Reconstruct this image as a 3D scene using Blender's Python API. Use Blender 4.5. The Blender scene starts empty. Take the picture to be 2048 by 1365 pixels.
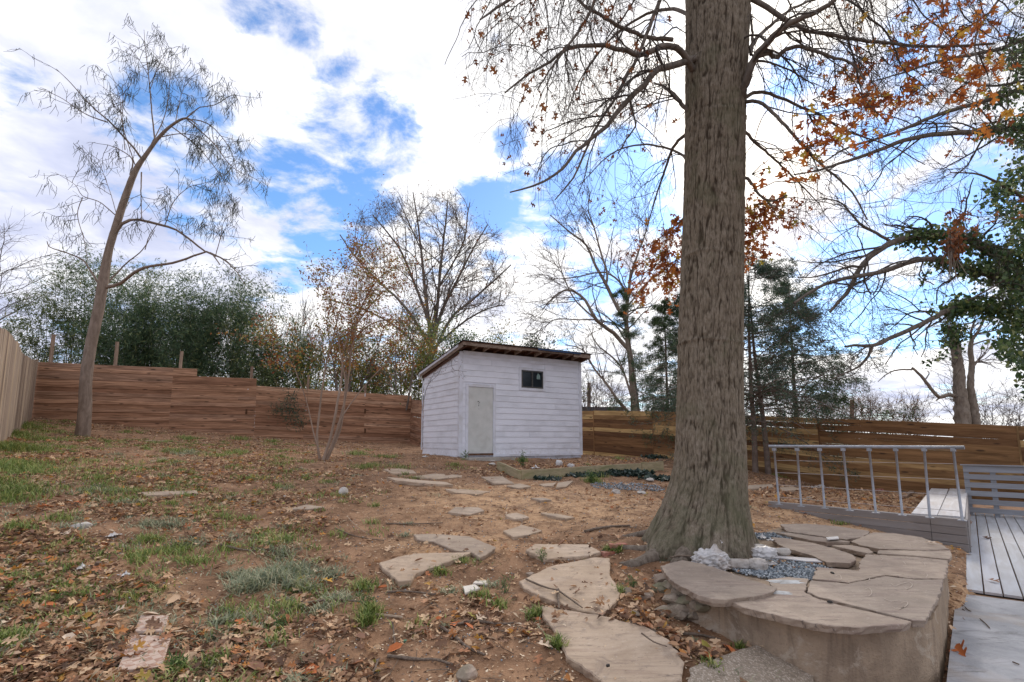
import bpy, math, random
import numpy as np
from mathutils import Vector, Matrix
R_ = math.radians
random.seed(7)
SC = bpy.context.scene
COL = SC.collection
# ---------------------------------------------------------------- camera
F = 1050.0; PITCH = R_(7.5); SHIFT = 0.057; EYE = 1.5
cd = bpy.data.cameras.new('camera'); cam = bpy.data.objects.new('camera', cd); COL.objects.link(cam)
cam.location = (0, 0, EYE); cam.rotation_euler = (R_(90) + PITCH, 0, 0)
cd.sensor_width = 36; cd.lens = F / 2048 * 36; cd.shift_y = SHIFT * F / 2048
cd.clip_start = 0.05; cd.clip_end = 3000
SC.camera = cam
# ---------------------------------------------------------------- exposure
SC.view_settings.view_transform = 'Standard'; SC.view_settings.look = 'None'
SC.view_settings.gamma = 1; SC.view_settings.exposure = 0.50
SC.view_settings.use_curve_mapping = False
SC.cycles.max_bounces = 5; SC.cycles.diffuse_bounces = 3; SC.cycles.transparent_max_bounces = 6

def ray(px, py):
    u = (px - 1024.0) / F; v = (682.5 - py) / F + SHIFT
    return np.array([u, math.cos(PITCH) - v * math.sin(PITCH), math.sin(PITCH) + v * math.cos(PITCH)])
def P(px, py, Y):
    d = ray(px, py); return np.array([0, 0, EYE]) + d * (Y / d[1])
def PZ(px, py, z):
    d = ray(px, py); return np.array([0, 0, EYE]) + d * ((z - EYE) / d[2])

# ---------------------------------------------------------------- sky and sun
SUN_EL, SUN_AZ = R_(29), R_(25)            # azimuth clockwise from +Y
W = bpy.data.worlds.new('World'); SC.world = W; W.use_nodes = True
nt = W.node_tree; nt.nodes.clear()
class NB:
    """tiny node-building helper"""
    def __init__(s, nt): s.nt = nt
    def n(s, t, **kw):
        nd = s.nt.nodes.new(t)
        for k, v in kw.items():
            if hasattr(nd, k): setattr(nd, k, v)
        return nd
    def l(s, a, b): s.nt.links.new(a, b)
    def put(s, sock, v):
        if hasattr(v, 'is_output'): s.l(v, sock)
        elif v is not None: sock.default_value = v
    def math(s, op, a, b=None, c=None, clamp=False):
        m = s.n('ShaderNodeMath', operation=op); m.use_clamp = clamp
        s.put(m.inputs[0], a); s.put(m.inputs[1], b); s.put(m.inputs[2], c)
        return m.outputs[0]
    def vmath(s, op, a, b=None):
        m = s.n('ShaderNodeVectorMath', operation=op); s.put(m.inputs[0], a); s.put(m.inputs[1], b)
        return m
    def noise(s, vec, scale, detail=3, rough=.5, dist=0, col=False):
        m = s.n('ShaderNodeTexNoise'); s.put(m.inputs['Vector'], vec)
        m.inputs['Scale'].default_value = scale; m.inputs['Detail'].default_value = detail
        m.inputs['Roughness'].default_value = rough; m.inputs['Distortion'].default_value = dist
        return m.outputs['Color' if col else 'Fac']
    def ramp(s, fac, stops, interp='LINEAR'):
        r = s.n('ShaderNodeValToRGB'); s.put(r.inputs[0], fac); cr = r.color_ramp; cr.interpolation = interp
        while len(cr.elements) < len(stops): cr.elements.new(.5)
        for e, (p, c) in zip(cr.elements, stops):
            e.position = p; e.color = (c[0], c[1], c[2], 1) if hasattr(c, '__len__') else (c, c, c, 1)
        return r.outputs[0]
    def mapr(s, v, a, b, c=0., d=1., smooth=True):
        m = s.n('ShaderNodeMapRange'); m.interpolation_type = 'SMOOTHSTEP' if smooth else 'LINEAR'
        s.put(m.inputs[0], v)
        for i, x in zip((1, 2, 3, 4), (a, b, c, d)): m.inputs[i].default_value = x
        return m.outputs[0]
    def mix(s, f, a, b, mode='MIX'):
        m = s.n('ShaderNodeMix', data_type='RGBA', blend_type=mode)
        s.put(m.inputs[0], f)
        for i, x in ((6, a), (7, b)):
            if hasattr(x, 'is_output'): s.l(x, m.inputs[i])
            else: m.inputs[i].default_value = (x[0], x[1], x[2], 1)
        return m.outputs[2]
b = NB(nt)
sky = b.n('ShaderNodeTexSky', sky_type='NISHITA', sun_disc=False)
sky.sun_elevation = SUN_EL; sky.sun_rotation = SUN_AZ
tc = b.n('ShaderNodeTexCoord'); gen = tc.outputs['Generated']
sep = b.n('ShaderNodeSeparateXYZ'); b.l(gen, sep.inputs[0])
zz = b.math('ADD', b.math('MAXIMUM', sep.outputs[2], 0.0), 0.16)
com = b.n('ShaderNodeCombineXYZ')
b.l(b.math('DIVIDE', sep.outputs[0], zz), com.inputs[0]); b.l(b.math('DIVIDE', sep.outputs[1], zz), com.inputs[1])
cv = com.outputs[0]
n1 = b.noise(cv, 1.5, 9, .56, .25)
n2 = b.noise(cv, 5.2, 8, .64, .25)
cover = b.math('ADD', b.math('MULTIPLY', n1, .54), b.math('MULTIPLY', n2, .46))
# clear patches between the clouds: (px, py, radius in degrees, weight)
GAPS = [(640,430,7,.95),(560,400,4,.6),(690,290,3.6,.7),(780,262,4.2,.8),(850,250,2.5,.5),(240,255,5.5,.8),(330,300,5,.6),(430,300,4,.5),
        (60,160,4,.5),(150,200,3,.45),(520,12,2.5,.7),(610,55,2,.5),(980,60,2.4,.5),(1000,90,2,.4),(1030,275,2.2,.9),(1010,395,5,.8),(1120,400,5,.8),
        (1240,395,5,.9),(1190,560,3,.7),(680,155,1.8,.5),(1770,300,3.6,.8),(1700,560,7,.75),(1800,470,7,.7),(1920,430,7,.7),(1620,590,6,.5),
        (1860,600,6,.5),(2000,560,5,.4),(560,560,4,.5),(450,440,4,.5),(700,470,3.5,.6),(1000,520,3,.5),(870,480,4,.45),(1300,420,4,.5),(1560,650,5,.5)]
tot = None
wob = b.vmath('SCALE', b.vmath('SUBTRACT', b.noise(cv, 3.0, 6, .6, 0, True), (.5, .5, .5)).outputs[0]); wob.inputs['Scale'].default_value = .16
wdir = b.vmath('NORMALIZE', b.vmath('ADD', gen, wob.outputs[0]).outputs[0]).outputs[0]
for px, py, rad, wt in GAPS:
    d = ray(px, py); d = d / np.linalg.norm(d)
    dp = b.vmath('DOT_PRODUCT', wdir, tuple(d)).outputs['Value']
    m = b.mapr(dp, math.cos(R_(rad * 1.35)), math.cos(R_(rad * .1)), 0, wt * .165)
    tot = m if tot is None else b.math('MAXIMUM', tot, m)
for px, py, rad, wt in [(330,40,9,.9),(250,110,6,.5),(100,70,9,1),(60,330,9,.8),(820,140,8,.8),(620,240,6,.5),(600,520,6,.4),(860,330,4,.4),(170,360,6,.5)]:
    d = ray(px, py); d = d / np.linalg.norm(d); dp = b.vmath('DOT_PRODUCT', wdir, tuple(d)).outputs['Value']
    tot = b.math('SUBTRACT', tot, b.mapr(dp, math.cos(R_(rad * 1.35)), math.cos(R_(rad * .1)), 0, wt * .045))
cover = b.math('SUBTRACT', b.math('ADD', cover, .042), tot)
mask = b.mapr(cover, .40, .52)
# thinner veil towards the sun, grey undersides elsewhere
sd = np.array([math.sin(SUN_AZ) * math.cos(SUN_EL), math.cos(SUN_AZ) * math.cos(SUN_EL), math.sin(SUN_EL)])
sdp = b.vmath('DOT_PRODUCT', gen, tuple(sd)).outputs['Value']
glow = b.math('POWER', b.math('MAXIMUM', sdp, 0.), 60.)
wide = b.math('POWER', b.math('MAXIMUM', sdp, 0.), 3.)
under = b.math('ADD', b.math('MULTIPLY', b.noise(cv, 1.0, 5, .55, .4), .6), b.math('MULTIPLY', b.noise(cv, 3.4, 6, .6, .3), .4))
ucol = b.ramp(b.math('ADD', under, b.math('MULTIPLY', wide, .12)), [(.36, (3.9, 4.3, 6.0)), (.45, (5.3, 5.6, 7.1)), (.53, (7.3, 7.4, 8.1)), (.61, (9.6, 9.5, 9.5)), (.70, (12.5, 12.2, 11.8))])
ucol = b.mix(1.0, ucol, b.mix(glow, (0, 0, 0), (6., 4.8, 3.2)), 'ADD')
blue = b.mix(1.0, sky.outputs[0], (.8, 1.2, 1.6), 'MULTIPLY')
blue = b.mix(1.0, blue, b.mix(b.math('POWER', b.math('MAXIMUM', sdp, 0.), 4.), (1, 1, 1), (.34, .42, .62)), 'MULTIPLY')
skyc = b.mix(mask, blue, ucol)
bg = b.n('ShaderNodeBackground'); b.l(skyc, bg.inputs[0]); bg.inputs[1].default_value = 0.1
out = b.n('ShaderNodeOutputWorld'); b.l(bg.outputs[0], out.inputs[0])
W.cycles.sampling_method = 'MANUAL'; W.cycles.sample_map_resolution = 512

sl = bpy.data.lights.new('sun', 'SUN'); sl.energy = 1.5; sl.angle = R_(14); sl.color = (1, .92, .82)
so = bpy.data.objects.new('sun', sl); COL.objects.link(so)
so.rotation_euler = Vector(-sd).to_track_quat('-Z', 'Y').to_euler(); so.location = (20, 40, 30)

# ---------------------------------------------------------------- terrain height
def C(px, py, Y): return P(px, py, Y)
ctl = [C(0,890,12),C(30,866,15),C(62,836,18.5),C(200,847,19.4),C(340,858,20.5),C(512,872,21.6),C(820,888,23.6),C(165,874,16),
       C(645,920,13.5),C(918,916,15.3),C(846,908,17.7),C(1160,917,17.6),C(1190,912,21.5),C(1650,974,14.7),C(1870,990,12.7),
       C(1520,948,15),C(1050,948,13),PZ(1700,1000,.2),PZ(1400,1095,.27),PZ(1300,1075,.30),PZ(1500,1095,.22),PZ(900,1110,.2),
       PZ(1024,1365,0),PZ(600,1365,.02),PZ(0,1365,.1),PZ(1346,1232,.10),PZ(1400,1262,.03),PZ(1498,1299,-.02),PZ(1600,1350,-.11),PZ(1710,1395,-.2),PZ(1250,1200,.09),PZ(1150,1290,.03),PZ(1420,1365,-.03),PZ(1750,1130,.1),PZ(1800,1200,-.05),
       (5.6,6.9,-.06),(4.9,7.5,.1),(4.75,9.5,.22),(3.4,8.0,.27),(-40,40,2.4),(-10,50,1.2),(20,45,.2),(40,20,-.4),(20,0,-.4),(-20,-5,.9),(0,-10,-.1),(-30,10,2),(-8,6,.8),(6,20,.8)]
ctl = np.array([[c[0], c[1], c[2]] for c in ctl], float)
def _tps(r2):
    return .5 * r2 * np.log(r2 + 1e-9)
_n = len(ctl)
_d2 = ((ctl[:, None, :2] - ctl[None, :, :2]) ** 2).sum(-1)
_A = np.zeros((_n + 3, _n + 3)); _A[:_n, :_n] = _tps(_d2) + np.eye(_n) * .002
_A[:_n, _n] = 1; _A[:_n, _n + 1:] = ctl[:, :2]; _A[_n, :_n] = 1; _A[_n + 1:, :_n] = ctl[:, :2].T
_w = np.linalg.solve(_A, np.concatenate([ctl[:, 2], [0, 0, 0]]))
DECK = -.10; BOX = np.array([6.6, 7.7]); DDIR = np.array([.652, .758]); NDIR = np.array([.758, -.652])
def sm(x, a, b_):
    t = np.clip((x - a) / (b_ - a), 0, 1); return t * t * (3 - 2 * t)
def H(x, y):
    x = np.asarray(x, float); y = np.asarray(y, float); sh = x.shape
    q = np.stack([x.ravel(), y.ravel()], -1); o = np.zeros(len(q))
    for i in range(0, len(q), 20000):
        qq = q[i:i + 20000]; d2 = ((qq[:, None] - ctl[None, :, :2]) ** 2).sum(-1)
        o[i:i + 20000] = _tps(d2) @ _w[:_n] + _w[_n] + qq @ _w[_n + 1:]
    rr = np.sqrt((q ** 2).sum(-1)); f = sm(rr, 32, 60)
    o = o * (1 - f) + .6 * f
    s = (q[:, 0] - BOX[0]) * NDIR[0] + (q[:, 1] - BOX[1]) * NDIR[1]
    lo = sm(s, -.17, -.09) * (1 - sm(q[:, 1], 13, 16)); o = o * (1 - lo) + (DECK - .045) * lo
    return o.reshape(sh)
def G(px, py):
    """first meeting of a sight line with the terrain"""
    d = ray(px, py); t = np.linspace(1.5, 40, 1200); t = t / d[1] if d[1] > 0 else t
    p = np.array([0, 0, EYE])[None] + d[None] * t[:, None]
    g = p[:, 2] - H(p[:, 0], p[:, 1]); k = np.where(g < 0)[0]
    if len(k) == 0: return p[-1]
    k = max(k[0], 1); a, c = g[k - 1], g[k]; f = a / (a - c)
    q = p[k - 1] + (p[k] - p[k - 1]) * f; return q

# ---------------------------------------------------------------- object helpers
ORG = {}
def setp(o, label=None, cat=None, group=None, kind=None):
    if label: o['label'] = label
    if cat: o['category'] = cat
    if group: o['group'] = group
    if kind: o['kind'] = kind
    return o
def thing(name, label, cat, loc, group=None):
    o = bpy.data.objects.new(name, None); COL.objects.link(o); o.location = [float(v) for v in loc]; o.empty_display_size = .1
    ORG[o.name] = np.array(loc, float); return setp(o, label, cat, group)
def _link(o, parent, org):
    COL.objects.link(o)
    if parent is not None:
        o.parent = parent; rel = org - ORG[parent.name]
    else: rel = org
    o.location = [float(v) for v in rel]; ORG[o.name] = np.array(org, float); return o
def mesh_from(name, V, Fq, mat, smooth=False, attr=None):
    """V (n,3); Fq: array (m,k) or list of index lists"""
    me = bpy.data.meshes.new(name)
    if isinstance(Fq, np.ndarray):
        m, k = Fq.shape
        me.vertices.add(len(V)); me.vertices.foreach_set('co', np.ascontiguousarray(V, dtype=np.float32).ravel())
        me.loops.add(m * k); me.loops.foreach_set('vertex_index', Fq.astype(np.int32).ravel())
        me.polygons.add(m); me.polygons.foreach_set('loop_start', np.arange(0, m * k, k, dtype=np.int32))
        if smooth: me.polygons.foreach_set('use_smooth', np.ones(m, dtype=bool))
        me.update(calc_edges=True)
    else:
        me.from_pydata([tuple(v) for v in V], [], [tuple(int(i) for i in f) for f in Fq]); me.update()
        if smooth: me.polygons.foreach_set('use_smooth', np.ones(len(me.polygons), dtype=bool))
    if attr is not None:
        for k_, a in attr.items():
            at_ = me.attributes.new(k_, 'FLOAT', 'POINT'); at_.data.foreach_set('value', np.asarray(a, np.float32))
    if mat: me.materials.append(mat)
    return me
def obj(name, V, Fq, mat, parent=None, org=None, smooth=False, attr=None, kind=None):
    V = np.asarray(V, float)
    if org is None: org = ORG[parent.name] if parent is not None else np.array([V[:, 0].mean(), V[:, 1].mean(), V[:, 2].min()])
    me = mesh_from(name, V - org, Fq, mat, smooth, attr)
    o = _link(bpy.data.objects.new(name, me), parent, np.array(org, float))
    if kind: o['kind'] = kind
    return o
class MB:
    """collects verts and faces"""
    def __init__(s): s.v = []; s.f = []
    def add(s, V, Fc):
        k = len(s.v); s.v += [tuple(v) for v in V]; s.f += [tuple(i + k for i in f) for f in Fc]
    def box(s, c, ex, ey, ez, dx, dy, dz):
        c = np.array(c, float); ex, ey, ez = (np.array(e, float) for e in (ex, ey, ez)); V = []
        for i in (-.5, .5):
            for j in (-.5, .5):
                for k in (-.5, .5): V.append(c + ex * dx * i + ey * dy * j + ez * dz * k)
        s.add(V, [(0, 1, 3, 2), (4, 6, 7, 5), (0, 4, 5, 1), (2, 3, 7, 6), (0, 2, 6, 4), (1, 5, 7, 3)])
    def build(s, name, mat, parent=None, org=None, smooth=False, **kw):
        return obj(name, np.array(s.v), s.f, mat, parent, org, smooth, **kw)
def board_mesh(L, Wd, T, seg=4, wob=.003, seed=0, ch=.004):
    """a plank: x along, z across, y through; rough chamfered outline"""
    r = np.random.default_rng(seed); V = []; Fc = []
    prof = [(-T/2, -Wd/2 + ch), (-T/2, Wd/2 - ch), (-T/2 + ch, Wd/2), (T/2, Wd/2), (T/2, -Wd/2), (-T/2 + ch, -Wd/2)]
    bow = r.normal(0, wob); n = len(prof)
    for i in range(seg + 1):
        t = i / seg; dz = bow * 4 * t * (1 - t) + r.normal(0, wob * .4); dy = r.normal(0, wob * .5)
        sc = 1 + r.normal(0, wob * 1.5)
        for (y, z) in prof: V.append(((t - .5) * L, y + dy, z * sc + dz))
    for i in range(seg):
        for j in range(n):
            a = i * n + j; c = i * n + (j + 1) % n; Fc.append((a, c, c + n, a + n))
    Fc.append(tuple(range(n))[::-1]); Fc.append(tuple(seg * n + j for j in range(n)))
    return np.array(V), Fc
def board(name, p0, p1, nrm, Wd, T, mat, parent, seg=4, wob=.003, ch=.004, seed=None, up=None):
    """plank from p0 to p1 whose weathered face looks along nrm (towards the viewer)"""
    p0 = np.array(p0, float); p1 = np.array(p1, float); ex = p1 - p0; L = np.linalg.norm(ex); ex /= L
    ny = -np.array(nrm, float); ny -= ex * (ny @ ex); ny /= np.linalg.norm(ny); ez = np.cross(ex, ny)
    if seed is None: seed = random.randrange(10 ** 6)
    V, Fc = board_mesh(L, Wd, T, seg, wob, seed, ch)
    me = mesh_from(name, V, Fc, mat)
    o = bpy.data.objects.new(name, me); COL.objects.link(o); c = (p0 + p1) / 2
    rel = c - (ORG[parent.name] if parent is not None else 0)
    if parent is not None: o.parent = parent
    M = Matrix((tuple(ex) , tuple(ny), tuple(ez))).transposed().to_4x4(); M.translation = Vector(rel)
    o.matrix_basis = M; ORG[o.name] = c
    return o

def smoothpath(pts, n=6):
    """Catmull-Rom through rows (any width)"""
    p = np.array(pts, float)
    if len(p) < 3:
        t = np.linspace(0, 1, n + 1)[:, None]; return p[0] * (1 - t) + p[-1] * t
    q = np.vstack([2 * p[0] - p[1], p, 2 * p[-1] - p[-2]]); o = []
    for i in range(1, len(q) - 2):
        for t in np.linspace(0, 1, n, endpoint=False):
            a, b_, c, d = q[i - 1], q[i], q[i + 1], q[i + 2]
            o.append(.5 * (2 * b_ + (c - a) * t + (2 * a - 5 * b_ + 4 * c - d) * t ** 2 + (3 * b_ - a - 3 * c + d) * t ** 3))
    o.append(p[-1]); return np.array(o)
def tubes(Pn, Rn, S=3):
    """Pn (B,K,3) centre lines, Rn (B,K) radii -> verts, quads"""
    B, K, _ = Pn.shape
    T = np.gradient(Pn, axis=1); T /= np.linalg.norm(T, axis=2, keepdims=True) + 1e-12
    ref = np.where(np.abs(T[:, :1, 2:3]) < .9, np.array([0, 0, 1.])[None, None], np.array([1., 0, 0])[None, None])
    ref = np.broadcast_to(ref, T.shape)
    U = np.cross(T, ref); U /= np.linalg.norm(U, axis=2, keepdims=True) + 1e-12; Vv = np.cross(T, U)
    a = np.arange(S) * 2 * np.pi / S
    V = Pn[:, :, None] + Rn[:, :, None, None] * (np.cos(a)[None, None, :, None] * U[:, :, None] + np.sin(a)[None, None, :, None] * Vv[:, :, None])
    idx = np.arange(B * K * S).reshape(B, K, S); nx = np.roll(idx, -1, 2)
    Fq = np.stack([idx[:, :-1], nx[:, :-1], nx[:, 1:], idx[:, 1:]], -1).reshape(-1, 4)
    return V.reshape(-1, 3), Fq
def tube1(pts, rads, S=8, n=5, rough=0, seed=0, cap=True):
    q = smoothpath([list(p) + [r] for p, r in zip(pts, rads)], n)
    V, Fq = tubes(q[None, :, :3], q[None, :, 3], S)
    if rough:
        r = np.random.default_rng(seed); V = V + r.normal(0, 1, V.shape) * (np.repeat(q[:, 3], S)[:, None] * rough)
    Fl = [tuple(f) for f in Fq]
    if cap: Fl += [tuple(range(S)), tuple(range(len(V) - S, len(V)))[::-1]]
    return V, Fl
def norm(v): return v / (np.linalg.norm(v, axis=-1, keepdims=True) + 1e-12)
def grow(rng, st, dr, ln, rd, K=5, wig=.2, bias=(0, 0, 0), tip=.3, curl=0.):
    B = len(st); p = np.zeros((B, K + 1, 3)); p[:, 0] = st; d = norm(dr); bias = np.array(bias, float)
    dv = rng.normal(0, 1, (B, 3)) * curl
    for k in range(K):
        d = norm(d + rng.normal(0, wig, (B, 3)) + bias / K + dv / K); p[:, k + 1] = p[:, k] + d * (ln / K)[:, None]
    t = np.linspace(0, 1, K + 1)
    return p, rd[:, None] * (1 - (1 - tip) * t[None])
def spawn(rng, p, r, per, ang=(30, 60), tr=(.2, 1), lf=(.4, .7), rf=.6, parent_len=None, minr=0, up=0.):
    B, K, _ = p.shape; n = B * per
    bi = np.repeat(np.arange(B), per); t = rng.uniform(tr[0], tr[1], n) * (K - 1); i = np.minimum(t.astype(int), K - 2); f = (t - i)[:, None]
    st = p[bi, i] * (1 - f) + p[bi, i + 1] * f; tg = norm(p[bi, i + 1] - p[bi, i])
    rr = r[bi, i] * (1 - f[:, 0]) + r[bi, i + 1] * f[:, 0]
    side = norm(np.cross(tg, rng.normal(0, 1, (n, 3)))); side[:, 2] += up; side = norm(side)
    a = np.radians(rng.uniform(ang[0], ang[1], n))[:, None]
    d = tg * np.cos(a) + side * np.sin(a)
    pl = np.linalg.norm(np.diff(p, axis=1), axis=2).sum(1)[bi]
    ln = pl * rng.uniform(lf[0], lf[1], n) * (1 - .45 * t / (K - 1))
    return st, d, ln, np.maximum(rr * rf, minr)
def resamp(q, K):
    """a path with radius column -> K samples"""
    s = np.concatenate([[0], np.cumsum(np.linalg.norm(np.diff(q[:, :3], axis=0), axis=1))]); t = np.linspace(0, s[-1], K)
    return np.stack([np.interp(t, s, q[:, k]) for k in range(q.shape[1])], 1)
LEAF_RH = (np.array([[0, 0, 0], [.5, .22, .05], [1, 0, 0], [.5, -.22, .05]], float), np.array([[0, 1, 2], [0, 2, 3]]))
LEAF_LONG = (np.array([[0, 0, 0], [.4, .09, .03], [1, 0, -.12], [.4, -.09, .03]], float), np.array([[0, 1, 2], [0, 2, 3]]))
_ok = [(0,0),(.12,.05),(.22,.3),(.34,.32),(.36,.1),(.5,.12),(.62,.42),(.76,.4),(.7,.14),(.82,.16),(1,0)]
_okv = [(x, y, .10 * abs(y) * 2 - .15 * (x - .5) ** 2) for x, y in _ok] + [(x, -y, .10 * abs(y) * 2 - .15 * (x - .5) ** 2) for x, y in _ok[1:-1]][::-1]
_okc = [(.25, 0, -.02), (.45, 0, -.03), (.75, 0, -.04)]
_okv = np.array(_okv, float)
def _oak():
    V = _okv; n = len(V); T = []
    # outline indices 0..10 upper (0 base, 10 tip), 11..19 lower from tip side back
    up = list(range(0, 11)); lo = [0] + list(range(n - 1, 10, -1)) + [10]
    for s_ in (up, lo):
        for tri in ((0, 1, 4), (1, 2, 4), (2, 3, 4), (0, 4, 5), (5, 6, 8), (6, 7, 8), (0, 5, 8), (0, 8, 9), (0, 9, 10)):
            T.append([s_[k] for k in tri] if s_ is up else [s_[k] for k in tri][::-1])
    return V, np.array(T)
LEAF_OAK = _oak()
LEAF_IVY = (np.array([[0,0,0],[.1,.42,.05],[.45,.38,.02],[1,0,-.05],[.45,-.38,.02],[.1,-.42,.05]], float), np.array([[0,1,2],[0,2,3],[0,3,4],[0,4,5]]))
LEAF_CURL = (np.array([[0,0,0],[.3,.2,.10],[.7,.24,.2],[1,.02,.05],[.7,-.2,.16],[.3,-.22,.14],[.5,0,.0]], float),
             np.array([[0,1,6],[1,2,6],[2,3,6],[3,4,6],[4,5,6],[5,0,6]]))
def scatter(rng, tmpl, pos, dirs, size, roll=None, nrm=None):
    """instances of a leaf template: x axis along dirs"""
    V0, T0 = tmpl; n = len(pos); ex = norm(dirs)
    rv = rng.normal(0, 1, (n, 3)) if nrm is None else nrm
    ez = norm(rv - ex * (rv * ex).sum(1, keepdims=True)); ey = np.cross(ez, ex)
    M = np.stack([ex, ey, ez], 1) * np.asarray(size, float)[:, None, None]
    V = np.einsum('vk,nkj->nvj', V0, M) + pos[:, None]
    Fq = (T0[None] + (np.arange(n) * len(V0))[:, None, None]).reshape(-1, T0.shape[1])
    rnd = np.repeat(rng.uniform(0, 1, n), len(V0))
    return V.reshape(-1, 3), Fq, rnd
def vnoise(u, v, seed, nu=None, nv=4096):
    """value noise, periodic in u with period nu"""
    r = np.random.default_rng(seed); N = nu or 4096; g = r.uniform(0, 1, (N, min(nv, 2048)))
    iu = np.floor(u).astype(int); iv = np.floor(v).astype(int); fu = u - iu; fv = v - iv
    fu = fu * fu * (3 - 2 * fu); fv = fv * fv * (3 - 2 * fv); M = g.shape[1]
    a = g[iu % N, iv % M]; b_ = g[(iu + 1) % N, iv % M]; c = g[iu % N, (iv + 1) % M]; d = g[(iu + 1) % N, (iv + 1) % M]
    return (a * (1 - fu) + b_ * fu) * (1 - fv) + (c * (1 - fu) + d * fu) * fv

# ---------------------------------------------------------------- materials
def newmat(name, rough=.85, spec=.3):
    m = bpy.data.materials.new(name); m.use_nodes = True; n_ = m.node_tree; n_.nodes.clear(); b_ = NB(n_)
    bs = b_.n('ShaderNodeBsdfPrincipled'); o_ = b_.n('ShaderNodeOutputMaterial'); b_.l(bs.outputs[0], o_.inputs[0])
    bs.inputs['Roughness'].default_value = rough; bs.inputs['Specular IOR Level'].default_value = spec
    return m, b_, bs
def bump(b_, bs, h, strength=.4, dist=.01):
    bp = b_.n('ShaderNodeBump'); bp.inputs['Strength'].default_value = strength; bp.inputs['Distance'].default_value = dist
    b_.l(h, bp.inputs['Height']); b_.l(bp.outputs[0], bs.inputs['Normal'])
def ocoord(b_, scale=(1, 1, 1), rnd=True, which='Object'):
    tc_ = b_.n('ShaderNodeTexCoord'); mp = b_.n('ShaderNodeMapping'); mp.inputs['Scale'].default_value = scale
    v = tc_.outputs[which]
    if rnd:
        oi = b_.n('ShaderNodeObjectInfo'); k = b_.math('MULTIPLY', oi.outputs['Random'], 57.)
        cx = b_.n('ShaderNodeCombineXYZ'); b_.l(k, cx.inputs[0]); b_.l(k, cx.inputs[1]); b_.l(k, cx.inputs[2])
        v = b_.vmath('ADD', v, cx.outputs[0]).outputs[0]
    b_.l(v, mp.inputs['Vector']); return mp.outputs[0]
def wpos(b_):
    g = b_.n('ShaderNodeNewGeometry'); return g.outputs['Position']
def wood(name, stops, grain=(2.2, 30, 30), knots=True, dirty=.35, rough=.85, dirtcol=(.05, .035, .025), spec=.25, gl=.62, bmp=.5):
    """stops: colour ramp over each plank's own random tone"""
    m, b_, bs = newmat(name, rough, spec)
    oi = b_.n('ShaderNodeObjectInfo'); c = b_.ramp(oi.outputs['Random'], stops)
    v = ocoord(b_, grain); g1 = b_.noise(v, 1.0, 5, .6, .6); g2 = b_.noise(ocoord(b_, (.8, 5, 5)), 1.0, 4, .55, .3)
    c = b_.mix(b_.mapr(g1, .3, .75), b_.mix(1., c, (gl, gl * .95, gl * .9), 'MULTIPLY'), b_.mix(1., c, (1.0 + (1 - gl) * .5,) * 3, 'MULTIPLY'))
    c = b_.mix(b_.mapr(g2, .52, .78, 0, dirty), c, dirtcol)
    h = g1
    if knots:
        vo = b_.n('ShaderNodeTexVoronoi', feature='F1'); b_.l(ocoord(b_, (1.6, 8, 6)), vo.inputs['Vector']); vo.inputs['Scale'].default_value = 1.1
        c = b_.mix(b_.mapr(vo.outputs['Distance'], .09, .2, .8, 0), c, (.045, .025, .015))
    b_.l(c, bs.inputs['Base Color']); bump(b_, bs, h, bmp, .006); return m
def simple(name, c1, c2, scale=8, rough=.8, bs_=.4, bd=.01, detail=5, spots=None, spec=.3, stretch=(1, 1, 1), metal=0, big=None):
    m, b_, bs = newmat(name, rough, spec); v = ocoord(b_, stretch, True); f = b_.noise(v, scale, detail, .6, .2)
    c = b_.mix(b_.mapr(f, .3, .7), c1, c2)
    if big: c = b_.mix(b_.mapr(b_.noise(v, big[0], 4, .6, .4), .45, .7, 0, big[1]), c, big[2])
    if spots: c = b_.mix(b_.mapr(b_.noise(v, spots[0], 2, .5), spots[1], spots[1] + .06), c, spots[2])
    b_.l(c, bs.inputs['Base Color']); bs.inputs['Metallic'].default_value = metal
    if bs_: bump(b_, bs, b_.noise(v, scale * 3, detail, .65), bs_, bd)
    return m
def leafmat(name, stops, rough=.55, trans=.25, spec=.3):
    m, b_, bs = newmat(name, rough, spec); a = b_.n('ShaderNodeAttribute', attribute_name='rnd')
    c = b_.ramp(a.outputs['Fac'], stops); b_.l(c, bs.inputs['Base Color'])
    if trans:
        tr = b_.n('ShaderNodeBsdfTranslucent'); b_.l(c, tr.inputs[0]); mx = b_.n('ShaderNodeMixShader'); mx.inputs[0].default_value = trans
        o_ = [n for n in m.node_tree.nodes if n.type == 'OUTPUT_MATERIAL'][0]
        b_.l(bs.outputs[0], mx.inputs[1]); b_.l(tr.outputs[0], mx.inputs[2]); b_.l(mx.outputs[0], o_.inputs[0])
    return m
def barkmat(name, c1, c2, scale=18, stretch=(1, 1, .25), bs_=.6, bd=.02, moss=None):
    m, b_, bs = newmat(name, .9, .2); v = ocoord(b_, stretch, True, 'Object')
    f = b_.noise(v, scale, 6, .65, .5); c = b_.mix(b_.mapr(f, .3, .7), c1, c2)
    if moss: c = b_.mix(b_.mapr(b_.noise(v, 3, 5, .6), .5, .72, 0, .6), c, moss)
    b_.l(c, bs.inputs['Base Color']); bump(b_, bs, f, bs_, bd); return m
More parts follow.
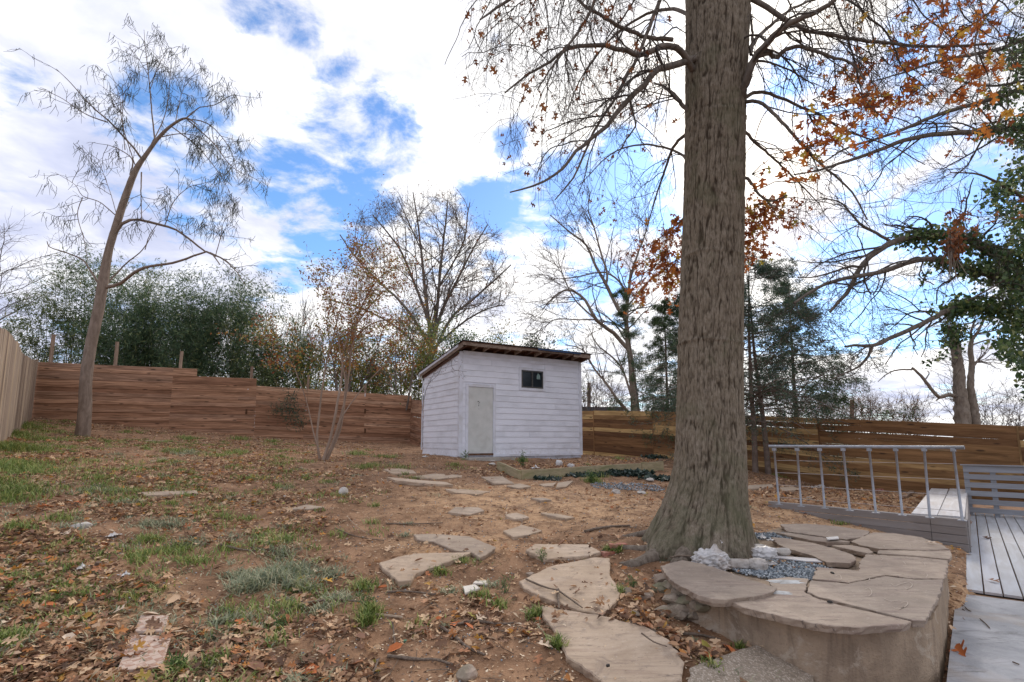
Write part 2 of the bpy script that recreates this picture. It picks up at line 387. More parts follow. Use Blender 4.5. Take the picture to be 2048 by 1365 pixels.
# ================================================================ GROUND
def ground_mat():
    m, b_, bs = newmat('soil', .95, .15); w = wpos(b_)
    n_a = b_.noise(w, .55, 5, .6, .5); n_b = b_.noise(w, 2.6, 6, .65, .3); n_c = b_.noise(w, 14, 6, .7, .2); n_d = b_.noise(w, 70, 3, .6)
    dark = b_.mix(b_.mapr(n_b, .32, .68), (.165, .09, .05), (.36, .21, .12))
    sand = b_.mix(b_.mapr(n_c, .3, .7), (.47, .28, .15), (.60, .39, .225))
    sp = b_.n('ShaderNodeSeparateXYZ'); b_.l(w, sp.inputs[0])
    # orange sandy subsoil shows on the trodden strip from the steps to the shed and right of the oak
    def spot(cx, cy, rx, ry, lo=.25, hi=1.1):
        dx = b_.math('DIVIDE', b_.math('SUBTRACT', sp.outputs[0], cx), rx); dy = b_.math('DIVIDE', b_.math('SUBTRACT', sp.outputs[1], cy), ry)
        return b_.mapr(b_.math('SQRT', b_.math('ADD', b_.math('MULTIPLY', dx, dx), b_.math('MULTIPLY', dy, dy))), lo, hi, 1, 0)
    f = None
    for c in ((.6, 9.3, 3.2, 2.8), (5.6, 9.5, 3.6, 3.2), (-.8, 6.6, 1.1, .9), (3.9, 8.2, 1.6, 1.8), (4.6, 5.2, .8, 4.0), (-3.4,4.6,.8,.7), (9,12.2,3,2)):
        s_ = spot(*c); f = s_ if f is None else b_.math('MAXIMUM', f, s_)
    f = b_.math('MULTIPLY', f, b_.mapr(b_.math('ADD', b_.math('MULTIPLY', n_b, .65), b_.math('MULTIPLY', n_c, .35)), .33, .6))
    c = b_.mix(f, dark, sand)
    c = b_.mix(b_.mapr(n_a, .5, .75, 0, .45), c, (.25, .155, .1))
    c = b_.mix(b_.mapr(n_d, .66, .74, 0, .7), c, (.5, .4, .3)); c = b_.mix(b_.mapr(n_d, .3, .24, 0, .6), c, (.04, .028, .02))
    c = b_.mix(b_.mapr(b_.noise(w, 34, 2, .5), .66, .72, 0, .5), c, (.42, .3, .2))
    dist = b_.vmath('LENGTH', w).outputs['Value']
    b_.l(b_.mix(b_.mapr(dist, 26, 40), c, (.10, .095, .05)), bs.inputs['Base Color'])
    bump(b_, bs, b_.math('ADD', b_.math('MULTIPLY', n_c, .8), b_.math('MULTIPLY', n_d, .35)), .8, .035); return m
def axis(segs):
    o = [segs[0][0]]
    for a, c, st in segs:
        n = max(1, int(round((c - a) / st))); o += list(np.linspace(a, c, n + 1)[1:])
    return np.array(o)
pos = axis([(0, 7, .07), (7, 18, .16), (18, 40, 1.1), (40, 120, 8), (120, 900, 78)])
gx = np.concatenate([-pos[::-1][:-1], pos]); gy = axis([(-600, -60, 60), (-60, -6, 6), (-6, 2, 1), (2, 9, .06), (9, 26, .16), (26, 44, .9), (44, 120, 8), (120, 1500, 115)])
X, Y = np.meshgrid(gx, gy)
Z = H(X, Y)
near = (1 - sm(np.hypot(X, Y), 24, 30))
sd_ = (X - BOX[0]) * NDIR[0] + (Y - BOX[1]) * NDIR[1]
bumpy = near * (1 - sm(sd_, -.35, -.15))
Z += bumpy * ((vnoise(X * 2.2 + 900, Y * 2.2 + 900, 1) - .5) * .07 + (vnoise(X * 6 + 900, Y * 6 + 900, 2) - .5) * .03 + (vnoise(X * 13 + 900, Y * 13 + 900, 3) - .5) * .016)
# the roots lift the soil round the oak
OAKB = P(1405, 1095, 6.15); OAKX, OAKY = OAKB[0], 6.15
Z += .07 * np.exp(-((X - OAKX) ** 2 + (Y - OAKY) ** 2) / .7)
ny_, nx_ = X.shape; idx = np.arange(nx_ * ny_).reshape(ny_, nx_)
Fq = np.stack([idx[:-1, :-1], idx[:-1, 1:], idx[1:, 1:], idx[1:, :-1]], -1).reshape(-1, 4)
obj('ground', np.stack([X.ravel(), Y.ravel(), Z.ravel()], 1), Fq, ground_mat(), org=np.zeros(3), smooth=True, kind='structure')
_gx, _gy, _Z = gx, gy, Z
def HZ(x, y):
    """height of the finished ground mesh"""
    x = np.atleast_1d(np.asarray(x, float)); y = np.atleast_1d(np.asarray(y, float))
    i = np.clip(np.searchsorted(_gx, x) - 1, 0, len(_gx) - 2); j = np.clip(np.searchsorted(_gy, y) - 1, 0, len(_gy) - 2)
    fx = (x - _gx[i]) / (_gx[i + 1] - _gx[i]); fy = (y - _gy[j]) / (_gy[j + 1] - _gy[j])
    return (_Z[j, i] * (1 - fx) + _Z[j, i + 1] * fx) * (1 - fy) + (_Z[j + 1, i] * (1 - fx) + _Z[j + 1, i + 1] * fx) * fy
def hz(x, y): return float(HZ(x, y)[0])
def gp(px, py, dz=0.):
    g = G(px, py); return np.array([g[0], g[1], hz(g[0], g[1]) + dz])

# ================================================================ FENCES
M_back = wood('weathered_back_fence', [(0, (.27, .135, .078)), (.3, (.38, .205, .12)), (.6, (.47, .265, .16)), (.85, (.36, .21, .135)), (1, (.53, .32, .20))], (1.2, 20, 20), True, .5, dirtcol=(.09, .05, .03), gl=.5)
M_post = wood('fence_post_wood', [(0, (.26, .18, .13)), (1, (.36, .26, .19))], (2, 20, 20), False, .2)
M_right = wood('cedar_fence_mixed', [(0, (.15, .075, .036)), (.25, (.24, .125, .055)), (.5, (.32, .175, .075)), (.62, (.17, .088, .042)), (.74, (.48, .30, .13)), (1, (.64, .44, .20))], (1.1, 14, 14), True, .45, dirtcol=(.03, .018, .01))
M_left = wood('grey_picket_fence', [(0, (.24, .17, .125)), (.4, (.33, .25, .19)), (.75, (.40, .31, .24)), (1, (.46, .34, .22))], (16, 16, 1.0), False, .4, dirtcol=(.06, .045, .03))
M_pick = wood('picket_wood', [(0, (.25, .18, .13)), (.4, (.34, .26, .20)), (.75, (.42, .33, .25)), (1, (.48, .36, .24))], (1.0, 26, 26), False, .45, dirtcol=(.06, .045, .03))
M_metal_w = simple('white_bracket', (.75, .75, .75), (.6, .6, .6), 5, .5, 0)
def plane_hit(px, py, A, B):
    d = ray(px, py); e = np.array([0, 0, EYE]); AB = (B - A)[:2]; n = np.array([AB[1], -AB[0]])
    t = ((A[:2] - e[:2]) @ n) / (d[:2] @ n); return e + d * t

FA = P(62, 836, 18.5); FB = P(820, 888, 23.6); FC = P(846, 893, 21.8)
bf = thing('back_fence', 'long brown horizontal board fence stepping down towards the white shed', 'fence', FA)
nb = norm(np.array([(FB - FA)[1], -(FB - FA)[0], 0])); nb = nb if nb[1] < 0 else -nb
fd = norm((FB - FA) * np.array([1, 1, 0])); FL = np.linalg.norm((FB - FA)[:2])
def s_of(px):
    return float((plane_hit(px, 800, FA, FB) - FA)[:2] @ fd[:2])
pitch = .145
sK = s_of(512); zT = P(62, 725, 18.5)[2]; zK = plane_hit(512, 776, FA, FB)[2]; zE = plane_hit(838, 800, FA, FB)[2]
def row_z(k, s):          # centre height of row k (0 = topmost of the tallest section)
    z = zT - pitch * (k + .5)
    if s > sK: z -= (s - sK) * (zK - 0.02 - zE) / (FL - sK) * .75
    return z
cuts = {0: s_of(390), 1: s_of(390), 2: s_of(510), 3: s_of(510)}
joints = [s_of(v) for v in (215, 342, 476, 610, 730)]
for k in range(22):
    send = cuts.get(k, FL)
    if k < 4: send = [s_of(390), s_of(390), s_of(511), s_of(511)][k]
    js = [0] + ([joints[1], joints[3]] if k % 3 != 1 else [joints[0] if k < 3 else joints[1], joints[2] if k % 2 else sK, joints[4]]) + [send]
    js = sorted(set([j for j in js if j <= send] + [send]))
    if send > sK and sK not in js: js = sorted(js + [sK])
    for a, c in zip(js[:-1], js[1:]):
        if c - a < .25: continue
        m_ = (a + c) / 2; za = row_z(k, a + 1e-3) if a >= sK else row_z(k, a); zc = row_z(k, c)
        gm = hz(*(FA + fd * m_)[:2])
        if max(za, zc) < gm - .12: continue
        p0 = FA + fd * (a + .001); p1 = FA + fd * (c - .001); p0[2] = za; p1[2] = zc
        lapo = .016 if k % 2 else 0
        board('board', p0 + nb * (lapo + random.uniform(0, .003)), p1 + nb * (lapo + random.uniform(0, .003)), nb, pitch + (.03 if k % 2 == 0 else -.008), .02, M_back, bf, 5, .003, .009)
# return panel beside the shed
rd_ = norm((FC - FB) * np.array([1, 1, 0])); RL = np.linalg.norm((FC - FB)[:2]); nr = norm(np.array([rd_[1], -rd_[0], 0])); nr = nr if nr @ (-FB) > 0 else -nr
zr0, zr1 = plane_hit(822, 800, FB, FC)[2], P(845, 802, 21.8)[2]
for k in range(14):
    p0 = FB + rd_ * .03; p1 = FB + rd_ * (RL - .02); p0[2] = zr0 - pitch * (k + .5); p1[2] = zr1 - pitch * (k + .5)
    if p1[2] < hz(*p1[:2]) - .1: break
    board('board', p0 + nr * (.008 * (k % 2)), p1 + nr * (.008 * (k % 2)), nr, pitch + (.012 if k % 2 == 0 else -.006), .02, M_back, bf, 4, .003)
for px, pt in ((90, 668), (224, 683), (353, 702), (500, 733), (614, 750), (730, 769)):
    s = s_of(px); base = FA + fd * s - nb * .065; zt = plane_hit(px, pt, FA, FB)[2]; g = hz(*base[:2])
    p0 = base.copy(); p0[2] = g - .1; p1 = base.copy(); p1[2] = zt; p1[:2] += fd[:2] * random.uniform(-.03, .05)
    board('post', p0, p1, nb, .10, .09, M_post, bf, 3, .002, .006)
pe = FC + rd_ * .02 + nr * .03; p0 = pe.copy(); p0[2] = hz(*pe[:2]) - .1; p1 = pe.copy(); p1[2] = zr1 + .03
board('post', p0, p1, nr, .13, .05, M_post, bf, 3, .002, .006)
for px, py in ((496, 781), (612, 818), (730, 791)):
    q = plane_hit(px, py, FA, FB) + nb * .02; mb = MB(); mb.box(q, fd, nb, (0, 0, 1), .03, .012, .11 if px == 496 else .17); mb.build('bracket', M_metal_w, bf)
M_rust = simple('rusty_latch', (.06, .03, .015), (.12, .05, .02), 20, .8)
for px, py in ((493, 824), (730, 823), (730, 862)):
    q = plane_hit(px, py, FA, FB) + nb * .03; mb = MB(); mb.box(q, fd, nb, (0, 0, 1), .07, .03, .2); mb.box(q + np.array([0, 0, -.02]) + nb * .02, fd, nb, (0, 0, 1), .03, .03, .09); mb.build('hinge', M_rust, bf)

# left picket fence, each picket follows the sagging top line
LA = P(-60, 905, 9.6); LB = P(62, 836, 18.45)
ld = norm((LB - LA) * np.array([1, 1, 0])); LL = np.linalg.norm((LB - LA)[:2]); nl = norm(np.array([ld[1], -ld[0], 0])); nl = nl if nl @ (-LA) > 0 else -nl
lf_ = thing('picket_fence', 'tall grey vertical picket fence at the left edge of the yard', 'fence', LA)
tpx = [-200, -60, 0, 10, 20, 30, 36, 42, 52, 62]; tpy = [600, 628, 646, 655, 668, 679, 694, 703, 710, 716]
npk = int(LL / .165)
for i in range(npk):
    s = (i + .5) * LL / npk; q = LA + ld * s; px = 1024 + F * (q[0] / (q[1] * (1.0086)))
    zt = plane_hit(px, np.interp(px, tpx, tpy), LA, LB)[2] + random.uniform(-.02, .02); g = hz(*q[:2]) - .06
    p0 = q.copy(); p0[2] = g; p1 = q.copy(); p1[2] = zt; p1[:2] += ld[:2] * random.uniform(-.01, .01)
    board('picket', p0 + nl * random.uniform(0, .012), p1 + nl * random.uniform(0, .012), nl, LL / npk - .008, .02, M_pick, lf_, 3, .003)
for zf in (.25, .8):
    p0 = LA - nl * .03; p1 = LB - nl * .03; p0[2] = LA[2] + 2.3 * zf; p1[2] = LB[2] + 1.6 * zf
    board('rail', p0, p1, nl, .09, .04, M_pick, lf_, 3, .002)

# right fence of wide mixed boards
RB0 = np.array([8.7, 14.7, 0.]); rdir = np.array([.6, -.8, 0.]); rn = norm(np.array([-.8, -.6, 0.]))
RA_ = RB0 - rdir * 10.2; RZ_ = RB0 + rdir * 6.2
rf = thing('board_fence', 'right hand fence of wide brown and honey coloured horizontal boards behind the oak', 'fence', RA_)
def rs(px): return float((plane_hit(px, 850, RA_, RZ_) - RA_)[:2] @ rdir[:2])
tp = [(1160, 822), (1306, 823), (1480, 829), (1637, 837), (1860, 846), (2034, 852)]
bp_ = [(1160, 908), (1306, 926), (1480, 948), (1640, 972), (1870, 990), (2034, 1012)]
def ztop(s):
    ss = [rs(a) for a, _ in tp]; zs = [plane_hit(a, c, RA_, RZ_)[2] for a, c in tp]; return float(np.interp(s, ss, zs))
def zbot(s):
    ss = [rs(a) for a, _ in bp_]; zs = [plane_hit(a, c, RA_, RZ_)[2] for a, c in bp_]; return float(np.interp(s, ss, zs))
seams = [rs(1130), rs(1188), rs(1306), rs(1440), rs(1637), rs(2034), rs(2034) + 2.4]
for i, (a, c) in enumerate(zip(seams[:-1], seams[1:])):
    rows = 11 if i != 3 else 12
    for k in range(rows):
        f0 = (k + .5) / rows; p0 = RA_ + rdir * (a + .006); p1 = RA_ + rdir * (c - .006)
        ta, tb, ba, bb = ztop(a), ztop(c), zbot(a), zbot(c)
        p0[2] = ta + (ba - ta) * f0; p1[2] = tb + (bb - tb) * f0; hgt = ((ta - ba) + (tb - bb)) / 2 / rows
        gap = (random.uniform(.008, .02) if i == 3 and k < 3 else random.uniform(.004, .010)) if i >= 3 and (k < 3 or random.random() < .2) else -.008
        tw = random.uniform(-.012, .012) if i >= 3 else 0
        p0[2] += tw * .4; p1[2] -= tw * .4
        lapo = .009 * (k % 2)
        board('board', p0 + rn * (lapo + random.uniform(0, .003)), p1 + rn * (lapo + random.uniform(0, .003)), rn, hgt - gap, .022, M_right, rf, 5, .005)
for s in seams[1:]:
    q = RA_ + rdir * s - rn * .06; p0 = q.copy(); p0[2] = hz(*q[:2]) - .1; p1 = q.copy(); p1[2] = ztop(s) - .02 + (.05 if abs(s - seams[2]) < .1 else 0)
    board('post', p0, p1, rn, .10, .09, M_post, rf, 2, .002, .006)
    q = RA_ + rdir * s + rn * .024; p0 = q.copy(); p0[2] = zbot(s) + .01; p1 = q.copy(); p1[2] = ztop(s) - .01
    board('batten', p0, p1, rn, .035, .015, M_right, rf, 2, .002)

# ================================================================ SHED
M_white = simple('white_siding_paint', (.72, .73, .79), (.78, .79, .85), 3, .6, .15, .003, spots=None, stretch=(1, 1, 1), big=(1.3, .25, (.60, .60, .66)))
M_white, _wb, _ws = newmat('white_siding_paint', .6, .3); _v = ocoord(_wb, (1, 1, 1), True); _o = ocoord(_wb, (1, 1, 1), False)
_c = _wb.mix(_wb.mapr(_wb.noise(_v, 1.3, 5, .6), .4, .7), (.78, .79, .85), (.66, .67, .72)); _sz = _wb.n('ShaderNodeSeparateXYZ'); _wb.l(_o, _sz.inputs[0])
_sp = _wb.math('MULTIPLY', _wb.mapr(_sz.outputs[2], .45, .0, 0, .5), _wb.mapr(_wb.noise(_o, 11, 6, .75), .45, .72)); _c = _wb.mix(_sp, _c, (.36, .29, .22))
_c = _wb.mix(_wb.mapr(_wb.noise(_o, 26, 4, .7), .66, .72, 0, .5), _c, (.42, .38, .34)); _wb.l(_c, _ws.inputs['Base Color']); bump(_wb, _ws, _wb.noise(_v, 30, 4, .6), .15, .003)
M_trim = simple('white_trim_paint', (.72, .73, .80), (.64, .65, .70), 5, .6, .2, .003, big=(2.5, .5, (.5, .49, .47)))
M_door = simple('off_white_door', (.55, .56, .53), (.62, .62, .59), 4, .55, .1, .002, big=(3, .5, (.46, .45, .41)))
M_shingle = simple('black_shingle', (.02, .021, .026), (.045, .046, .052), 40, .9, .6, .01)
M_drip = simple('blue_grey_drip_edge', (.03, .07, .16), (.02, .03, .06), 4, .5, .1)
M_fascia = wood('raw_fascia', [(0, (.17, .12, .09)), (1, (.38, .29, .23))], (2, 16, 16), False, .5)
M_soffit = wood('dark_soffit', [(0, (.10, .05, .035)), (1, (.17, .09, .06))], (2, 16, 16), False, .5)
M_found = simple('painted_foundation', (.66, .68, .78), (.48, .48, .50), 4, .8, .5, .01, big=(3, .6, (.3, .27, .24)))
M_frame = simple('window_frame_dark', (.05, .048, .046), (.09, .085, .08), 12, .6)
M_glass, _b, _bs = newmat('window_glass', .12, .5); _bs.inputs['Base Color'].default_value = (.012, .016, .022, 1)
M_conc = simple('concrete', (.34, .31, .27), (.44, .41, .36), 6, .9, .5, .008, big=(1.5, .5, (.28, .22, .17)))
SA = P(918, 912, 15.3); S0 = np.array([SA[0], SA[1], 1.03]); e1 = np.array([.857, .515, 0.]); e1 = norm(e1); e2 = np.array([-e1[1], e1[0], 0.]); up = np.array([0, 0, 1.])
SL, SM, SH = 4.47, 2.82, 3.08; slope = (SH - 2.62) / SM
sh = thing('shed', 'white clapboard garden shed with lean-to roof, off-white door and small dark window', 'shed', S0)
def sp_(a, c, z): return S0 + e1 * a + e2 * c + up * z
mb = MB()
_v = [sp_(0,0,0), sp_(SL,0,0), sp_(SL,SM,0), sp_(0,SM,0), sp_(0,0,SH), sp_(SL,0,SH), sp_(SL,SM,SH-slope*SM), sp_(0,SM,SH-slope*SM)]
mb.add(_v, [(0,3,2,1),(4,5,6,7),(0,1,5,4),(1,2,6,5),(2,3,7,6),(3,0,4,7)]); mb.build('wall', M_white, sh)
mb = MB(); mb.box(sp_(SL/2, SM/2, -.22), e1, e2, up, SL - .02, SM - .02, .46); mb.build('foundation', M_found, sh)
DX0, DX1, DZ1 = .272, 1.104, 2.04; WX0, WX1, WZ0, WZ1 = 2.11, 2.93, 2.10, 2.66
TR = .085; dz0 = .085
rows = 17; exp_ = (SH - .04) / rows
def lap(a, c, z0, z1, face):     # one clapboard: bottom edge proud, top edge tucked under
    fr = (lambda s_, t, z: sp_(s_, -t, z)) if face == 'front' else (lambda s_, t, z: sp_(-t, s_, z))
    V = []
    for s_ in (a, c):
        V += [fr(s_, .001, z0), fr(s_, .021, z0), fr(s_, .020, z0 + .012), fr(s_, .006, z1 + .012), fr(s_, .001, z1 + .012)]
    Fc = [(i, (i + 1) % 5, 5 + (i + 1) % 5, 5 + i) for i in range(5)] + [(4, 3, 2, 1, 0), (5, 6, 7, 8, 9)]
    obj('siding_board', V, Fc, M_white, sh)
for k in range(rows):
    z0 = .03 + k * exp_; z1 = z0 + exp_; segs_ = [(.09, SL - .09)]
    def cut(segs, lo, hi):
        o = []
        for a, c in segs:
            if hi <= a or lo >= c: o.append((a, c)); continue
            if lo > a: o.append((a, lo))
            if hi < c: o.append((hi, c))
        return o
    if z0 < DZ1 + TR - .02: segs_ = cut(segs_, DX0 - TR, DX1 + TR)
    if z1 > WZ0 - TR + .03 and z0 < WZ1 + TR - .03: segs_ = cut(segs_, WX0 - TR, WX1 + TR)
    if k in (3, 8, 12, 15):
        o = []
        for a, c in segs_:
            j = 2.4 + (k % 3) * .5 if k != 15 else 1.05
            o += [(a, j - .002), (j + .002, c)] if a < j < c and c - a > 1.5 else [(a, c)]
        segs_ = o
    for a, c in segs_: lap(a, c, z0, min(z1, SH - .01), 'front')
    smax = min(SM - .02, (SH - (z0 + .03)) / slope)
    if smax > .2: lap(.09, smax, z0, z1, 'left')
def slabbox(name, a0, a1, c0, c1, z0, z1, m_): mb = MB(); mb.box(sp_((a0+a1)/2, (c0+c1)/2, (z0+z1)/2), e1, e2, up, abs(a1-a0), abs(c1-c0), abs(z1-z0)); return mb.build(name, m_, sh)
slabbox('corner_trim', -.026, .09, -.028, 0, -.0, SH - .01, M_trim); slabbox('corner_trim', -.028, 0, 0.002, .09, .0, SH - .02, M_trim)
slabbox('corner_trim', SL - .09, SL + .026, -.028, 0, -.0, SH - .01, M_trim)
slabbox('base_trim', .09, DX0 - TR, -.030, 0, -.05, .035, M_trim); slabbox('base_trim', DX1 + TR, SL + .02, -.032, 0, -.02, .05, M_trim); slabbox('base_trim', -.031, 0, .09, SM, -.05, .03, M_trim)
slabbox('frieze_board', .09, SL - .09, -.024, 0, SH - .10, SH + .02, M_trim)
for a0, a1, z0, z1 in ((DX0 - TR, DX0, -.03, DZ1 + TR), (DX1, DX1 + TR, -.03, DZ1 + TR), (DX0, DX1, DZ1, DZ1 + TR)): slabbox('door_trim', a0, a1, -.034, 0, z0, z1, M_trim)
slabbox('threshold', DX0, DX1, -.05, 0, dz0 - .06, dz0 - .005, M_soffit)
dr = slabbox('door', DX0 + .008, DX1 - .008, -.012, .002, dz0, DZ1 - .006, M_door)
# old knob holes in the door leaf
mbk = MB()
for da, dz_, s_ in ((.33, 1.52, .03), (.37, 1.50, .02), (.35, 1.45, .022), (.345, 1.40, .02), (.35, 1.30, .012)):
    mbk.box(sp_(DX0 + da, -.0135, dz_ + dz0), e1, e2, up, s_ * 1.3, .003, s_)
kn = mbk.build('knob_plate', M_frame, dr)
for a0, a1, z0, z1 in ((WX0 - TR, WX0, WZ0 - TR, WZ1 + TR), (WX1, WX1 + TR, WZ0 - TR, WZ1 + TR), (WX0, WX1, WZ1, WZ1 + TR), (WX0, WX1, WZ0 - TR, WZ0)): slabbox('window_trim', a0, a1, -.034, 0, z0, z1, M_trim)
mbw = MB(); T = .045
for a0, a1, z0, z1 in ((WX0, WX0 + T, WZ0, WZ1), (WX1 - T, WX1, WZ0, WZ1), (WX0 + T, WX1 - T, WZ1 - T, WZ1), (WX0 + T, WX1 - T, WZ0, WZ0 + T), ((WX0+WX1)/2 - .03, (WX0+WX1)/2 + .02, WZ0 + T, WZ1 - T)):
    mbw.box(sp_((a0+a1)/2, -.022, (z0+z1)/2), e1, e2, up, a1 - a0, .03, z1 - z0)
wf = mbw.build('window', M_frame, sh)
for a0, a1, yy in ((WX0 + T, (WX0+WX1)/2 - .03, -.012), ((WX0+WX1)/2 + .02, WX1 - T, -.018)):
    mb = MB(); mb.box(sp_((a0+a1)/2, yy, (WZ0+WZ1)/2), e1, e2, up, a1 - a0, .005, WZ1 - WZ0 - 2*T); mb.build('pane', M_glass, wf)
mb = MB(); c0 = sp_(WX0 + .58, -.0225, WZ0 + .3); mb.add([c0, c0 + e1 * .13, c0 + e1 * .12 + up * .13, c0 + e1 * .05 + up * .19, c0 + up * .1], [(0, 1, 2, 3, 4)]); mb.build('sticker', simple('faded_sticker', (.12, .2, .18), (.3, .38, .36), 20, .6, 0), wf)
# roof: deck, rafters, fascia, rake boards, shingles
OV, SI = .42, .12
def roofp(a, c, h): return sp_(a, c, SH + .02 - slope * c + h)
def rbox(name, a0, a1, c0, c1, h0, h1, m_, jag=0):
    n_ = 10 if jag else 1; V = []; Fc = []
    for i in range(n_ + 1):
        a = a0 + (a1 - a0) * i / n_; j0 = random.uniform(-jag, jag); j1 = random.uniform(-jag, jag)
        V += [roofp(a, c0, h0 + j0), roofp(a, c1, h0 + j0), roofp(a, c1, h1 + j1), roofp(a, c0, h1 + j1)]
    for i in range(n_):
        k = i * 4
        for j in range(4): Fc.append((k + j, k + (j + 1) % 4, k + 4 + (j + 1) % 4, k + 4 + j))
    Fc += [(3, 2, 1, 0), (n_ * 4, n_ * 4 + 1, n_ * 4 + 2, n_ * 4 + 3)]
    return obj(name, V, Fc, m_, sh)
rbox('roof', -SI, SL + SI, -OV, SM + .15, .11, .135, M_soffit)
rbox('shingles', -SI - .03, SL + SI + .03, -OV - .035, SM + .18, .137, .158, M_shingle, .004)
rbox('drip_edge', SL * .55, SL * .93, -OV - .045, -OV - .037, .085, .135, M_drip)
n_r = 13
for i in range(n_r):
    a = .0 + i * (SL) / (n_r - 1); rbox('rafter', a - .018, a + .018, -OV + .025, -.03, .0, .108, M_fascia if i % 3 else M_soffit)
rbox('fascia', -SI, SL * .42, -OV, -OV + .02, .02, .108, M_fascia, .008); rbox('fascia', SL * .42 + .01, SL * .86, -OV, -OV + .02, .045, .108, M_fascia, .006); rbox('fascia', SL * .87, SL + SI, -OV - .005, -OV + .018, .0, .11, M_fascia, .008)
for a0, h0, h1 in ((-SI, -.03, .108), (SL + SI - .022, 0, .108)): rbox('rake_board', a0, a0 + .022, -OV + .02, SM + .12, h0, h1, M_fascia)
rbox('rake_board', -.055, -.03, .0, SM + .02, -.10, -.0, M_soffit); rbox('drip_edge', -SI - .012, -SI - .002, -OV + .3, SM + .15, .06, .135, M_trim)
mb = MB(); V_, F_ = tube1([roofp(-SI + .02, SM + .16, .0), roofp(-SI + .12, SM + .10, -.2), sp_(-.06, SM - .02, 2.0), sp_(-.05, SM - .02, .15)], [.022]*4, 8); mb.add(V_, F_); mb.build('downspout', M_trim, sh)
st_ = thing('door_slab', 'low concrete slab on the ground in front of the shed door', 'slab', sp_(.7, -.4, -.1))
mb = MB(); mb.box(sp_(.75, -.36, -.11), e1, e2, up, 1.5, .6, .16); V = np.array(mb.v); mb.build('slab_top', M_conc, st_)
lb = [P(828, 907, 17.0)]; q = np.array([*(FC + rd_ * .25 + nr * .15)[:2], 0.]); q[2] = hz(*q[:2]) - .02
o = board('leaning_board', q, q + np.array([.05, .03, .72]), nr, .16, .02, simple('grey_plank', (.3, .33, .33), (.42, .44, .43), 6), None, 2); setp(o, 'short grey plank leaning on the fence end left of the shed', 'plank')

# ================================================================ GARDEN BED
M_tim = simple('mossy_timber', (.30, .25, .15), (.42, .35, .22), 6, .9, .5, .008, stretch=(1, 1, 4), big=(2, .6, (.16, .18, .06)))
g0 = gp(995, 938); g1 = gp(1043, 958); g2 = gp(1327, 942)
gb = thing('garden_bed', 'low raised bed edged with mossy boards in front of the shed', 'garden bed', g1)
for a, c, hgt in ((g0, g1, .16), (g1, g1 + (g2 - g1) * .82, .19), (g1 + (g2 - g1) * .825, g2, .21)):
    a = a.copy(); c = c.copy(); a[2] += hgt / 2; c[2] += hgt / 2 ; n_ = np.array([(c - a)[1], -(c - a)[0], 0]); board('edging_board', a, c, n_ if n_[1] < 0 else -n_, hgt + .05, .04, M_tim, gb, 6, .006)
q = g2 + np.array([-.06, .06, 0]); board('stake', q - up * .1, q + up * .3, (0, -1, 0), .07, .06, M_post, gb, 2)

# ================================================================ RAMP, RAILING, DECK, PATIO
M_grey = wood('grey_painted_wood', [(0, (.235, .215, .205)), (1, (.28, .26, .25))], (1.2, 8, 8), False, .3, .6, (.24, .19, .15), gl=.86, bmp=.2)
M_deck = wood('grey_deck_paint', [(0, (.40, .415, .44)), (.5, (.45, .465, .49)), (1, (.49, .50, .53))], (1.2, 9, 9), False, .3, .55, (.36, .34, .34), gl=.86, bmp=.2)
M_ramp = wood('light_ramp_boards', [(0, (.52, .51, .52)), (1, (.60, .58, .57))], (1.2, 10, 10), False, .4, .6, (.50, .40, .33), gl=.85, bmp=.2)
M_galv = simple('galvanised_steel', (.27, .285, .31), (.38, .39, .42), 12, .5, .1, .002, metal=.5, spec=.5)
M_wire = simple('steel_cable', (.45, .42, .40), (.55, .5, .47), 5, .5, 0, metal=.6)
bx1 = P(1932, 1040, 7.7); bx1[2] = PZ(1932, 1040, .36)[2]; bx1 = PZ(1932, 1040, .36); bx0 = PZ(1537, 1003, .36)
bd = norm(bx1 - bx0); bn = norm(np.array([bd[1], -bd[0], 0])); bn = bn if bn[1] < 0 else -bn; BL = np.linalg.norm(bx1 - bx0)
wb = thing('retaining_kerb', 'grey painted board kerb wall tapering into the dirt beneath the cable railing', 'retaining wall', bx1)
rowh = .115
for k in range(4):
    zc = .36 - rowh * (k + .5); x0 = 0 if k < 1 else BL * (.0, .12, .38, .55)[k]
    split = BL - .42
    for a, c in ((x0, split - .003), (split + .003, BL)):
        p0 = bx0 + bd * a; p1 = bx0 + bd * c; p0[2] = p1[2] = zc; board('board', p0, p1, bn, rowh - .006, .03, M_grey, wb, 3, .002)
p0 = bx0 - bn * .05; p1 = bx1 - bn * .05; p0[2] = p1[2] = .347; board('cap_board', p0, p1, up, .10, .025, M_grey, wb, 3, .002)
sd2 = np.array([DDIR[0], DDIR[1], 0]); sn2 = np.array([NDIR[0], NDIR[1], 0])
for k in range(4):
    zc = .36 - rowh * (k + .5); p0 = bx1 - bn * .03 + sn2 * .0; p1 = p0 + sd2 * 4.6; p0[2] = p1[2] = zc; board('side_board', p0, p1, sn2, rowh - .004, .03, M_grey, wb, 3, .002)
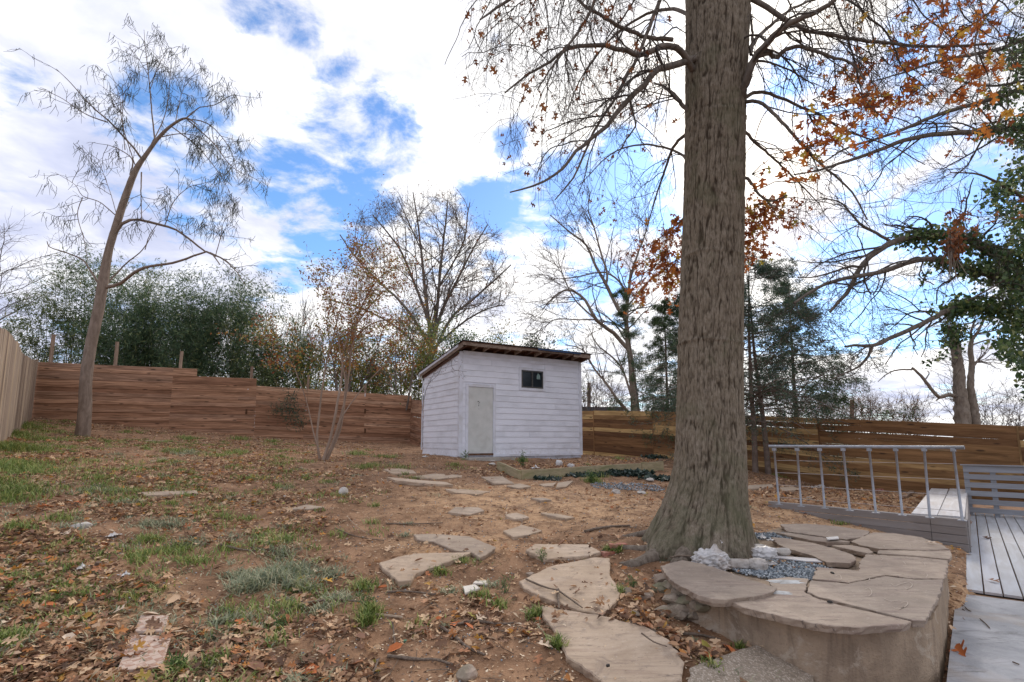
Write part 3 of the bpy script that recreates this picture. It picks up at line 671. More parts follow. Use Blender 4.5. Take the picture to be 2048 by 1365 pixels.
# ramp boards seen through the railing
def decking(name, poly, m_, parent, n_, th=.03):
    a, b_, c, d = poly      # near-left, near-right, far-right, far-left
    for i in range(n_):
        f = (i + .5) / n_; p0 = a + (b_ - a) * f; p1 = d + (c - d) * f; w_ = (np.linalg.norm(b_ - a)) / n_ * abs(np.cross(norm(b_ - a), norm(p1 - p0))[2])
        board(name, p0, p1, up, w_ - .006, th, m_, parent, 4, .0015)
ra = PZ(1822, 1029, .36); rb_ = PZ(1930, 1036, .36); rc = PZ(1936, 980, .36); rd2 = PZ(1861, 979, .36)
rp = thing('ramp', 'pale grey plank walkway behind the railing beside the slatted screen', 'ramp', ra)
decking('plank', (ra, rb_, rc, rd2), M_ramp, rp, 2, .035)
mb = MB(); cc = (ra + rb_ + rc + rd2) / 4; inn = [cc + (q - cc) * .96 for q in (ra, rb_, rc, rd2)]
mb.add([q - up * .02 for q in inn] + [q - up * .38 for q in inn], [(0,1,2,3),(4,7,6,5),(0,4,5,1),(1,5,6,2),(2,6,7,3),(3,7,4,0)]); mb.build('frame', M_grey, rp)

rl = thing('railing', 'galvanised pipe railing with thin cables above the grey kerb', 'railing', bx0)
tl = P(1538, 893, 9.72); tr_ = P(1929, 895.5, 7.65)
V_, F_ = tube1([tl, (tl + tr_) / 2, tr_], [.026]*3, 12, 2); obj('top_rail', V_, F_, M_galv, rl, smooth=True)
tops = [1548, 1594, 1639, 1686, 1738, 1791, 1848, 1906]; bots = [1558, 1602, 1649, 1699, 1751, 1804, 1859, 1924]; by = [1005, 1007, 1010, 1014, 1018, 1023, 1029, 1034]
wires = [[] for _ in range(4)]
for a, c, y_ in zip(tops, bots, by):
    f = (a - 1538) / (1929 - 1538)
    # railing line in plan: interpolate by view angle
    def on(px, py): return plane_hit(px, py, tl, tr_)
    t_ = on(a, 897); bt = on(c, y_); bt[2] = .352
    V_, F_ = tube1([bt, t_], [.018, .018], 10, 2); po = obj('post', V_, F_, M_galv, rl, smooth=True)
    mb = MB(); mb.box(bt + up * .006, bd, bn, up, .10, .07, .012); mb.build('base_plate', M_galv, po)
    mb = MB(); mb.box(t_ - up * .02, bd, bn, up, .055, .055, .05); mb.build('bracket', M_galv, po)
    for k in range(4): wires[k].append(t_ + (bt - t_) * (k + 1) / 4.6)
for k in range(4):
    w_ = wires[k]; V_, F_ = tube1(w_, [.0035] * len(w_), 5, 1); obj('cable', V_, F_, M_wire, rl)

# deck boards run away from the camera; patio slab in front
dk = thing('deck', 'grey painted plank deck below the slatted screen at right edge', 'deck', (BOX[0], BOX[1], DECK))
dstart = PZ(1917, 1176, DECK); dend = PZ(2048, 1194, DECK); dl = norm(dend - dstart)
NBD = 17; bw = .152
for i in range(NBD):
    off = (i + .5) * bw + .015
    # board i: line through BOX offset along NDIR; ends on the patio edge line
    b0 = np.array([BOX[0], BOX[1], DECK - .014]) + sn2 * (off - .155); A2 = np.array([[sd2[0], -dl[0]], [sd2[1], -dl[1]]]); rhs = (dstart - b0)[:2]
    t_, u_ = np.linalg.solve(A2, rhs); p0 = b0 + sd2 * (t_ + .0); p1 = b0 + sd2 * (5.6 - off * .0)
    if i == 0: p1 = b0 + sd2 * 5.6
    jt = random.uniform(.35, .7)
    board('deck_board', p0, p0 + (p1 - p0) * jt - sd2 * .002, up, bw - .012, .026, M_deck, dk, 3, .0012)
    board('deck_board', p0 + (p1 - p0) * jt + sd2 * .002, p1, up, bw - .012, .026, M_deck, dk, 3, .0012)
M_dark = simple('deck_joist_dark', (.03, .028, .026), (.05, .045, .04), 6)
p0 = dstart - up * .05 + dl * -.02; p1 = dstart + dl * 2.8 - up * .05; board('joist', p0 + sd2 * .04, p1 + sd2 * .04, -sd2, .04, .03, M_dark, dk, 2)
pc = [PZ(1913, 1186, DECK - .004), PZ(2048, 1201, DECK - .004) + dl * 1.5, np.array([5.5, 1.0, DECK - .004]), np.array([1.6, 1.9, DECK - .004]), PZ(1893, 1365, DECK - .004)]
_M_old = simple('patio_concrete', (.31, .32, .335), (.43, .435, .45), 3.2, .8, .45, .004, big=(1.6, .9, (.20, .20, .205)), spots=(9, .68, (.15, .145, .14)), stretch=(1, 1, 1))
M_patio, b_, bs = newmat('patio_concrete', .8, .3); w = wpos(b_); c = b_.mix(b_.mapr(b_.noise(w, 2.4, 6, .7, .6), .35, .65), (.30, .305, .315), (.44, .44, .45))
sv = b_.n('ShaderNodeMapping'); sv.inputs['Rotation'].default_value = (0, 0, .7); sv.inputs['Scale'].default_value = (1.2, 5, 1); b_.l(w, sv.inputs['Vector']); c = b_.mix(b_.mapr(b_.noise(sv.outputs[0], 1.6, 6, .7, .9), .52, .68, 0, .8), c, (.17, .165, .16))
c = b_.mix(b_.mapr(b_.noise(w, 90, 3, .6), .62, .72, 0, .5), c, (.55, .52, .48)); c = b_.mix(b_.mapr(b_.noise(w, 1.1, 4, .6, .4), .5, .66, 0, .45), c, (.36, .29, .22)); b_.l(c, bs.inputs['Base Color']); bump(b_, bs, b_.noise(w, 60, 5, .7), .5, .006)
pt_ = MB(); pt_.add(pc + [q - up * .2 for q in pc], [(0, 1, 2, 3, 4)[::-1], (5, 6, 7, 8, 9), (0, 1, 6, 5), (1, 2, 7, 6), (2, 3, 8, 7), (3, 4, 9, 8), (4, 0, 5, 9)]); o = pt_.build('patio', M_patio); o['kind'] = 'structure'

# slatted privacy screen
sc0 = P(1936, 1030, 11.55); sc0[2] = DECK; sdr = np.array([.758, -.652, 0.]); scn = -sd2
scr = thing('slatted_screen', 'grey horizontal slat screen with flat cap at the end of the deck', 'screen', sc0)
M_scr = wood('grey_screen_paint', [(0, (.25, .26, .28)), (1, (.30, .31, .335))], (1.4, 14, 14), False, .15, .6, (.2, .19, .19), gl=.88, bmp=.15)
ZT = P(1931, 929, 11.55)[2]; tot_h = ZT - DECK - .03; pr = tot_h / 6.0
for k in range(6):
    h_ = pr * (.62 if k else .75); zc = ZT - .03 - pr * k - h_ / 2; p0 = sc0.copy(); p1 = sc0 + sdr * 3.2; p0[2] = p1[2] = zc
    board('slat', p0, p1, scn, h_, .022, M_scr, scr, 3, .0015)
for s in (.045, .47, 1.5, 2.5):
    q = sc0 + sdr * s + sd2 * .04; p0 = q.copy(); p0[2] = DECK; p1 = q.copy(); p1[2] = ZT - .035; board('post', p0, p1, scn, .09, .05, M_scr, scr, 2, .001)
p0 = sc0 - sdr * .04; p1 = sc0 + sdr * 3.2; p0[2] = p1[2] = ZT - .012; board('cap', p0, p1, up, .12, .024, M_scr, scr, 2, .001)

# ================================================================ FLAGSTONE TERRACE
def stonemat(name, c1, c2, c3, streak=(.8, 7, 1)):
    m, b_, bs = newmat(name, .82, .25); v = ocoord(b_, (1, 1, 1)); vs = ocoord(b_, streak)
    f = b_.noise(v, 2.4, 6, .6, .4); s_ = b_.noise(vs, 1.6, 6, .65, 1.2); fi = b_.noise(v, 45, 3, .6)
    oi = b_.n('ShaderNodeObjectInfo')
    c = b_.mix(b_.mapr(f, .3, .7), c1, c2); c = b_.mix(b_.mapr(s_, .45, .72, 0, .8), c, c3)
    c = b_.mix(1., c, b_.ramp(oi.outputs['Random'], [(0, (.86, .86, .88)), (1, (1.1, 1.06, 1.02))]), 'MULTIPLY')
    c = b_.mix(b_.mapr(b_.noise(v, 5.5, 6, .7, .8), .52, .68, 0, .55), c, (.20, .15, .12)); c = b_.mix(b_.mapr(b_.noise(v, 1.3, 5, .6, .5), .52, .66, 0, .4), c, (.58, .46, .35)); c = b_.mix(b_.mapr(fi, .60, .75, 0, .45), c, (.6, .52, .44)); c = b_.mix(b_.mapr(fi, .36, .28, 0, .5), c, (.10, .08, .07))
    # hairline scratches and delamination ridges
    rg = b_.math('ABSOLUTE', b_.math('SUBTRACT', b_.noise(vs, .9, 5, .55, 2.0), .5)); cr = b_.mapr(rg, .0, .012, .7, 0)
    c = b_.mix(b_.math('MULTIPLY', cr, b_.mapr(f, .45, .6)), c, (.09, .07, .06))
    b_.l(c, bs.inputs['Base Color']); h = b_.math('SUBTRACT', b_.math('ADD', b_.math('MULTIPLY', s_, .8), b_.math('MULTIPLY', fi, .3)), b_.math('MULTIPLY', cr, .6))
    bump(b_, bs, h, .4, .004); return m
M_flag = stonemat('terrace_flagstone', (.29, .232, .18), (.41, .33, .255), (.24, .175, .145))
M_flag2 = stonemat('yard_flagstone', (.36, .275, .195), (.48, .375, .275), (.31, .225, .165))
M_rough = simple('stone_edge', (.26, .2, .15), (.36, .28, .22), 8, .9, .8, .02)
def rough_outline(poly, step, amp, rng):
    o = []; n = len(poly)
    for i in range(n):
        a, c = poly[i], poly[(i + 1) % n]; L = np.linalg.norm((c - a)[:2]); k = max(1, int(L / step)); nn = norm(np.array([(c - a)[1], -(c - a)[0], 0]))
        for j in range(k): o.append(a + (c - a) * j / k + nn * (rng.normal(0, amp) if j else rng.normal(0, amp * .4)))
    return o
def slab(name, poly, th, mat, parent=None, step=.06, amp=.006, seed=0, bev=.008, und=.012):
    rng = np.random.default_rng(seed); poly = [np.array(p, float) for p in poly]
    ar = sum(poly[i][0] * poly[(i + 1) % len(poly)][1] - poly[(i + 1) % len(poly)][0] * poly[i][1] for i in range(len(poly)))
    if ar < 0: poly = poly[::-1]
    o = rough_outline(poly, step, amp, rng); n = len(o); V = []
    def inset(k, d):
        a, b_, c = o[k - 1], o[k], o[(k + 1) % n]; t = norm((c - a) * np.array([1, 1, 0])); return b_ - np.array([t[1], -t[0], 0]) * d
    V += [inset(k, bev) for k in range(n)]
    V += [o[k] - up * (bev * .8 + abs(rng.normal(0, .002))) for k in range(n)]
    V += [inset(k, rng.uniform(-.004, und)) - up * th * .55 for k in range(n)]
    V += [inset(k, und) - up * th for k in range(n)]
    Fc = [tuple(range(n))]
    for r_ in range(3): Fc += [(r_ * n + (k + 1) % n, r_ * n + k, (r_ + 1) * n + k, (r_ + 1) * n + (k + 1) % n) for k in range(n)]
    Fc.append(tuple(range(3 * n, 4 * n))[::-1])
    me_o = obj(name, V, [Fc[0]] + [f[::-1] for f in Fc[1:-1]] + [Fc[-1]] if False else Fc, mat, parent)
    return me_o
tw = [(1372,1192),(1440,1208),(1540,1236),(1640,1256),(1760,1263),(1845,1248),(1866,1238),(1884,1180),(1892,1130),(1878,1106),(1840,1086),(1750,1067),(1640,1058),(1560,1055),(1500,1075),(1440,1100),(1385,1150)]
tw = [PZ(a, c, .24) for a, c in tw]
ter = thing('terrace', 'curved raised terrace of irregular flagstones on a tan concrete wall', 'terrace', np.array([3., 4.8, 0]))
rngT = np.random.default_rng(3); twr = rough_outline(tw, .08, .004, rngT); n = len(twr)
mcw, b_, bs = newmat('stucco_wall', .9, .2); w = wpos(b_); f = b_.noise(w, 5, 6, .65, .4); f2 = b_.noise(w, 60, 3, .6)
c = b_.mix(b_.mapr(f, .3, .7), (.27, .20, .14), (.40, .30, .21)); c = b_.mix(b_.mapr(b_.noise(w, 1.7, 5, .6, .3), .5, .7, 0, .5), c, (.42, .30, .19)); c = b_.mix(b_.mapr(f2, .35, .28, 0, .5), c, (.12, .09, .07))
sv = b_.n('ShaderNodeMapping'); sv.inputs['Scale'].default_value = (9, 9, 1.1); b_.l(w, sv.inputs['Vector']); c = b_.mix(b_.mapr(b_.noise(sv.outputs[0], 1., 5, .65, .6), .5, .68, 0, .55), c, (.17, .125, .09))
c = b_.mix(b_.mapr(b_.noise(w, 3.3, 6, .7, .8), .56, .64, 0, .5), c, (.50, .42, .33)); b_.l(c, bs.inputs['Base Color']); bump(b_, bs, b_.math('ADD', f, b_.math('MULTIPLY', f2, .8)), .8, .015)
mb = MB(); mb.add(twr + [q * np.array([1, 1, 0]) - up * .35 for q in twr], [tuple(range(n))] + [((k + 1) % n, k, n + k, n + (k + 1) % n) for k in range(n)]); mb.build('wall', mcw, ter)
z7 = lambda a: (1000 + a[0] * .29297, 965 + a[1] * .29297); z8 = lambda a: (1448 + a[0] * .29297, 965 + a[1] * .29297); z6 = lambda a: (500 + a[0] * .29297, 965 + a[1] * .29297); z2 = lambda a: (500 + a[0] * .3418, 600 + a[1] * .3418); z4 = lambda a: (1448 + a[0] * .29297, 765 + a[1] * .29297); z1 = lambda a: (a[0] * .3418, 600 + a[1] * .3418)
TST = [
 (z7, .335, [(1095,570),(1245,530),(1400,560),(1640,640),(1890,720),(1870,745),(1790,768),(1650,785),(1530,800),(1450,795),(1350,768),(1260,718),(1190,685),(1130,630)]),
 (z8, .305, [(0,795),(120,775),(350,735),(320,700),(300,660),(440,645),(575,658),(550,745),(640,795),(800,840),(1000,885),(1280,950),(1250,965),(1080,978),(870,988),(600,962),(300,892),(130,852)]),
 (z8, .306, [(590,668),(850,692),(1100,640),(1300,664),(1495,664),(1480,740),(1400,900),(1380,940),(1290,940),(1000,868),(650,782),(568,745)]),
 (z8, .307, [(635,578),(920,603),(928,540),(970,492),(1300,508),(1530,533),(1525,600),(1500,655),(1300,656),(1100,630),(850,684),(600,655)]),
 (z8, .306, [(1045,484),(1062,463),(1300,466),(1545,465),(1555,500),(1540,524),(1300,499)]),
 (z8, .308, [(865,402),(1020,342),(1150,345),(1350,375),(1480,420),(1540,455),(1380,462),(1060,452),(940,430)]),
 (z8, .304, [(385,285),(560,282),(770,300),(992,332),(985,350),(935,375),(830,388),(600,358),(430,333)]),
 (z8, .303, [(350,342),(430,342),(600,367),(820,397),(860,405),(700,407),(590,395),(480,370)]),
 (z8, .306, [(320,375),(410,380),(590,410),(740,448),(880,494),(903,530),(860,550),(700,543),(600,498),(440,453),(370,422)]),
 (z8, .305, [(735,430),(850,427),(990,452),(1020,475),(980,485),(880,462)])]
for i, (zf, zz_, pl) in enumerate(TST):
    slab('flagstone', [PZ(*zf(a), zz_) for a in pl], .052 if i else .06, M_flag, ter, .045, .006, 40 + i, .004, .016)
# broken masonry at the terrace's left end
def rock(name, c, sz, mat, seed=0, label=None, cat=None, parent=None, flat=.7, group=None, sub=2):
    import bmesh
    bm = bmesh.new(); bmesh.ops.create_icosphere(bm, subdivisions=sub, radius=1); r = np.random.default_rng(seed)
    A = [norm(r.normal(0, 1, 3)) for _ in range(9)]; D = r.uniform(.55, .9, 9)
    for v in bm.verts:
        p = np.array(v.co)
        for a, d in zip(A, D):
            k = p @ a
            if k > d: p = p - a * (k - d)
        p = p * (1 + r.normal(0, .02)); v.co = Vector(p)
    V = np.array([v.co for v in bm.verts]) * np.array(sz); Fc = [tuple(v.index for v in f.verts) for f in bm.faces]; bm.free()
    a = r.uniform(0, 6.28); Rm = np.array([[math.cos(a), -math.sin(a), 0], [math.sin(a), math.cos(a), 0], [0, 0, 1]])
    o = obj(name, V @ Rm.T + np.array(c), Fc, mat, parent); return setp(o, label, cat, group)
M_rubble = simple('mortar_rubble', (.24, .185, .135), (.36, .29, .225), 12, .95, .9, .02, big=(4, .6, (.12, .14, .06)))
for i, (px, py, zc, s) in enumerate(((1335,1222,.12,.09),(1372,1202,.18,.10),(1400,1212,.19,.08),(1430,1210,.2,.06),(1360,1225,.1,.10),(1325,1178,.16,.09),(1345,1172,.19,.10),(1300,1206,.06,.08),(1358,1212,.13,.11),(1372,1222,.10,.10),(1352,1200,.17,.10),(1345,1235,.06,.10),(1388,1232,.09,.08),(1410,1240,.06,.07),(1366,1185,.19,.10))):
    rock('rubble', PZ(px, py, zc), (s * 1.2, s, s * .6), M_rubble, 60 + i, parent=ter)
# gravel patch beside the oak
M_grav = leafmat('gravel_grey', [(0, (.10, .115, .13)), (.5, (.22, .25, .27)), (.85, (.36, .39, .41)), (1, (.5, .52, .53))], .85, 0)
rng = np.random.default_rng(12); gpoly = [PZ(*z8(a), .25)[:2] for a in ((-150,540),(60,520),(400,480),(560,540),(900,570),(640,640),(560,650),(300,655),(180,640),(-20,600),(300,330),(470,380))]
GR = (np.array([[1,0,0],[0,1,0],[-1,0,0],[0,-1,0],[0,0,.7],[.2,.1,-.7]], float), np.array([[0,1,4],[1,2,4],[2,3,4],[3,0,4],[1,0,5],[2,1,5],[3,2,5],[0,3,5]]))
def gravel(name, cen, rx, ry, n_, z, seed, sz=(.008, .02)):
    r = np.random.default_rng(seed); a = r.uniform(0, 6.28, n_); q = np.sqrt(r.uniform(0, 1, n_)); x = cen[0] + rx * q * np.cos(a); y = cen[1] + ry * q * np.sin(a)
    zc = (np.full(n_, z) if z is not None else HZ(x, y)) + r.uniform(0, .02, n_); d = r.normal(0, 1, (n_, 3)); d[:, 2] *= .3
    V, Fq, rn_ = scatter(r, GR, np.stack([x, y, zc], 1), d, r.uniform(sz[0], sz[1], n_)); o = obj(name, V, Fq, M_grav, None, np.array([cen[0], cen[1], 0]), attr={'rnd': rn_}); o['kind'] = 'stuff'; return o
c_ = PZ(1560, 1140, .25); gravel('gravel', c_, .48, .42, 2600, .25, 1); setp(bpy.data.objects['gravel'], 'blue grey gravel filling the gap between flagstones beside the oak', 'gravel')
c_ = PZ(1545, 1072, .27); setp(gravel('gravel', c_, .7, .22, 1100, .258, 2), 'grey gravel strip behind the oak base along the far flagstones', 'gravel')
c_ = gp(1255, 974); setp(gravel('gravel', c_, .8, .5, 700, None, 3, (.01, .025)), 'small patch of grey gravel in front of the garden bed', 'gravel')

# ================================================================ STEPPING STONES
YST = [
 (z6, 'wide boomerang shaped flagstone, the farther of two overlapping ones left of the path', [(1115,390),(1250,388),(1500,405),(1680,475),(1610,530),(1570,548),(1510,512),(1400,500),(1250,440),(1140,425)]),
 (z6, 'large weedy flagstone with a twig lying on it, left of the steps', [(880,575),(1000,540),(1120,516),(1300,512),(1510,510),(1450,540),(1300,600),(1130,665),(1100,710),(1010,715),(930,640)]),
 (z7, 'oblong flagstone between the brick and the fan shaped stone', [(175,500),(240,455),(600,448),(690,500),(600,532),(450,552),(300,565)]),
 (z7, 'big fan shaped flagstone with a forked twig lying on it', [(130,720),(350,612),(650,542),(750,545),(752,680),(822,800),(790,850),(700,925),(540,905),(300,830),(160,765)]),
 (z7, 'largest foreground flagstone at the bottom centre', [(275,890),(450,915),(650,935),(1000,1010),(1160,1120),(1260,1290),(1240,1420),(760,1450),(620,1330),(450,1220),(400,1090),(300,960)]),
 (z7, 'pebbly aggregate slab at the foot of the terrace wall', [(1290,1330),(1500,1240),(1740,1160),(1850,1190),(2048,1310),(2150,1380),(2150,1450),(1300,1450)]),
 (z7, 'pale worn triangular flagstone half buried in the path left of the roots', [(20,350),(150,300),(240,320),(290,335),(190,372),(90,392)]),
 (z6, 'thin oblong flagstone in mid path, one before the sandy patch', [(1350,205),(1400,180),(1560,188),(1600,208),(1500,225)]),
 (z6, 'sliver of flagstone right behind the worn triangular one', [(1745,245),(1790,234),(1870,235),(1905,246),(1810,260)]),
 (z2, 'long narrow flagstone edge pointing to the shed door', [(800,1052),(1000,1072),(1150,1080),(1190,1100),(1050,1097),(850,1078)]),
 (z2, 'flat flagstone just behind the long narrow one', [(950,1035),(1080,1022),(1230,1038),(1240,1048),(1100,1056)]),
 (z2, 'four sided flagstone nearest the bed corner', [(1350,1042),(1480,1040),(1545,1082),(1430,1082)]),
 (z2, 'small pointed flagstone right of the one at the bed corner', [(1500,1100),(1580,1082),(1645,1103),(1570,1117)]),
 (z2, 'broad low flagstone in the middle of the path to the shed', [(1140,1115),(1240,1112),(1400,1120),(1330,1147),(1200,1142)]),
 (z2, 'buried flagstone left of the shed door beneath weeds', [(780,992),(880,988),(960,1000),(975,1018),(830,1018)]),
 (z2, 'small dusty flagstone in the sandy middle of the yard', [(1640,1177),(1720,1174),(1765,1190),(1700,1194)]),
 (z2, 'left flagstone of the pair below the garden bed boards', [(1690,1082),(1790,1080),(1775,1096),(1720,1097)]),
 (z2, 'right flagstone of the pair below the garden bed boards', [(1800,1082),(1890,1076),(1850,1100),(1790,1102)]),
 (z2, 'rust brown flat stone among leaves left of the path', [(220,1240),(330,1215),(435,1235),(340,1246)]),
 (z4, 'grey flagstone seen between oak trunk and first railing post', [(140,708),(330,702),(345,728),(150,738)]),
 (z4, 'pale flagstone seen through the second railing gap', [(380,732),(470,727),(525,745),(400,752)]),
 (z1, 'flat tan slab in the grass on the left side of the yard', [(820,1132),(1150,1130),(1160,1152),(850,1157)]),
 (z2, 'thin pale stone strip in the sand right of centre', [(1490,1270),(1560,1262),(1620,1275),(1560,1287)]),
 (z2, 'longer pale stone strip left of the oak in the sand', [(1700,1262),(1800,1262),(1900,1280),(1850,1292),(1740,1275)])]
M_agg = simple('pebble_aggregate', (.24, .19, .14), (.36, .29, .22), 30, .9, .9, .01, spots=(70, .55, (.5, .42, .34)))
for i, (zf, lab, pl) in enumerate(YST):
    pts = [gp(*zf(a)) for a in pl]; A_ = np.array([[p[0], p[1], 1] for p in pts]); co = np.linalg.lstsq(A_, np.array([p[2] for p in pts]), rcond=None)[0]
    big = i in (0, 1, 2, 3, 4, 5)
    lift = .05 if big else .035
    if i == 9: lift = .06
    pts = [np.array([p[0], p[1], p[0] * co[0] + p[1] * co[1] + co[2] + lift]) for p in pts]
    o = slab('flagstone', pts, .06 if big else .07, M_agg if i == 5 else M_flag2, None, .05 if big else .1, .006, 100 + i); setp(o, lab, 'flagstone', 'flagstones set in the yard')
# ================================================================ THE BIG OAK
def zc_of(p): return p[1] * math.cos(PITCH) + (p[2] - EYE) * math.sin(PITCH)
M_oak, b_, bs = newmat('oak_bark', .95, .15)
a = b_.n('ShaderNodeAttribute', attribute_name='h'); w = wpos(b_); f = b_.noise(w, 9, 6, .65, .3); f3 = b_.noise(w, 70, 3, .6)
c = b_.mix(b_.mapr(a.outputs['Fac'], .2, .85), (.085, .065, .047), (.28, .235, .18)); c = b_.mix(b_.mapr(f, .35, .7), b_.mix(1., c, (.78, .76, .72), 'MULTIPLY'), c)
sp = b_.n('ShaderNodeSeparateXYZ'); b_.l(w, sp.inputs[0])
gr_ = b_.n('ShaderNodeMapping'); gr_.inputs['Scale'].default_value = (1, 1, .16); b_.l(w, gr_.inputs['Vector']); fg = b_.noise(gr_.outputs[0], 85, 4, .7, .3); c = b_.mix(b_.mapr(fg, .3, .62), b_.mix(1., c, (.5, .48, .45), 'MULTIPLY'), c)
mo = b_.math('MULTIPLY', b_.mapr(b_.noise(w, 3.2, 5, .6, .3), .40, .6), b_.mapr(sp.outputs[2], 1.5, .6, 0, .45)); c = b_.mix(mo, c, (.10, .105, .06))
mo2 = b_.math('MULTIPLY', b_.mapr(b_.noise(w, 2., 5, .6, .3), .52, .66), .35); c = b_.mix(mo2, c, (.13, .13, .075))
b_.l(c, bs.inputs['Base Color']); bump(b_, bs, b_.math('ADD', f, b_.math('MULTIPLY', f3, .5)), .6, .012)
M_limb = barkmat('grey_limb_bark', (.10, .082, .066), (.20, .165, .135), 14)
M_twig = simple('oak_twig', (.055, .045, .038), (.12, .098, .08), 6, .9, 0)
M_twig_w = simple('brown_twig', (.12, .075, .045), (.2, .13, .085), 6, .9, 0)
YO = 6.15
rows_ = [(-420,1440,138),(-200,1437,134),(0,1436,130),(100,1434,126),(200,1431,122),(300,1429,121),(400,1427,122),(500,1424,125),(600,1421,128),(700,1419,131),(800,1418,134),(880,1419,141),(930,1418,147),(970,1414,158),(1000,1409,170),(1030,1404,188),(1060,1398,210),(1085,1394,228),(1130,1392,250)]
zs, cx_, rr_ = [], [], []
for py, cx, w_ in rows_:
    p = P(cx, py, YO); zs.append(p[2]); cx_.append(p[0]); rr_.append(w_ / 2 * zc_of(p) / F * .925)
zs, cx_, rr_ = (np.array(v)[::-1] for v in (zs, cx_, rr_))
ztop_ = zs[-1]; zb_ = .12
NA, NZ = 320, 820; th = np.arange(NA) / NA * 2 * np.pi
zz2 = zb_ + (ztop_ - zb_) * np.linspace(0, 1, NZ) ** 1.25
r0 = np.interp(zz2, zs, rr_); xc = np.interp(zz2, zs, cx_)
TH, ZZ = np.meshgrid(th, zz2)
flare = np.exp(-np.clip(ZZ - .28, 0, 9) / .20)
rg = np.random.default_rng(5); lob = 0
for k, (m_, ph, am) in enumerate(((5, .7, .5), (8, 2.1, .3), (13, 1.2, .18))): lob = lob + am * np.cos(m_ * TH + ph + .5 * np.sin(2 * TH))
Rr = r0[:, None] * (1 + flare * .16 * lob + .018 * np.cos(3 * TH + ZZ * .5))
tn = TH / (2 * np.pi)
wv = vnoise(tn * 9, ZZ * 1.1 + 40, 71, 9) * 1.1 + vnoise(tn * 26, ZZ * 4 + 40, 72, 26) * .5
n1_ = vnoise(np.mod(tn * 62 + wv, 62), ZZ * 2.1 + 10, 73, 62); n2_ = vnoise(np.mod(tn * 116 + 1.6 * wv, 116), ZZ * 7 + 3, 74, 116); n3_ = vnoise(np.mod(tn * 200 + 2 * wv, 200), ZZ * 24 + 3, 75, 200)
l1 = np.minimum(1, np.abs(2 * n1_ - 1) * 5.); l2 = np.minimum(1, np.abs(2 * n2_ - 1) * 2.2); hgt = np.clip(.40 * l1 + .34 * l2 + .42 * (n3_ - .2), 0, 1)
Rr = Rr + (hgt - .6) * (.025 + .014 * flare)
# branch collars / healed ring scars
for zr, am in ((P(1420, 520, YO)[2], .012), (P(1420, 690, YO)[2], .018), (P(1420, 250, YO)[2], .010)):
    Rr += am * np.exp(-((ZZ - zr - .02 * np.sin(TH * 2)) / .02) ** 2) * (.5 + .5 * n2_)
Vx = xc[:, None] + Rr * np.cos(TH); Vy = YO + Rr * np.sin(TH)
idx = np.arange(NA * NZ).reshape(NZ, NA); nx2 = np.roll(idx, -1, 1)
Fq = np.stack([idx[:-1], nx2[:-1], nx2[1:], idx[1:]], -1).reshape(-1, 4)
oak = thing('oak_tree', 'massive furrowed oak trunk rising through the whole picture beside the terrace', 'tree', (OAKX, YO, .25))
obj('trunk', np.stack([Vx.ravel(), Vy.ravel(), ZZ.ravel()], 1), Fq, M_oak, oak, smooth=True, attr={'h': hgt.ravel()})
# surface roots
for pts, r_ in ((((1330,1075,5.95),(1290,1092,5.8),(1262,1100,5.75),(1235,1092,5.9)), .075), (((1345,1060,6.05),(1290,1068,6.1),(1240,1072,6.2),(1180,1075,6.3)), .05),
                (((1360,1090,5.7),(1345,1110,5.45),(1335,1118,5.35)), .07), (((1395,1100,5.6),(1388,1112,5.4),(1375,1122,5.2)), .06), (((1470,1085,5.75),(1505,1100,5.5),(1520,1108,5.4)), .06),
                (((1310,1050,6.3),(1265,1052,6.6),(1225,1052,6.8)), .035), (((1440,1095,5.6),(1445,1105,5.42)), .06)):
    q = []
    for j, (px, py, Yv) in enumerate(pts):
        p = P(px, py, Yv); q.append([p[0], p[1], hz(p[0], p[1]) + (.05 if j == 0 else .0 if j < len(pts) - 1 else -.05)])
    q[0] = [q[0][0] * .6 + OAKX * .4, q[0][1] * .75 + YO * .25, q[0][2] + .08]
    V_, F_ = tube1(q, [r_ * 1.7] + list(np.linspace(r_, r_ * .45, len(q) - 1)), 10, 6, .05, 3); obj('root', V_, F_, barkmat('root_bark', (.11, .085, .065), (.22, .18, .14), 25), oak, smooth=True)

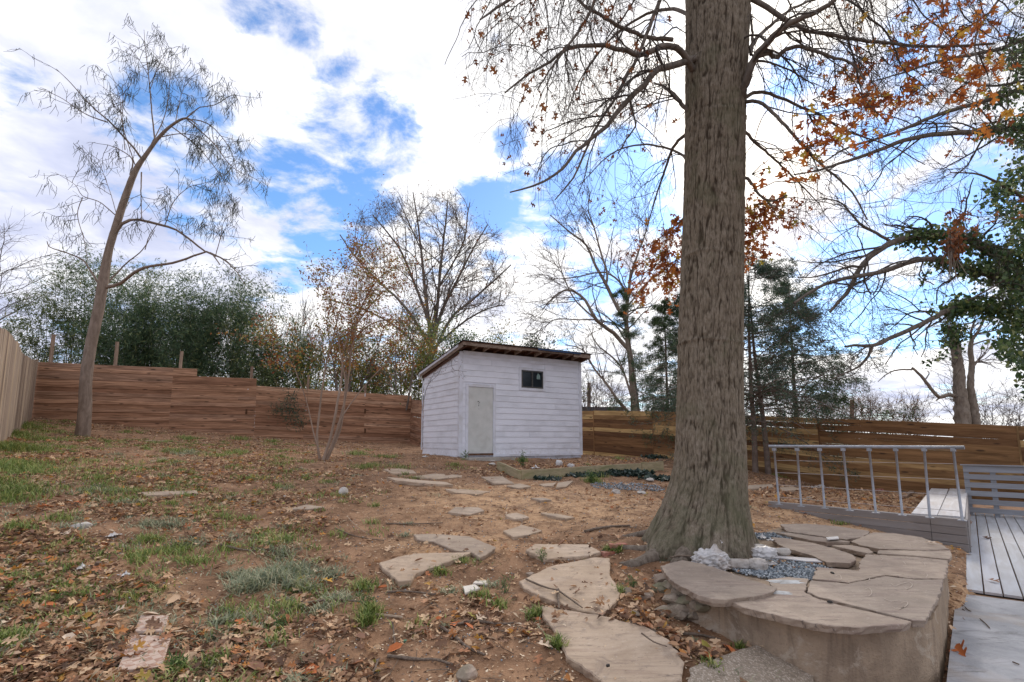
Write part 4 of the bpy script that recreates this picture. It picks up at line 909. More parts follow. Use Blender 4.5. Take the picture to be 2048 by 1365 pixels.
def limbset(rng, paths, parent, mat, name='limb', sides=7, K=26, wob=.25, rm=1.):
    """paths: [(px,py,Y),...], r0, r1 -> limb objects; returns stacked centre lines"""
    Ps, Rs = [], []
    for pts, ra, rb in paths:
        w3 = [list(P(*p)) + [ra * rm + (rb * max(rm, .75) - ra * rm) * i / (len(pts) - 1)] for i, p in enumerate(pts)]
        q = resamp(smoothpath(w3, 8), K); q[1:-1, :3] += np.cumsum(rng.normal(0, 1, (K - 2, 3)), 0) * 0 + rng.normal(0, 1, (K - 2, 3)) * (q[1:-1, 3:4] * wob)
        V_, Fq_ = tubes(q[None, :, :3], q[None, :, 3], sides); obj(name, V_, Fq_, mat, parent, smooth=True)
        Ps.append(q[:, :3]); Rs.append(q[:, 3])
    return np.array(Ps), np.array(Rs)
def twigs(rng, Pn, Rn, specs, leafspec=None):
    """specs: list of dict(per, ang, lf, K, wig, bias, rf, minr, S, tr). returns V,F of all levels, and the last level's paths"""
    VV, FF, off = [], [], 0; last = []
    for sp_c in specs:
        st, d, ln, rd = spawn(rng, Pn, Rn, sp_c['per'], sp_c.get('ang', (30, 65)), sp_c.get('tr', (.2, 1)), sp_c['lf'], sp_c.get('rf', .55), minr=sp_c.get('minr', .002), up=sp_c.get('up', 0))
        if 'len' in sp_c: ln = rng.uniform(*sp_c['len'], len(ln))
        keep = sp_c.get('keep', 1.)
        if keep < 1: k_ = rng.uniform(0, 1, len(st)) < keep; st, d, ln, rd = st[k_], d[k_], ln[k_], rd[k_]
        Pn, Rn = grow(rng, st, d, ln, rd, sp_c.get('K', 5), sp_c.get('wig', .2), sp_c.get('bias', (0, 0, 0)), sp_c.get('tip', .4), sp_c.get('curl', 0))
        if 'cull' in sp_c: k_ = sp_c['cull'](Pn); Pn, Rn = Pn[k_], Rn[k_]
        V_, Fq_ = tubes(Pn, Rn, sp_c.get('S', 3)); VV.append(V_); FF.append(Fq_ + off); off += len(V_); last.append((Pn, Rn))
    return np.concatenate(VV), np.concatenate(FF), last
def pxy(p):
    """image position of world points (for choosing which boughs carry leaves)"""
    d = p - np.array([0, 0, EYE]); zc = d[..., 1] * math.cos(PITCH) + d[..., 2] * math.sin(PITCH); v = (-d[..., 1] * math.sin(PITCH) + d[..., 2] * math.cos(PITCH)) / zc
    return 1024 + F * d[..., 0] / zc, 682.5 - F * (v - SHIFT)
rng = np.random.default_rng(21)
A_ = 5.9
oakL = [
 ([(1385,140,6.0),(1358,100,5.8),(1330,92,5.7),(1295,105,5.6),(1275,110,5.5),(1240,98,5.4),(1195,90,5.3),(1150,95,5.2),(1125,104,5.1),(1090,130,5.0),(1055,150,4.9),(1010,186,4.8)], .042, .008),
 ([(1390,118,6.0),(1345,132,5.8),(1315,142,5.7),(1290,170,5.6),(1250,208,5.5),(1225,238,5.4),(1200,265,5.3),(1155,300,5.2),(1120,342,5.1),(1070,372,5.0),(1020,385,4.9)], .045, .007),
 ([(1385,235,6.1),(1352,195,6.2),(1330,175,6.4),(1308,166,6.6)], .03, .012),
 ([(1215,-80,5.0),(1190,0,5.0),(1165,50,5.0),(1130,100,4.9),(1100,140,4.8),(1075,180,4.7)], .02, .006),
 ([(1100,-60,5.6),(1160,5,5.6),(1200,30,5.6),(1240,55,5.7),(1300,75,5.9),(1345,80,6.0)], .014, .028),
 ([(1390,-60,6.2),(1330,-20,6.0),(1290,80,5.8),(1240,180,5.6),(1190,260,5.4),(1150,350,5.2),(1110,400,5.1)], .03, .006),
 ([(1385,260,6.3),(1350,290,6.6),(1330,340,6.8),(1310,400,7.0),(1290,470,7.1)], .025, .006),
 ([(1380,-120,5.9),(1270,-90,5.4),(1120,-50,5.0),(1020,0,4.7),(960,40,4.5)], .04, .008),
 ([(1385,330,6.3),(1345,300,6.8),(1280,290,7.2),(1220,310,7.6),(1160,370,8.0)], .02, .006),
 ([(1390,40,6.3),(1350,20,6.8),(1290,30,7.2),(1220,80,7.6),(1160,160,8.0),(1130,240,8.2)], .03, .006)]
oakR = [
 ([(1475,215,6.0),(1495,160,5.8),(1510,115,5.7),(1550,70,5.5),(1590,42,5.4),(1650,15,5.3),(1700,-30,5.2)], .055, .02),
 ([(1510,113,5.7),(1535,106,5.7),(1556,117,5.7),(1575,96,5.6),(1610,96,5.6),(1650,111,5.5),(1700,126,5.4),(1730,160,5.3)], .035, .010),
 ([(1478,210,6.2),(1500,188,6.2),(1525,184,6.2),(1570,200,6.3),(1640,231,6.4),(1690,262,6.5),(1780,292,6.7),(1850,330,6.9)], .028, .006),
 ([(1490,-10,6.0),(1540,20,5.9),(1585,48,5.8),(1610,60,5.8),(1670,72,5.7),(1760,86,5.6),(1870,94,5.5),(1990,88,5.4)], .035, .012),
 ([(1478,208,6.0),(1515,203,5.8),(1560,240,5.6),(1600,285,5.5),(1650,335,5.4),(1700,380,5.3),(1735,440,5.2)], .024, .007),
 ([(1478,250,6.2),(1510,285,6.3),(1550,320,6.4),(1600,368,6.5),(1640,410,6.6)], .022, .006),
 ([(1476,352,6.1),(1500,362,6.0),(1518,390,5.9),(1545,402,5.8),(1575,390,5.7)], .022, .008),
 ([(1485,-40,6.4),(1600,-80,7),(1750,-60,7.6),(1880,0,8.0)], .05, .015),
 ([(1482,120,6.5),(1530,60,7.2),(1600,10,8.0),(1700,-20,8.6)], .035, .012),
 ([(1500,10,6.0),(1505,80,5.9),(1502,110,5.8)], .012, .02)]
PL, RL_ = limbset(rng, oakL, oak, M_limb); PR, RR = limbset(rng, oakR, oak, M_limb)
# boughs hanging into the picture from above
st = []; 
for i in range(34):
    px = rng.uniform(940, 1980); 
    if 1360 < px < 1500: continue
    st.append(P(px, rng.uniform(-160, -30), rng.uniform(4.6, 8.2)))
st = np.array(st); dr = np.stack([np.where(st[:, 0] < OAKX, -.55, .6) + rng.normal(0, .3, len(st)), rng.normal(0, .3, len(st)), rng.uniform(-.5, -.05, len(st))], 1)
PT, RT = grow(rng, st, dr, rng.uniform(1.0, 2.4, len(st)), rng.uniform(.008, .016, len(st)), 25, .12, (0, 0, -1.0), .35)
V0_, F0_ = tubes(PT, RT, 5)
Pa = np.concatenate([PL, PR, PT]); Ra = np.concatenate([RL_, RR, RT])
def keep_sky(Pn):   # nothing hangs in front of the lower trunk or below the crown's edge
    x, y = pxy(Pn); lim = np.interp(x, [880, 960, 1100, 1250, 1350, 1380, 1480, 1500, 1700, 1850, 2000, 2300], [330, 350, 470, 560, 540, 150, 150, 520, 560, 520, 420, 400])
    left = np.interp(y, [0, 200, 400, 600], [915, 905, 985, 1150]); front = (Pn[..., 1] < 5.72) & (x > 1372) & (x < 1492)
    thin = rngk.uniform(0, 1, len(Pn)) < np.where(x.mean(1) > 1495, .68, .9); return ((y < lim) & (x > left)).all(1) & (~front).all(1) & thin
rngk = np.random.default_rng(404)
V1, F1, lv = twigs(rng, Pa, Ra, [
    dict(per=13, ang=(25, 75), lf=(.3, .6), len=(.5, 1.35), K=9, wig=.16, bias=(0, 0, -1.1), rf=.42, minr=.004, S=4, tip=.4, tr=(.15, 1), cull=keep_sky),
    dict(per=7, ang=(22, 60), lf=(.3, .6), len=(.25, .7), K=6, wig=.18, bias=(0, 0, -.7), rf=.6, minr=.0026, S=3, tip=.6, cull=keep_sky),
    dict(per=4, ang=(25, 60), lf=(.3, .6), len=(.08, .28), K=4, wig=.2, bias=(0, 0, -.3), rf=.7, minr=.0018, S=3, tip=.7, keep=.62, cull=keep_sky)])
obj('twigs', np.concatenate([V0_, V1]), np.concatenate([F0_, F1 + len(V0_)]), M_twig, oak, kind='stuff')
M_oleafL = leafmat('russet_oak_leaves', [(0, (.13, .05, .025)), (.5, (.25, .09, .035)), (1, (.34, .15, .06))], .6, .35)
M_oleafR = leafmat('orange_oak_leaves', [(0, (.20, .055, .02)), (.45, (.36, .11, .03)), (.8, (.50, .18, .04)), (.93, (.5, .3, .05)), (1, (.3, .3, .05))], .6, .4)
M_oleafB = leafmat('bright_oak_leaves', [(0, (.26, .07, .025)), (.45, (.46, .14, .035)), (.8, (.62, .24, .05)), (.93, (.62, .38, .07)), (1, (.4, .38, .07))], .6, .5)
tipP = np.concatenate([lv[1][0].reshape(-1, 3), lv[2][0].reshape(-1, 3)])
x_, y_ = pxy(tipP); blob = vnoise(tipP[:, 0] * 3.2 + 90, tipP[:, 2] * 3.2 + 50 + tipP[:, 1], 9)
selL = (x_ < 1370) & (blob > .52) & (rng.uniform(0, 1, len(tipP)) < .045)
selR = (x_ > 1640 - (y_ - 60) * .5) & (x_ > 1530) & (y_ < 360) & (blob > .5) & (rng.uniform(0, 1, len(tipP)) < np.where(x_ > 1640, .012, .012))
def add_leaves(name, pts, mat, parent, tm, size, dirb=(0, 0, -.6), spread=.9, seed=0, jit=.03, nb=None):
    r = np.random.default_rng(seed); d = r.normal(0, spread, (len(pts), 3)) + np.array(dirb)
    V, Fq, rn_ = scatter(r, tm, pts + r.normal(0, jit, pts.shape), d, r.uniform(size[0], size[1], len(pts)), nrm=nb)
    return obj(name, V, Fq, mat, parent, attr={'rnd': rn_}, kind='stuff')
add_leaves('leaves', tipP[selL], M_oleafL, oak, LEAF_OAK, (.055, .10), seed=1)
add_leaves('leaves', tipP[selR], M_oleafR, oak, LEAF_OAK, (.07, .13), (-.5, 0, -.45), .6, seed=2)
print('oak leaves', selL.sum(), selR.sum(), 'twig verts', len(V1))
# russet clusters on low shoots beside the trunk
def cluster(parent, px, py, Yv, rx, ry, n_, seed, mat, size=(.07, .12)):
    r = np.random.default_rng(seed); s = zc_of(P(px, py, Yv)) / F; c_ = P(px, py, Yv); k = max(4, n_ // 12)
    ends = c_ + np.stack([r.normal(0, rx * s * .5, k), r.normal(0, .3, k), r.normal(0, ry * s * .5, k)], 1)
    root = c_ + np.array([rx * s * .6 * (1 if px < 1420 else -1), .1, ry * s * .9])
    Pn, Rn = grow(r, np.repeat(root[None], k, 0), ends - root, np.linalg.norm(ends - root, axis=1), np.full(k, .007), 8, .1, (0, 0, -.1), .4)
    V_, Fq_ = tubes(Pn, Rn, 3); obj('twigs', V_, Fq_, M_twig, parent, kind='stuff')
    i = r.integers(0, k, n_); j = r.integers(3, 9, n_); add_leaves('leaves', Pn[i, j], mat, parent, LEAF_OAK, size, (0, 0, -.5), .8, seed + 1, .09)
for a_ in ((1330,480,7.2,75,60,190,31),(1300,550,7.4,70,60,220,33),(1345,560,7.3,30,60,130,35),(1275,600,7.6,28,30,60,37),(1550,440,6.8,55,45,260,39),(1505,520,6.9,35,60,150,41),(1500,460,6.9,25,60,110,45),(1940,470,6.5,28,70,60,43)):
    cluster(oak, *a_[:5], int(a_[5] * .72), a_[6], M_oleafR if a_[0] < 1900 else M_oleafL)

for k, (px, py, rx, ry, n_) in enumerate(((1665,240,60,26,34),(1725,222,60,26,30),(1815,92,70,24,34),(1870,60,60,22,26),(1915,30,50,22,22),(1925,108,50,26,26),(1965,62,50,26,24),(1850,185,60,26,30),(1955,200,50,34,34),(1985,255,36,22,20),(1765,135,60,26,28),(1700,150,40,22,18),(1640,300,44,22,22),(1595,332,44,18,18),(1530,352,30,14,10),(1740,265,50,20,22),(1900,150,50,22,22),(2000,120,40,30,22),(1660,205,40,20,14),(1780,210,50,24,20))):
    cluster(oak, px, py, 5.3 + .25 * (k % 4), rx, ry, n_, 700 + 3 * k, M_oleafB, (.08, .15))
# ================================================================ LEANING CATALPA-LIKE TREE, LEFT
M_cat = barkmat('smooth_grey_brown_bark', (.17, .125, .095), (.28, .215, .17), 10, (1, 1, .3), .5, .015)
rng = np.random.default_rng(5); YC = 16.2
ct = thing('pod_tree', 'leaning bare tree with long hanging seed pods in front of the left fence', 'tree', (*P(165, 874, YC)[:2], hz(*P(165, 874, YC)[:2])))
gz = hz(*P(165, 874, YC)[:2])
tr_pts = [(163,892,YC),(170,820,YC),(172,760,YC),(182,690,YC),(197,620,YC),(207,560,YC),(218,500,YC),(236,440,YC),(254,385,YC),(272,340,YC),(292,310,YC),(318,275,YC),(345,250,YC),(372,237,YC),(395,250,YC-.3)]
tr_r = [.29,.245,.225,.215,.205,.20,.155,.15,.14,.12,.09,.075,.06,.045,.02]
q = [list(P(*p)) for p in tr_pts]; V_, F_ = tube1(q, [v * .72 for v in tr_r], 18, 8, .02, 4); obj('trunk', V_, F_, M_cat, ct, smooth=True)
cl = [
 ([(212,575,YC),(235,570,YC),(270,545,YC-.3),(300,533,YC-.5),(350,525,YC-.6),(400,508,YC-.7),(420,505,YC-.8),(440,530,YC-.9)], .085, .02),
 ([(225,478,YC),(245,447,YC),(275,440,YC),(320,450,YC+.2),(360,465,YC+.3),(410,503,YC+.4),(440,515,YC+.4),(470,540,YC+.3),(490,570,YC+.2)], .08, .015),
 ([(195,565,YC),(180,540,YC),(165,520,YC),(130,505,YC-.2),(100,495,YC-.3),(94,483,YC-.3)], .045, .015),
 ([(208,575,YC),(235,545,YC+.3),(255,525,YC+.4),(285,500,YC+.5),(310,460,YC+.6)], .045, .012),
 ([(260,350,YC),(265,320,YC),(240,300,YC),(215,290,YC)], .035, .012),
 ([(285,320,YC),(262,290,YC),(220,245,YC-.4),(180,210,YC-.6),(140,165,YC-.8),(112,138,YC-.9)], .05, .010),
 ([(215,245,YC-.4),(170,228,YC-.2),(120,195,YC),(75,176,YC)], .03, .008),
 ([(310,285,YC),(305,240,YC),(300,180,YC),(296,140,YC),(290,90,YC),(288,60,YC)], .035, .007),
 ([(300,295,YC),(330,230,YC+.3),(340,160,YC+.4),(342,135,YC+.4)], .025, .007),
 ([(300,180,YC),(318,130,YC-.2),(335,105,YC-.2)], .016, .006), ([(296,150,YC),(275,115,YC+.2),(257,92,YC+.3)], .016, .006),
 ([(372,237,YC),(390,222,YC),(400,215,YC),(430,210,YC-.1),(470,190,YC-.2),(478,230,YC-.3)], .03, .008),
 ([(350,250,YC),(360,200,YC+.2),(375,150,YC+.3)], .02, .006), ([(270,330,YC),(245,250,YC-.4),(238,190,YC-.5),(215,130,YC-.6)], .022, .006),
 ([(250,300,YC-.2),(245,240,YC),(246,170,YC)], .02, .006),
 ([(375,240,YC),(400,262,YC-.2),(430,290,YC-.4),(455,325,YC-.6),(480,345,YC-.8),(500,352,YC-.9)], .035, .008),
 ([(345,255,YC),(385,285,YC-.3),(410,310,YC-.5),(440,350,YC-.6),(460,385,YC-.6)], .03, .008),
 ([(370,238,YC),(410,245,YC+.4),(440,270,YC+.6),(465,310,YC+.8),(478,370,YC+.8)], .03, .008),
 ([(320,275,YC),(360,268,YC-.2),(400,275,YC-.3),(430,300,YC-.4)], .025, .008),
 ([(283,345,YC),(282,380,YC-.1),(283,440,YC-.1)], .03, .015), ([(230,430,YC),(200,405,YC-.2),(165,392,YC-.3),(150,370,YC-.4),(110,345,YC-.4)], .025, .007),
 ([(232,425,YC),(222,390,YC+.1),(208,350,YC+.2),(198,320,YC+.2)], .016, .006), ([(165,395,YC-.3),(155,430,YC-.3),(168,480,YC-.3),(175,520,YC-.2)], .02, .008),
 ([(290,500,YC+.4),(300,470,YC+.3),(330,440,YC+.2),(380,470,YC+.1),(420,420,YC)], .02, .006), ([(430,515,YC+.4),(440,480,YC+.3),(450,440,YC+.2),(485,420,YC)], .02, .006),
 ([(330,450,YC+.2),(350,400,YC+.3),(390,370,YC+.4),(430,380,YC+.4)], .022, .006), ([(420,505,YC-.8),(450,520,YC-.9),(480,545,YC-1),(510,570,YC-1)], .02, .006)]
Pc, Rc = limbset(rng, cl, ct, M_cat, 'branch', 6, 20, .15, .7)
V1, F1, lv = twigs(rng, Pc[4:], Rc[4:], [dict(per=7, ang=(30, 70), lf=(.25, .5), len=(.3, 1.1), K=6, wig=.18, bias=(0, 0, .15), rf=.5, minr=.010, S=3, tip=.55, tr=(.25, 1)),
   dict(per=3, ang=(30, 60), lf=(.3, .6), len=(.15, .45), K=5, wig=.2, bias=(0, 0, -.4), rf=.7, minr=.006, S=3, tip=.7)])
obj('twigs', V1, F1, M_twig, ct, kind='stuff')
# pods
tp_ = np.concatenate([lv[0][0][:, -1], lv[1][0][:, -1], lv[1][0][:, 3]]); x_, y_ = pxy(tp_)
dens = vnoise(tp_[:, 0] * 1.6 + 60, tp_[:, 2] * 1.6 + 60, 12); k_ = ((dens > .42) | ((x_ > 370) & (rng.uniform(0, 1, len(x_)) < .6))) & (y_ < 480)
ps = tp_[k_]; ps = np.repeat(ps, 3, 0) + rng.normal(0, .06, (k_.sum() * 3, 3)); x_, y_ = pxy(ps); ps = ps[rng.uniform(0, 1, len(ps)) < np.where(x_ > 370, 1., .62)]
dd = rng.normal(0, .35, (len(ps), 3)); dd[:, 2] = -1
Pp, Rp = grow(rng, ps, dd, rng.uniform(.22, .5, len(ps)), np.full(len(ps), .0082), 5, .2, (0, 0, -.7), .5, .6); V_, Fq_ = tubes(Pp, Rp, 3)
obj('seed_pods', V_, Fq_, simple('dark_pods', (.055, .065, .055), (.10, .105, .08), 6, .8, 0), ct, kind='stuff')
print('pods', len(ps))

# ================================================================ CRAPE MYRTLE (multi-stem)
M_myr = simple('pale_tan_bark', (.24, .17, .125), (.36, .27, .21), 6, .85, .3, .01, stretch=(1, 1, .2))
rng = np.random.default_rng(8); YM = 13.5
mt = thing('crape_myrtle', 'slender multi-stemmed shrub tree with sparse autumn leaves left of the shed', 'tree', gp(648, 918))
ms = [([(640,921,YM),(634,880,YM),(638,830,YM),(650,740,YM+.1),(665,680,YM+.2),(680,620,YM+.3),(700,560,YM+.3)], .05, .012),
      ([(646,921,YM-.1),(660,880,YM-.1),(672,820,YM-.1),(683,760,YM),(690,690,YM),(720,640,YM),(760,590,YM),(800,560,YM)], .06, .012),
      ([(652,920,YM),(672,870,YM+.1),(690,800,YM+.2),(700,730,YM+.2),(705,670,YM+.3),(730,600,YM+.3),(770,545,YM+.3),(830,520,YM+.3)], .055, .012),
      ([(655,918,YM+.1),(680,860,YM+.2),(690,790,YM+.4),(697,700,YM+.5),(740,650,YM+.6),(790,640,YM+.7),(830,650,YM+.8)], .05, .012),
      ([(642,920,YM),(628,870,YM-.1),(612,800,YM-.2),(585,730,YM-.3),(552,690,YM-.4)], .03, .008),
      ([(675,850,YM),(700,810,YM),(740,760,YM),(780,720,YM),(800,700,YM)], .025, .008),
      ([(690,760,YM),(680,700,YM-.2),(672,640,YM-.3),(660,590,YM-.3),(668,540,YM-.3)], .03, .008),
      ([(700,720,YM),(715,640,YM-.2),(722,580,YM-.3),(730,520,YM-.3)], .03, .008)]
Pm, Rm = limbset(rng, ms, mt, M_myr, 'stem', 8, 22, .12, .68)
V1, F1, lv = twigs(rng, Pm, Rm, [dict(per=11, ang=(20, 50), lf=(.3, .5), len=(.5, 1.3), K=7, wig=.14, bias=(0, 0, .3), rf=.4, minr=.006, S=3, tr=(.4, 1)),
    dict(per=5, ang=(25, 55), lf=(.3, .5), len=(.2, .6), K=5, wig=.16, bias=(0, 0, .2), rf=.6, minr=.004, S=3)])
obj('twigs', V1, F1, M_twig_w, mt, kind='stuff')
M_myl = leafmat('autumn_leaves', [(0, (.22, .06, .03)), (.35, (.32, .12, .04)), (.6, (.40, .22, .05)), (.8, (.28, .26, .06)), (1, (.16, .2, .05))], .55, .35)
tp_ = lv[1][0].reshape(-1, 3); x_, y_ = pxy(tp_); k_ = (y_ < 745)
add_leaves('leaves', np.repeat(tp_[k_], 3, 0), M_myl, mt, LEAF_RH, (.05, .10), (0, 0, -.2), 1, 3, .10)

# ================================================================ BACKGROUND TREES
def bgtree(name, label, cat, base, H_, trunk_r, rng_seed, mat, tmat, levels, leaf=None, lean=(0, 0, 0), group=None, fork=None, stems=1, hstart=.2, spread=.5):
    r = np.random.default_rng(rng_seed); base = np.array(base, float); t = thing(name, label, cat, base, group)
    P0, R0 = grow(r, base + r.normal(0, .12 * (stems > 1), (stems, 3)) * [1, 1, 0], np.array([lean]) * 1. + np.array([0, 0, 1.]) + r.normal(0, .14 * (stems > 1) + .02, (stems, 3)) * [1, 1, 0], np.full(stems, H_) * r.uniform(.85, 1., stems), np.full(stems, trunk_r), 14, .05, (0, 0, .3), .12)
    if stems > 1:
        for k in range(stems): V_, Fq_ = tubes(P0[k:k+1], R0[k:k+1], 7); obj('stem', V_, Fq_, mat, t, smooth=True)
    else: V_, Fq_ = tubes(P0, R0, 10); obj('trunk', V_, Fq_, mat, t, smooth=True)
    V1, F1, lv = twigs(r, P0, R0, levels); obj('branches', V1, F1, tmat, t, kind='stuff')
    if leaf:
        pts = np.concatenate([lv[k][0][:, 1:].reshape(-1, 3) for k in leaf.get('lv', (-1,))]); pts = pts[r.uniform(0, 1, len(pts)) < leaf.get('keep', 1)]
        if 'rep' in leaf: pts = np.repeat(pts, leaf['rep'], 0)
        add_leaves('leaves', pts, leaf['mat'], t, leaf.get('tm', LEAF_RH), leaf['size'], leaf.get('dir', (0, 0, -.2)), 1, rng_seed + 1, leaf.get('jit', .15))
    return t
M_far = simple('far_bark', (.13, .105, .085), (.2, .165, .14), 3, .9, 0)
M_fart = simple('far_twigs', (.10, .08, .07), (.17, .135, .115), 3, .9, 0)
M_lightb = simple('pale_branch_bark', (.20, .155, .12), (.3, .24, .19), 3, .9, 0)
M_rust = leafmat('rust_leaves', [(0, (.14, .055, .03)), (.5, (.24, .10, .05)), (.85, (.33, .17, .06)), (1, (.38, .26, .07))], .6, .35)
M_bam = leafmat('bamboo_leaves', [(0, (.04, .08, .045)), (.5, (.09, .155, .075)), (.85, (.17, .25, .12)), (1, (.34, .36, .15))], .4, .4, .4)
M_bamy = leafmat('yellow_green_leaves', [(0, (.09, .14, .04)), (.4, (.21, .27, .07)), (.75, (.32, .30, .07)), (1, (.46, .28, .07))], .5, .35)
M_ev = leafmat('dark_evergreen', [(0, (.02, .045, .03)), (.6, (.045, .085, .05)), (1, (.10, .15, .075))], .45, .3, .35)
M_ev2 = leafmat('mid_evergreen', [(0, (.03, .06, .025)), (.6, (.065, .115, .04)), (1, (.14, .19, .07))], .5, .2, .35)
def gat(px, Yv, dz=0): q = P(px, 880, Yv); return np.array([q[0], q[1], float(H(q[0], q[1])) + dz])
# far-left bare tree
bgtree('bare_tree', 'large hazy bare tree beyond the fence at the far left edge', 'tree', gat(-60, 34), 13.5, .3, 11, M_far, M_fart,
  [dict(per=26, ang=(35, 75), lf=(.3, .5), len=(3, 5.6), K=10, wig=.13, bias=(0, 0, .25), rf=.4, minr=.03, S=4, tr=(.3, 1)), dict(per=9, lf=(.3, .5), len=(.9, 2.2), K=6, wig=.18, minr=.014, S=3), dict(per=6, lf=(.3, .5), len=(.35, 1.), K=4, wig=.2, minr=.009, S=3)])
# the rounded rust tree behind the shed
YR = 33.
rt_ = thing('maple_tree', 'tall round-crowned tree with rust leaves rising behind the shed roof', 'tree', gat(862, YR)); rng = np.random.default_rng(14)
rl_ = [([(862,800,YR),(860,740,YR),(862,690,YR),(855,620,YR),(848,560,YR),(842,500,YR),(835,440,YR),(826,385,YR)], .3, .05),
 ([(862,700,YR),(872,640,YR),(878,570,YR),(885,500,YR),(892,440,YR),(895,400,YR)], .22, .05), ([(864,690,YR),(885,620,YR),(915,560,YR+1),(945,500,YR+1),(975,450,YR+1)], .2, .05),
 ([(862,720,YR),(900,640,YR-1),(945,600,YR-1),(990,560,YR-1),(1022,530,YR-1)], .17, .05), ([(856,640,YR),(830,570,YR+1),(800,500,YR+1),(770,460,YR+1),(745,430,YR+1)], .17, .05),
 ([(858,690,YR),(815,620,YR-1),(765,570,YR-1),(715,520,YR-1),(680,470,YR-1)], .17, .05), ([(858,720,YR),(800,660,YR+1),(730,620,YR+1),(660,600,YR+1)], .15, .05),
 ([(864,700,YR),(920,650,YR),(970,620,YR),(1010,610,YR)], .13, .04), ([(842,500,YR),(815,440,YR),(795,395,YR)], .09, .04), ([(880,570,YR),(925,490,YR-1),(935,430,YR-1),(940,405,YR-1)], .1, .04)]
Pq, Rq = limbset(rng, rl_, rt_, M_far, 'limb', 6, 18, .1, .62)
def cullR(Pn):
    x, y = pxy(Pn); return (((x - 845) / 192) ** 2 + ((y - 560) / 203) ** 2 < rng.uniform(.85, 1.08, (len(Pn), 1))).all(1)
V1, F1, lv = twigs(rng, Pq, Rq, [dict(per=15, ang=(20, 55), lf=(.3, .5), len=(1.6, 4.2), K=8, wig=.14, bias=(0, 0, .3), rf=.45, minr=.022, S=4, tr=(.2, 1), cull=cullR), dict(per=8, ang=(25, 60), lf=(.3, .5), len=(.8, 1.9), K=6, wig=.18, bias=(0, 0, .2), minr=.013, S=3, cull=cullR), dict(per=6, lf=(.3, .5), len=(.3, .9), K=3, wig=.2, bias=(0, 0, .1), minr=.009, S=3, cull=cullR)])
obj('branches', V1, F1, M_far, rt_, kind='stuff')
tp_ = lv[2][0][:, -1]; x_, y_ = pxy(tp_); k_ = rng.uniform(0, 1, len(tp_)) < np.interp(x_ + (y_ - 560) * -.0, [640, 780, 900, 1040], [.8, .6, .38, .34]) * np.interp(y_, [360, 480, 640], [.5, .8, 1.2]); 
add_leaves('leaves', np.repeat(tp_[k_], 1, 0), M_rust, rt_, LEAF_RH, (.10, .20), (0, 0, -.3), 1, 5, .3); print('rust', k_.sum(), 'twv', len(V1))
# bare tree right of the shed with pale limbs
YB = 25.
bt_ = thing('bare_tree', 'pale limbed bare tree standing behind the fence right of the shed', 'tree', gat(1268, YB)); rng = np.random.default_rng(15)
bl_ = [([(1268,835,YB),(1266,770,YB),(1258,700,YB),(1252,640,YB),(1256,590,YB),(1262,540,YB)], .22, .07), ([(1258,700,YB),(1225,665,YB),(1192,640,YB-1),(1170,600,YB-1),(1140,580,YB-1),(1112,590,YB-1),(1085,620,YB-1)], .13, .03),
 ([(1252,640,YB),(1232,610,YB+.5),(1212,570,YB+.5),(1190,530,YB+.5),(1172,490,YB+.5),(1140,465,YB+.5),(1100,430,YB+.5)], .13, .03), ([(1212,570,YB),(1214,545,YB),(1200,500,YB),(1188,455,YB),(1175,420,YB)], .08, .03),
 ([(1262,830,YB),(1235,800,YB-.5),(1215,770,YB-.5),(1190,740,YB-.5),(1165,700,YB-.5),(1130,690,YB-.5)], .10, .02), ([(1262,790,YB),(1245,740,YB+1),(1225,715,YB+1),(1195,690,YB+1),(1175,650,YB+1)], .08, .02),
 ([(1255,590,YB),(1235,560,YB),(1205,545,YB),(1150,555,YB),(1095,560,YB)], .07, .02), ([(1260,560,YB),(1275,510,YB),(1290,470,YB),(1300,430,YB)], .08, .02), ([(1258,610,YB),(1290,570,YB),(1330,540,YB)], .06, .02),
 ([(1190,640,YB),(1160,640,YB),(1110,640,YB),(1085,660,YB)], .05, .015), ([(1192,640,YB-1),(1150,600,YB-1.5),(1130,560,YB-2),(1115,520,YB-2)], .05, .015)]
Pq, Rq = limbset(rng, bl_, bt_, M_lightb, 'limb', 6, 18, .12, .85)
V1, F1, lv = twigs(rng, Pq, Rq, [dict(per=12, ang=(20, 60), lf=(.3, .5), len=(1., 2.9), K=8, wig=.14, bias=(-.3, 0, .1), rf=.45, minr=.014, S=3, tr=(.25, 1)), dict(per=6, ang=(20, 50), lf=(.3, .5), len=(.4, 1.3), K=6, wig=.16, minr=.009, S=3), dict(per=3, lf=(.3, .5), len=(.2, .6), K=4, wig=.2, minr=.007, S=3)])
obj('branches', V1, F1, M_fart, bt_, kind='stuff')

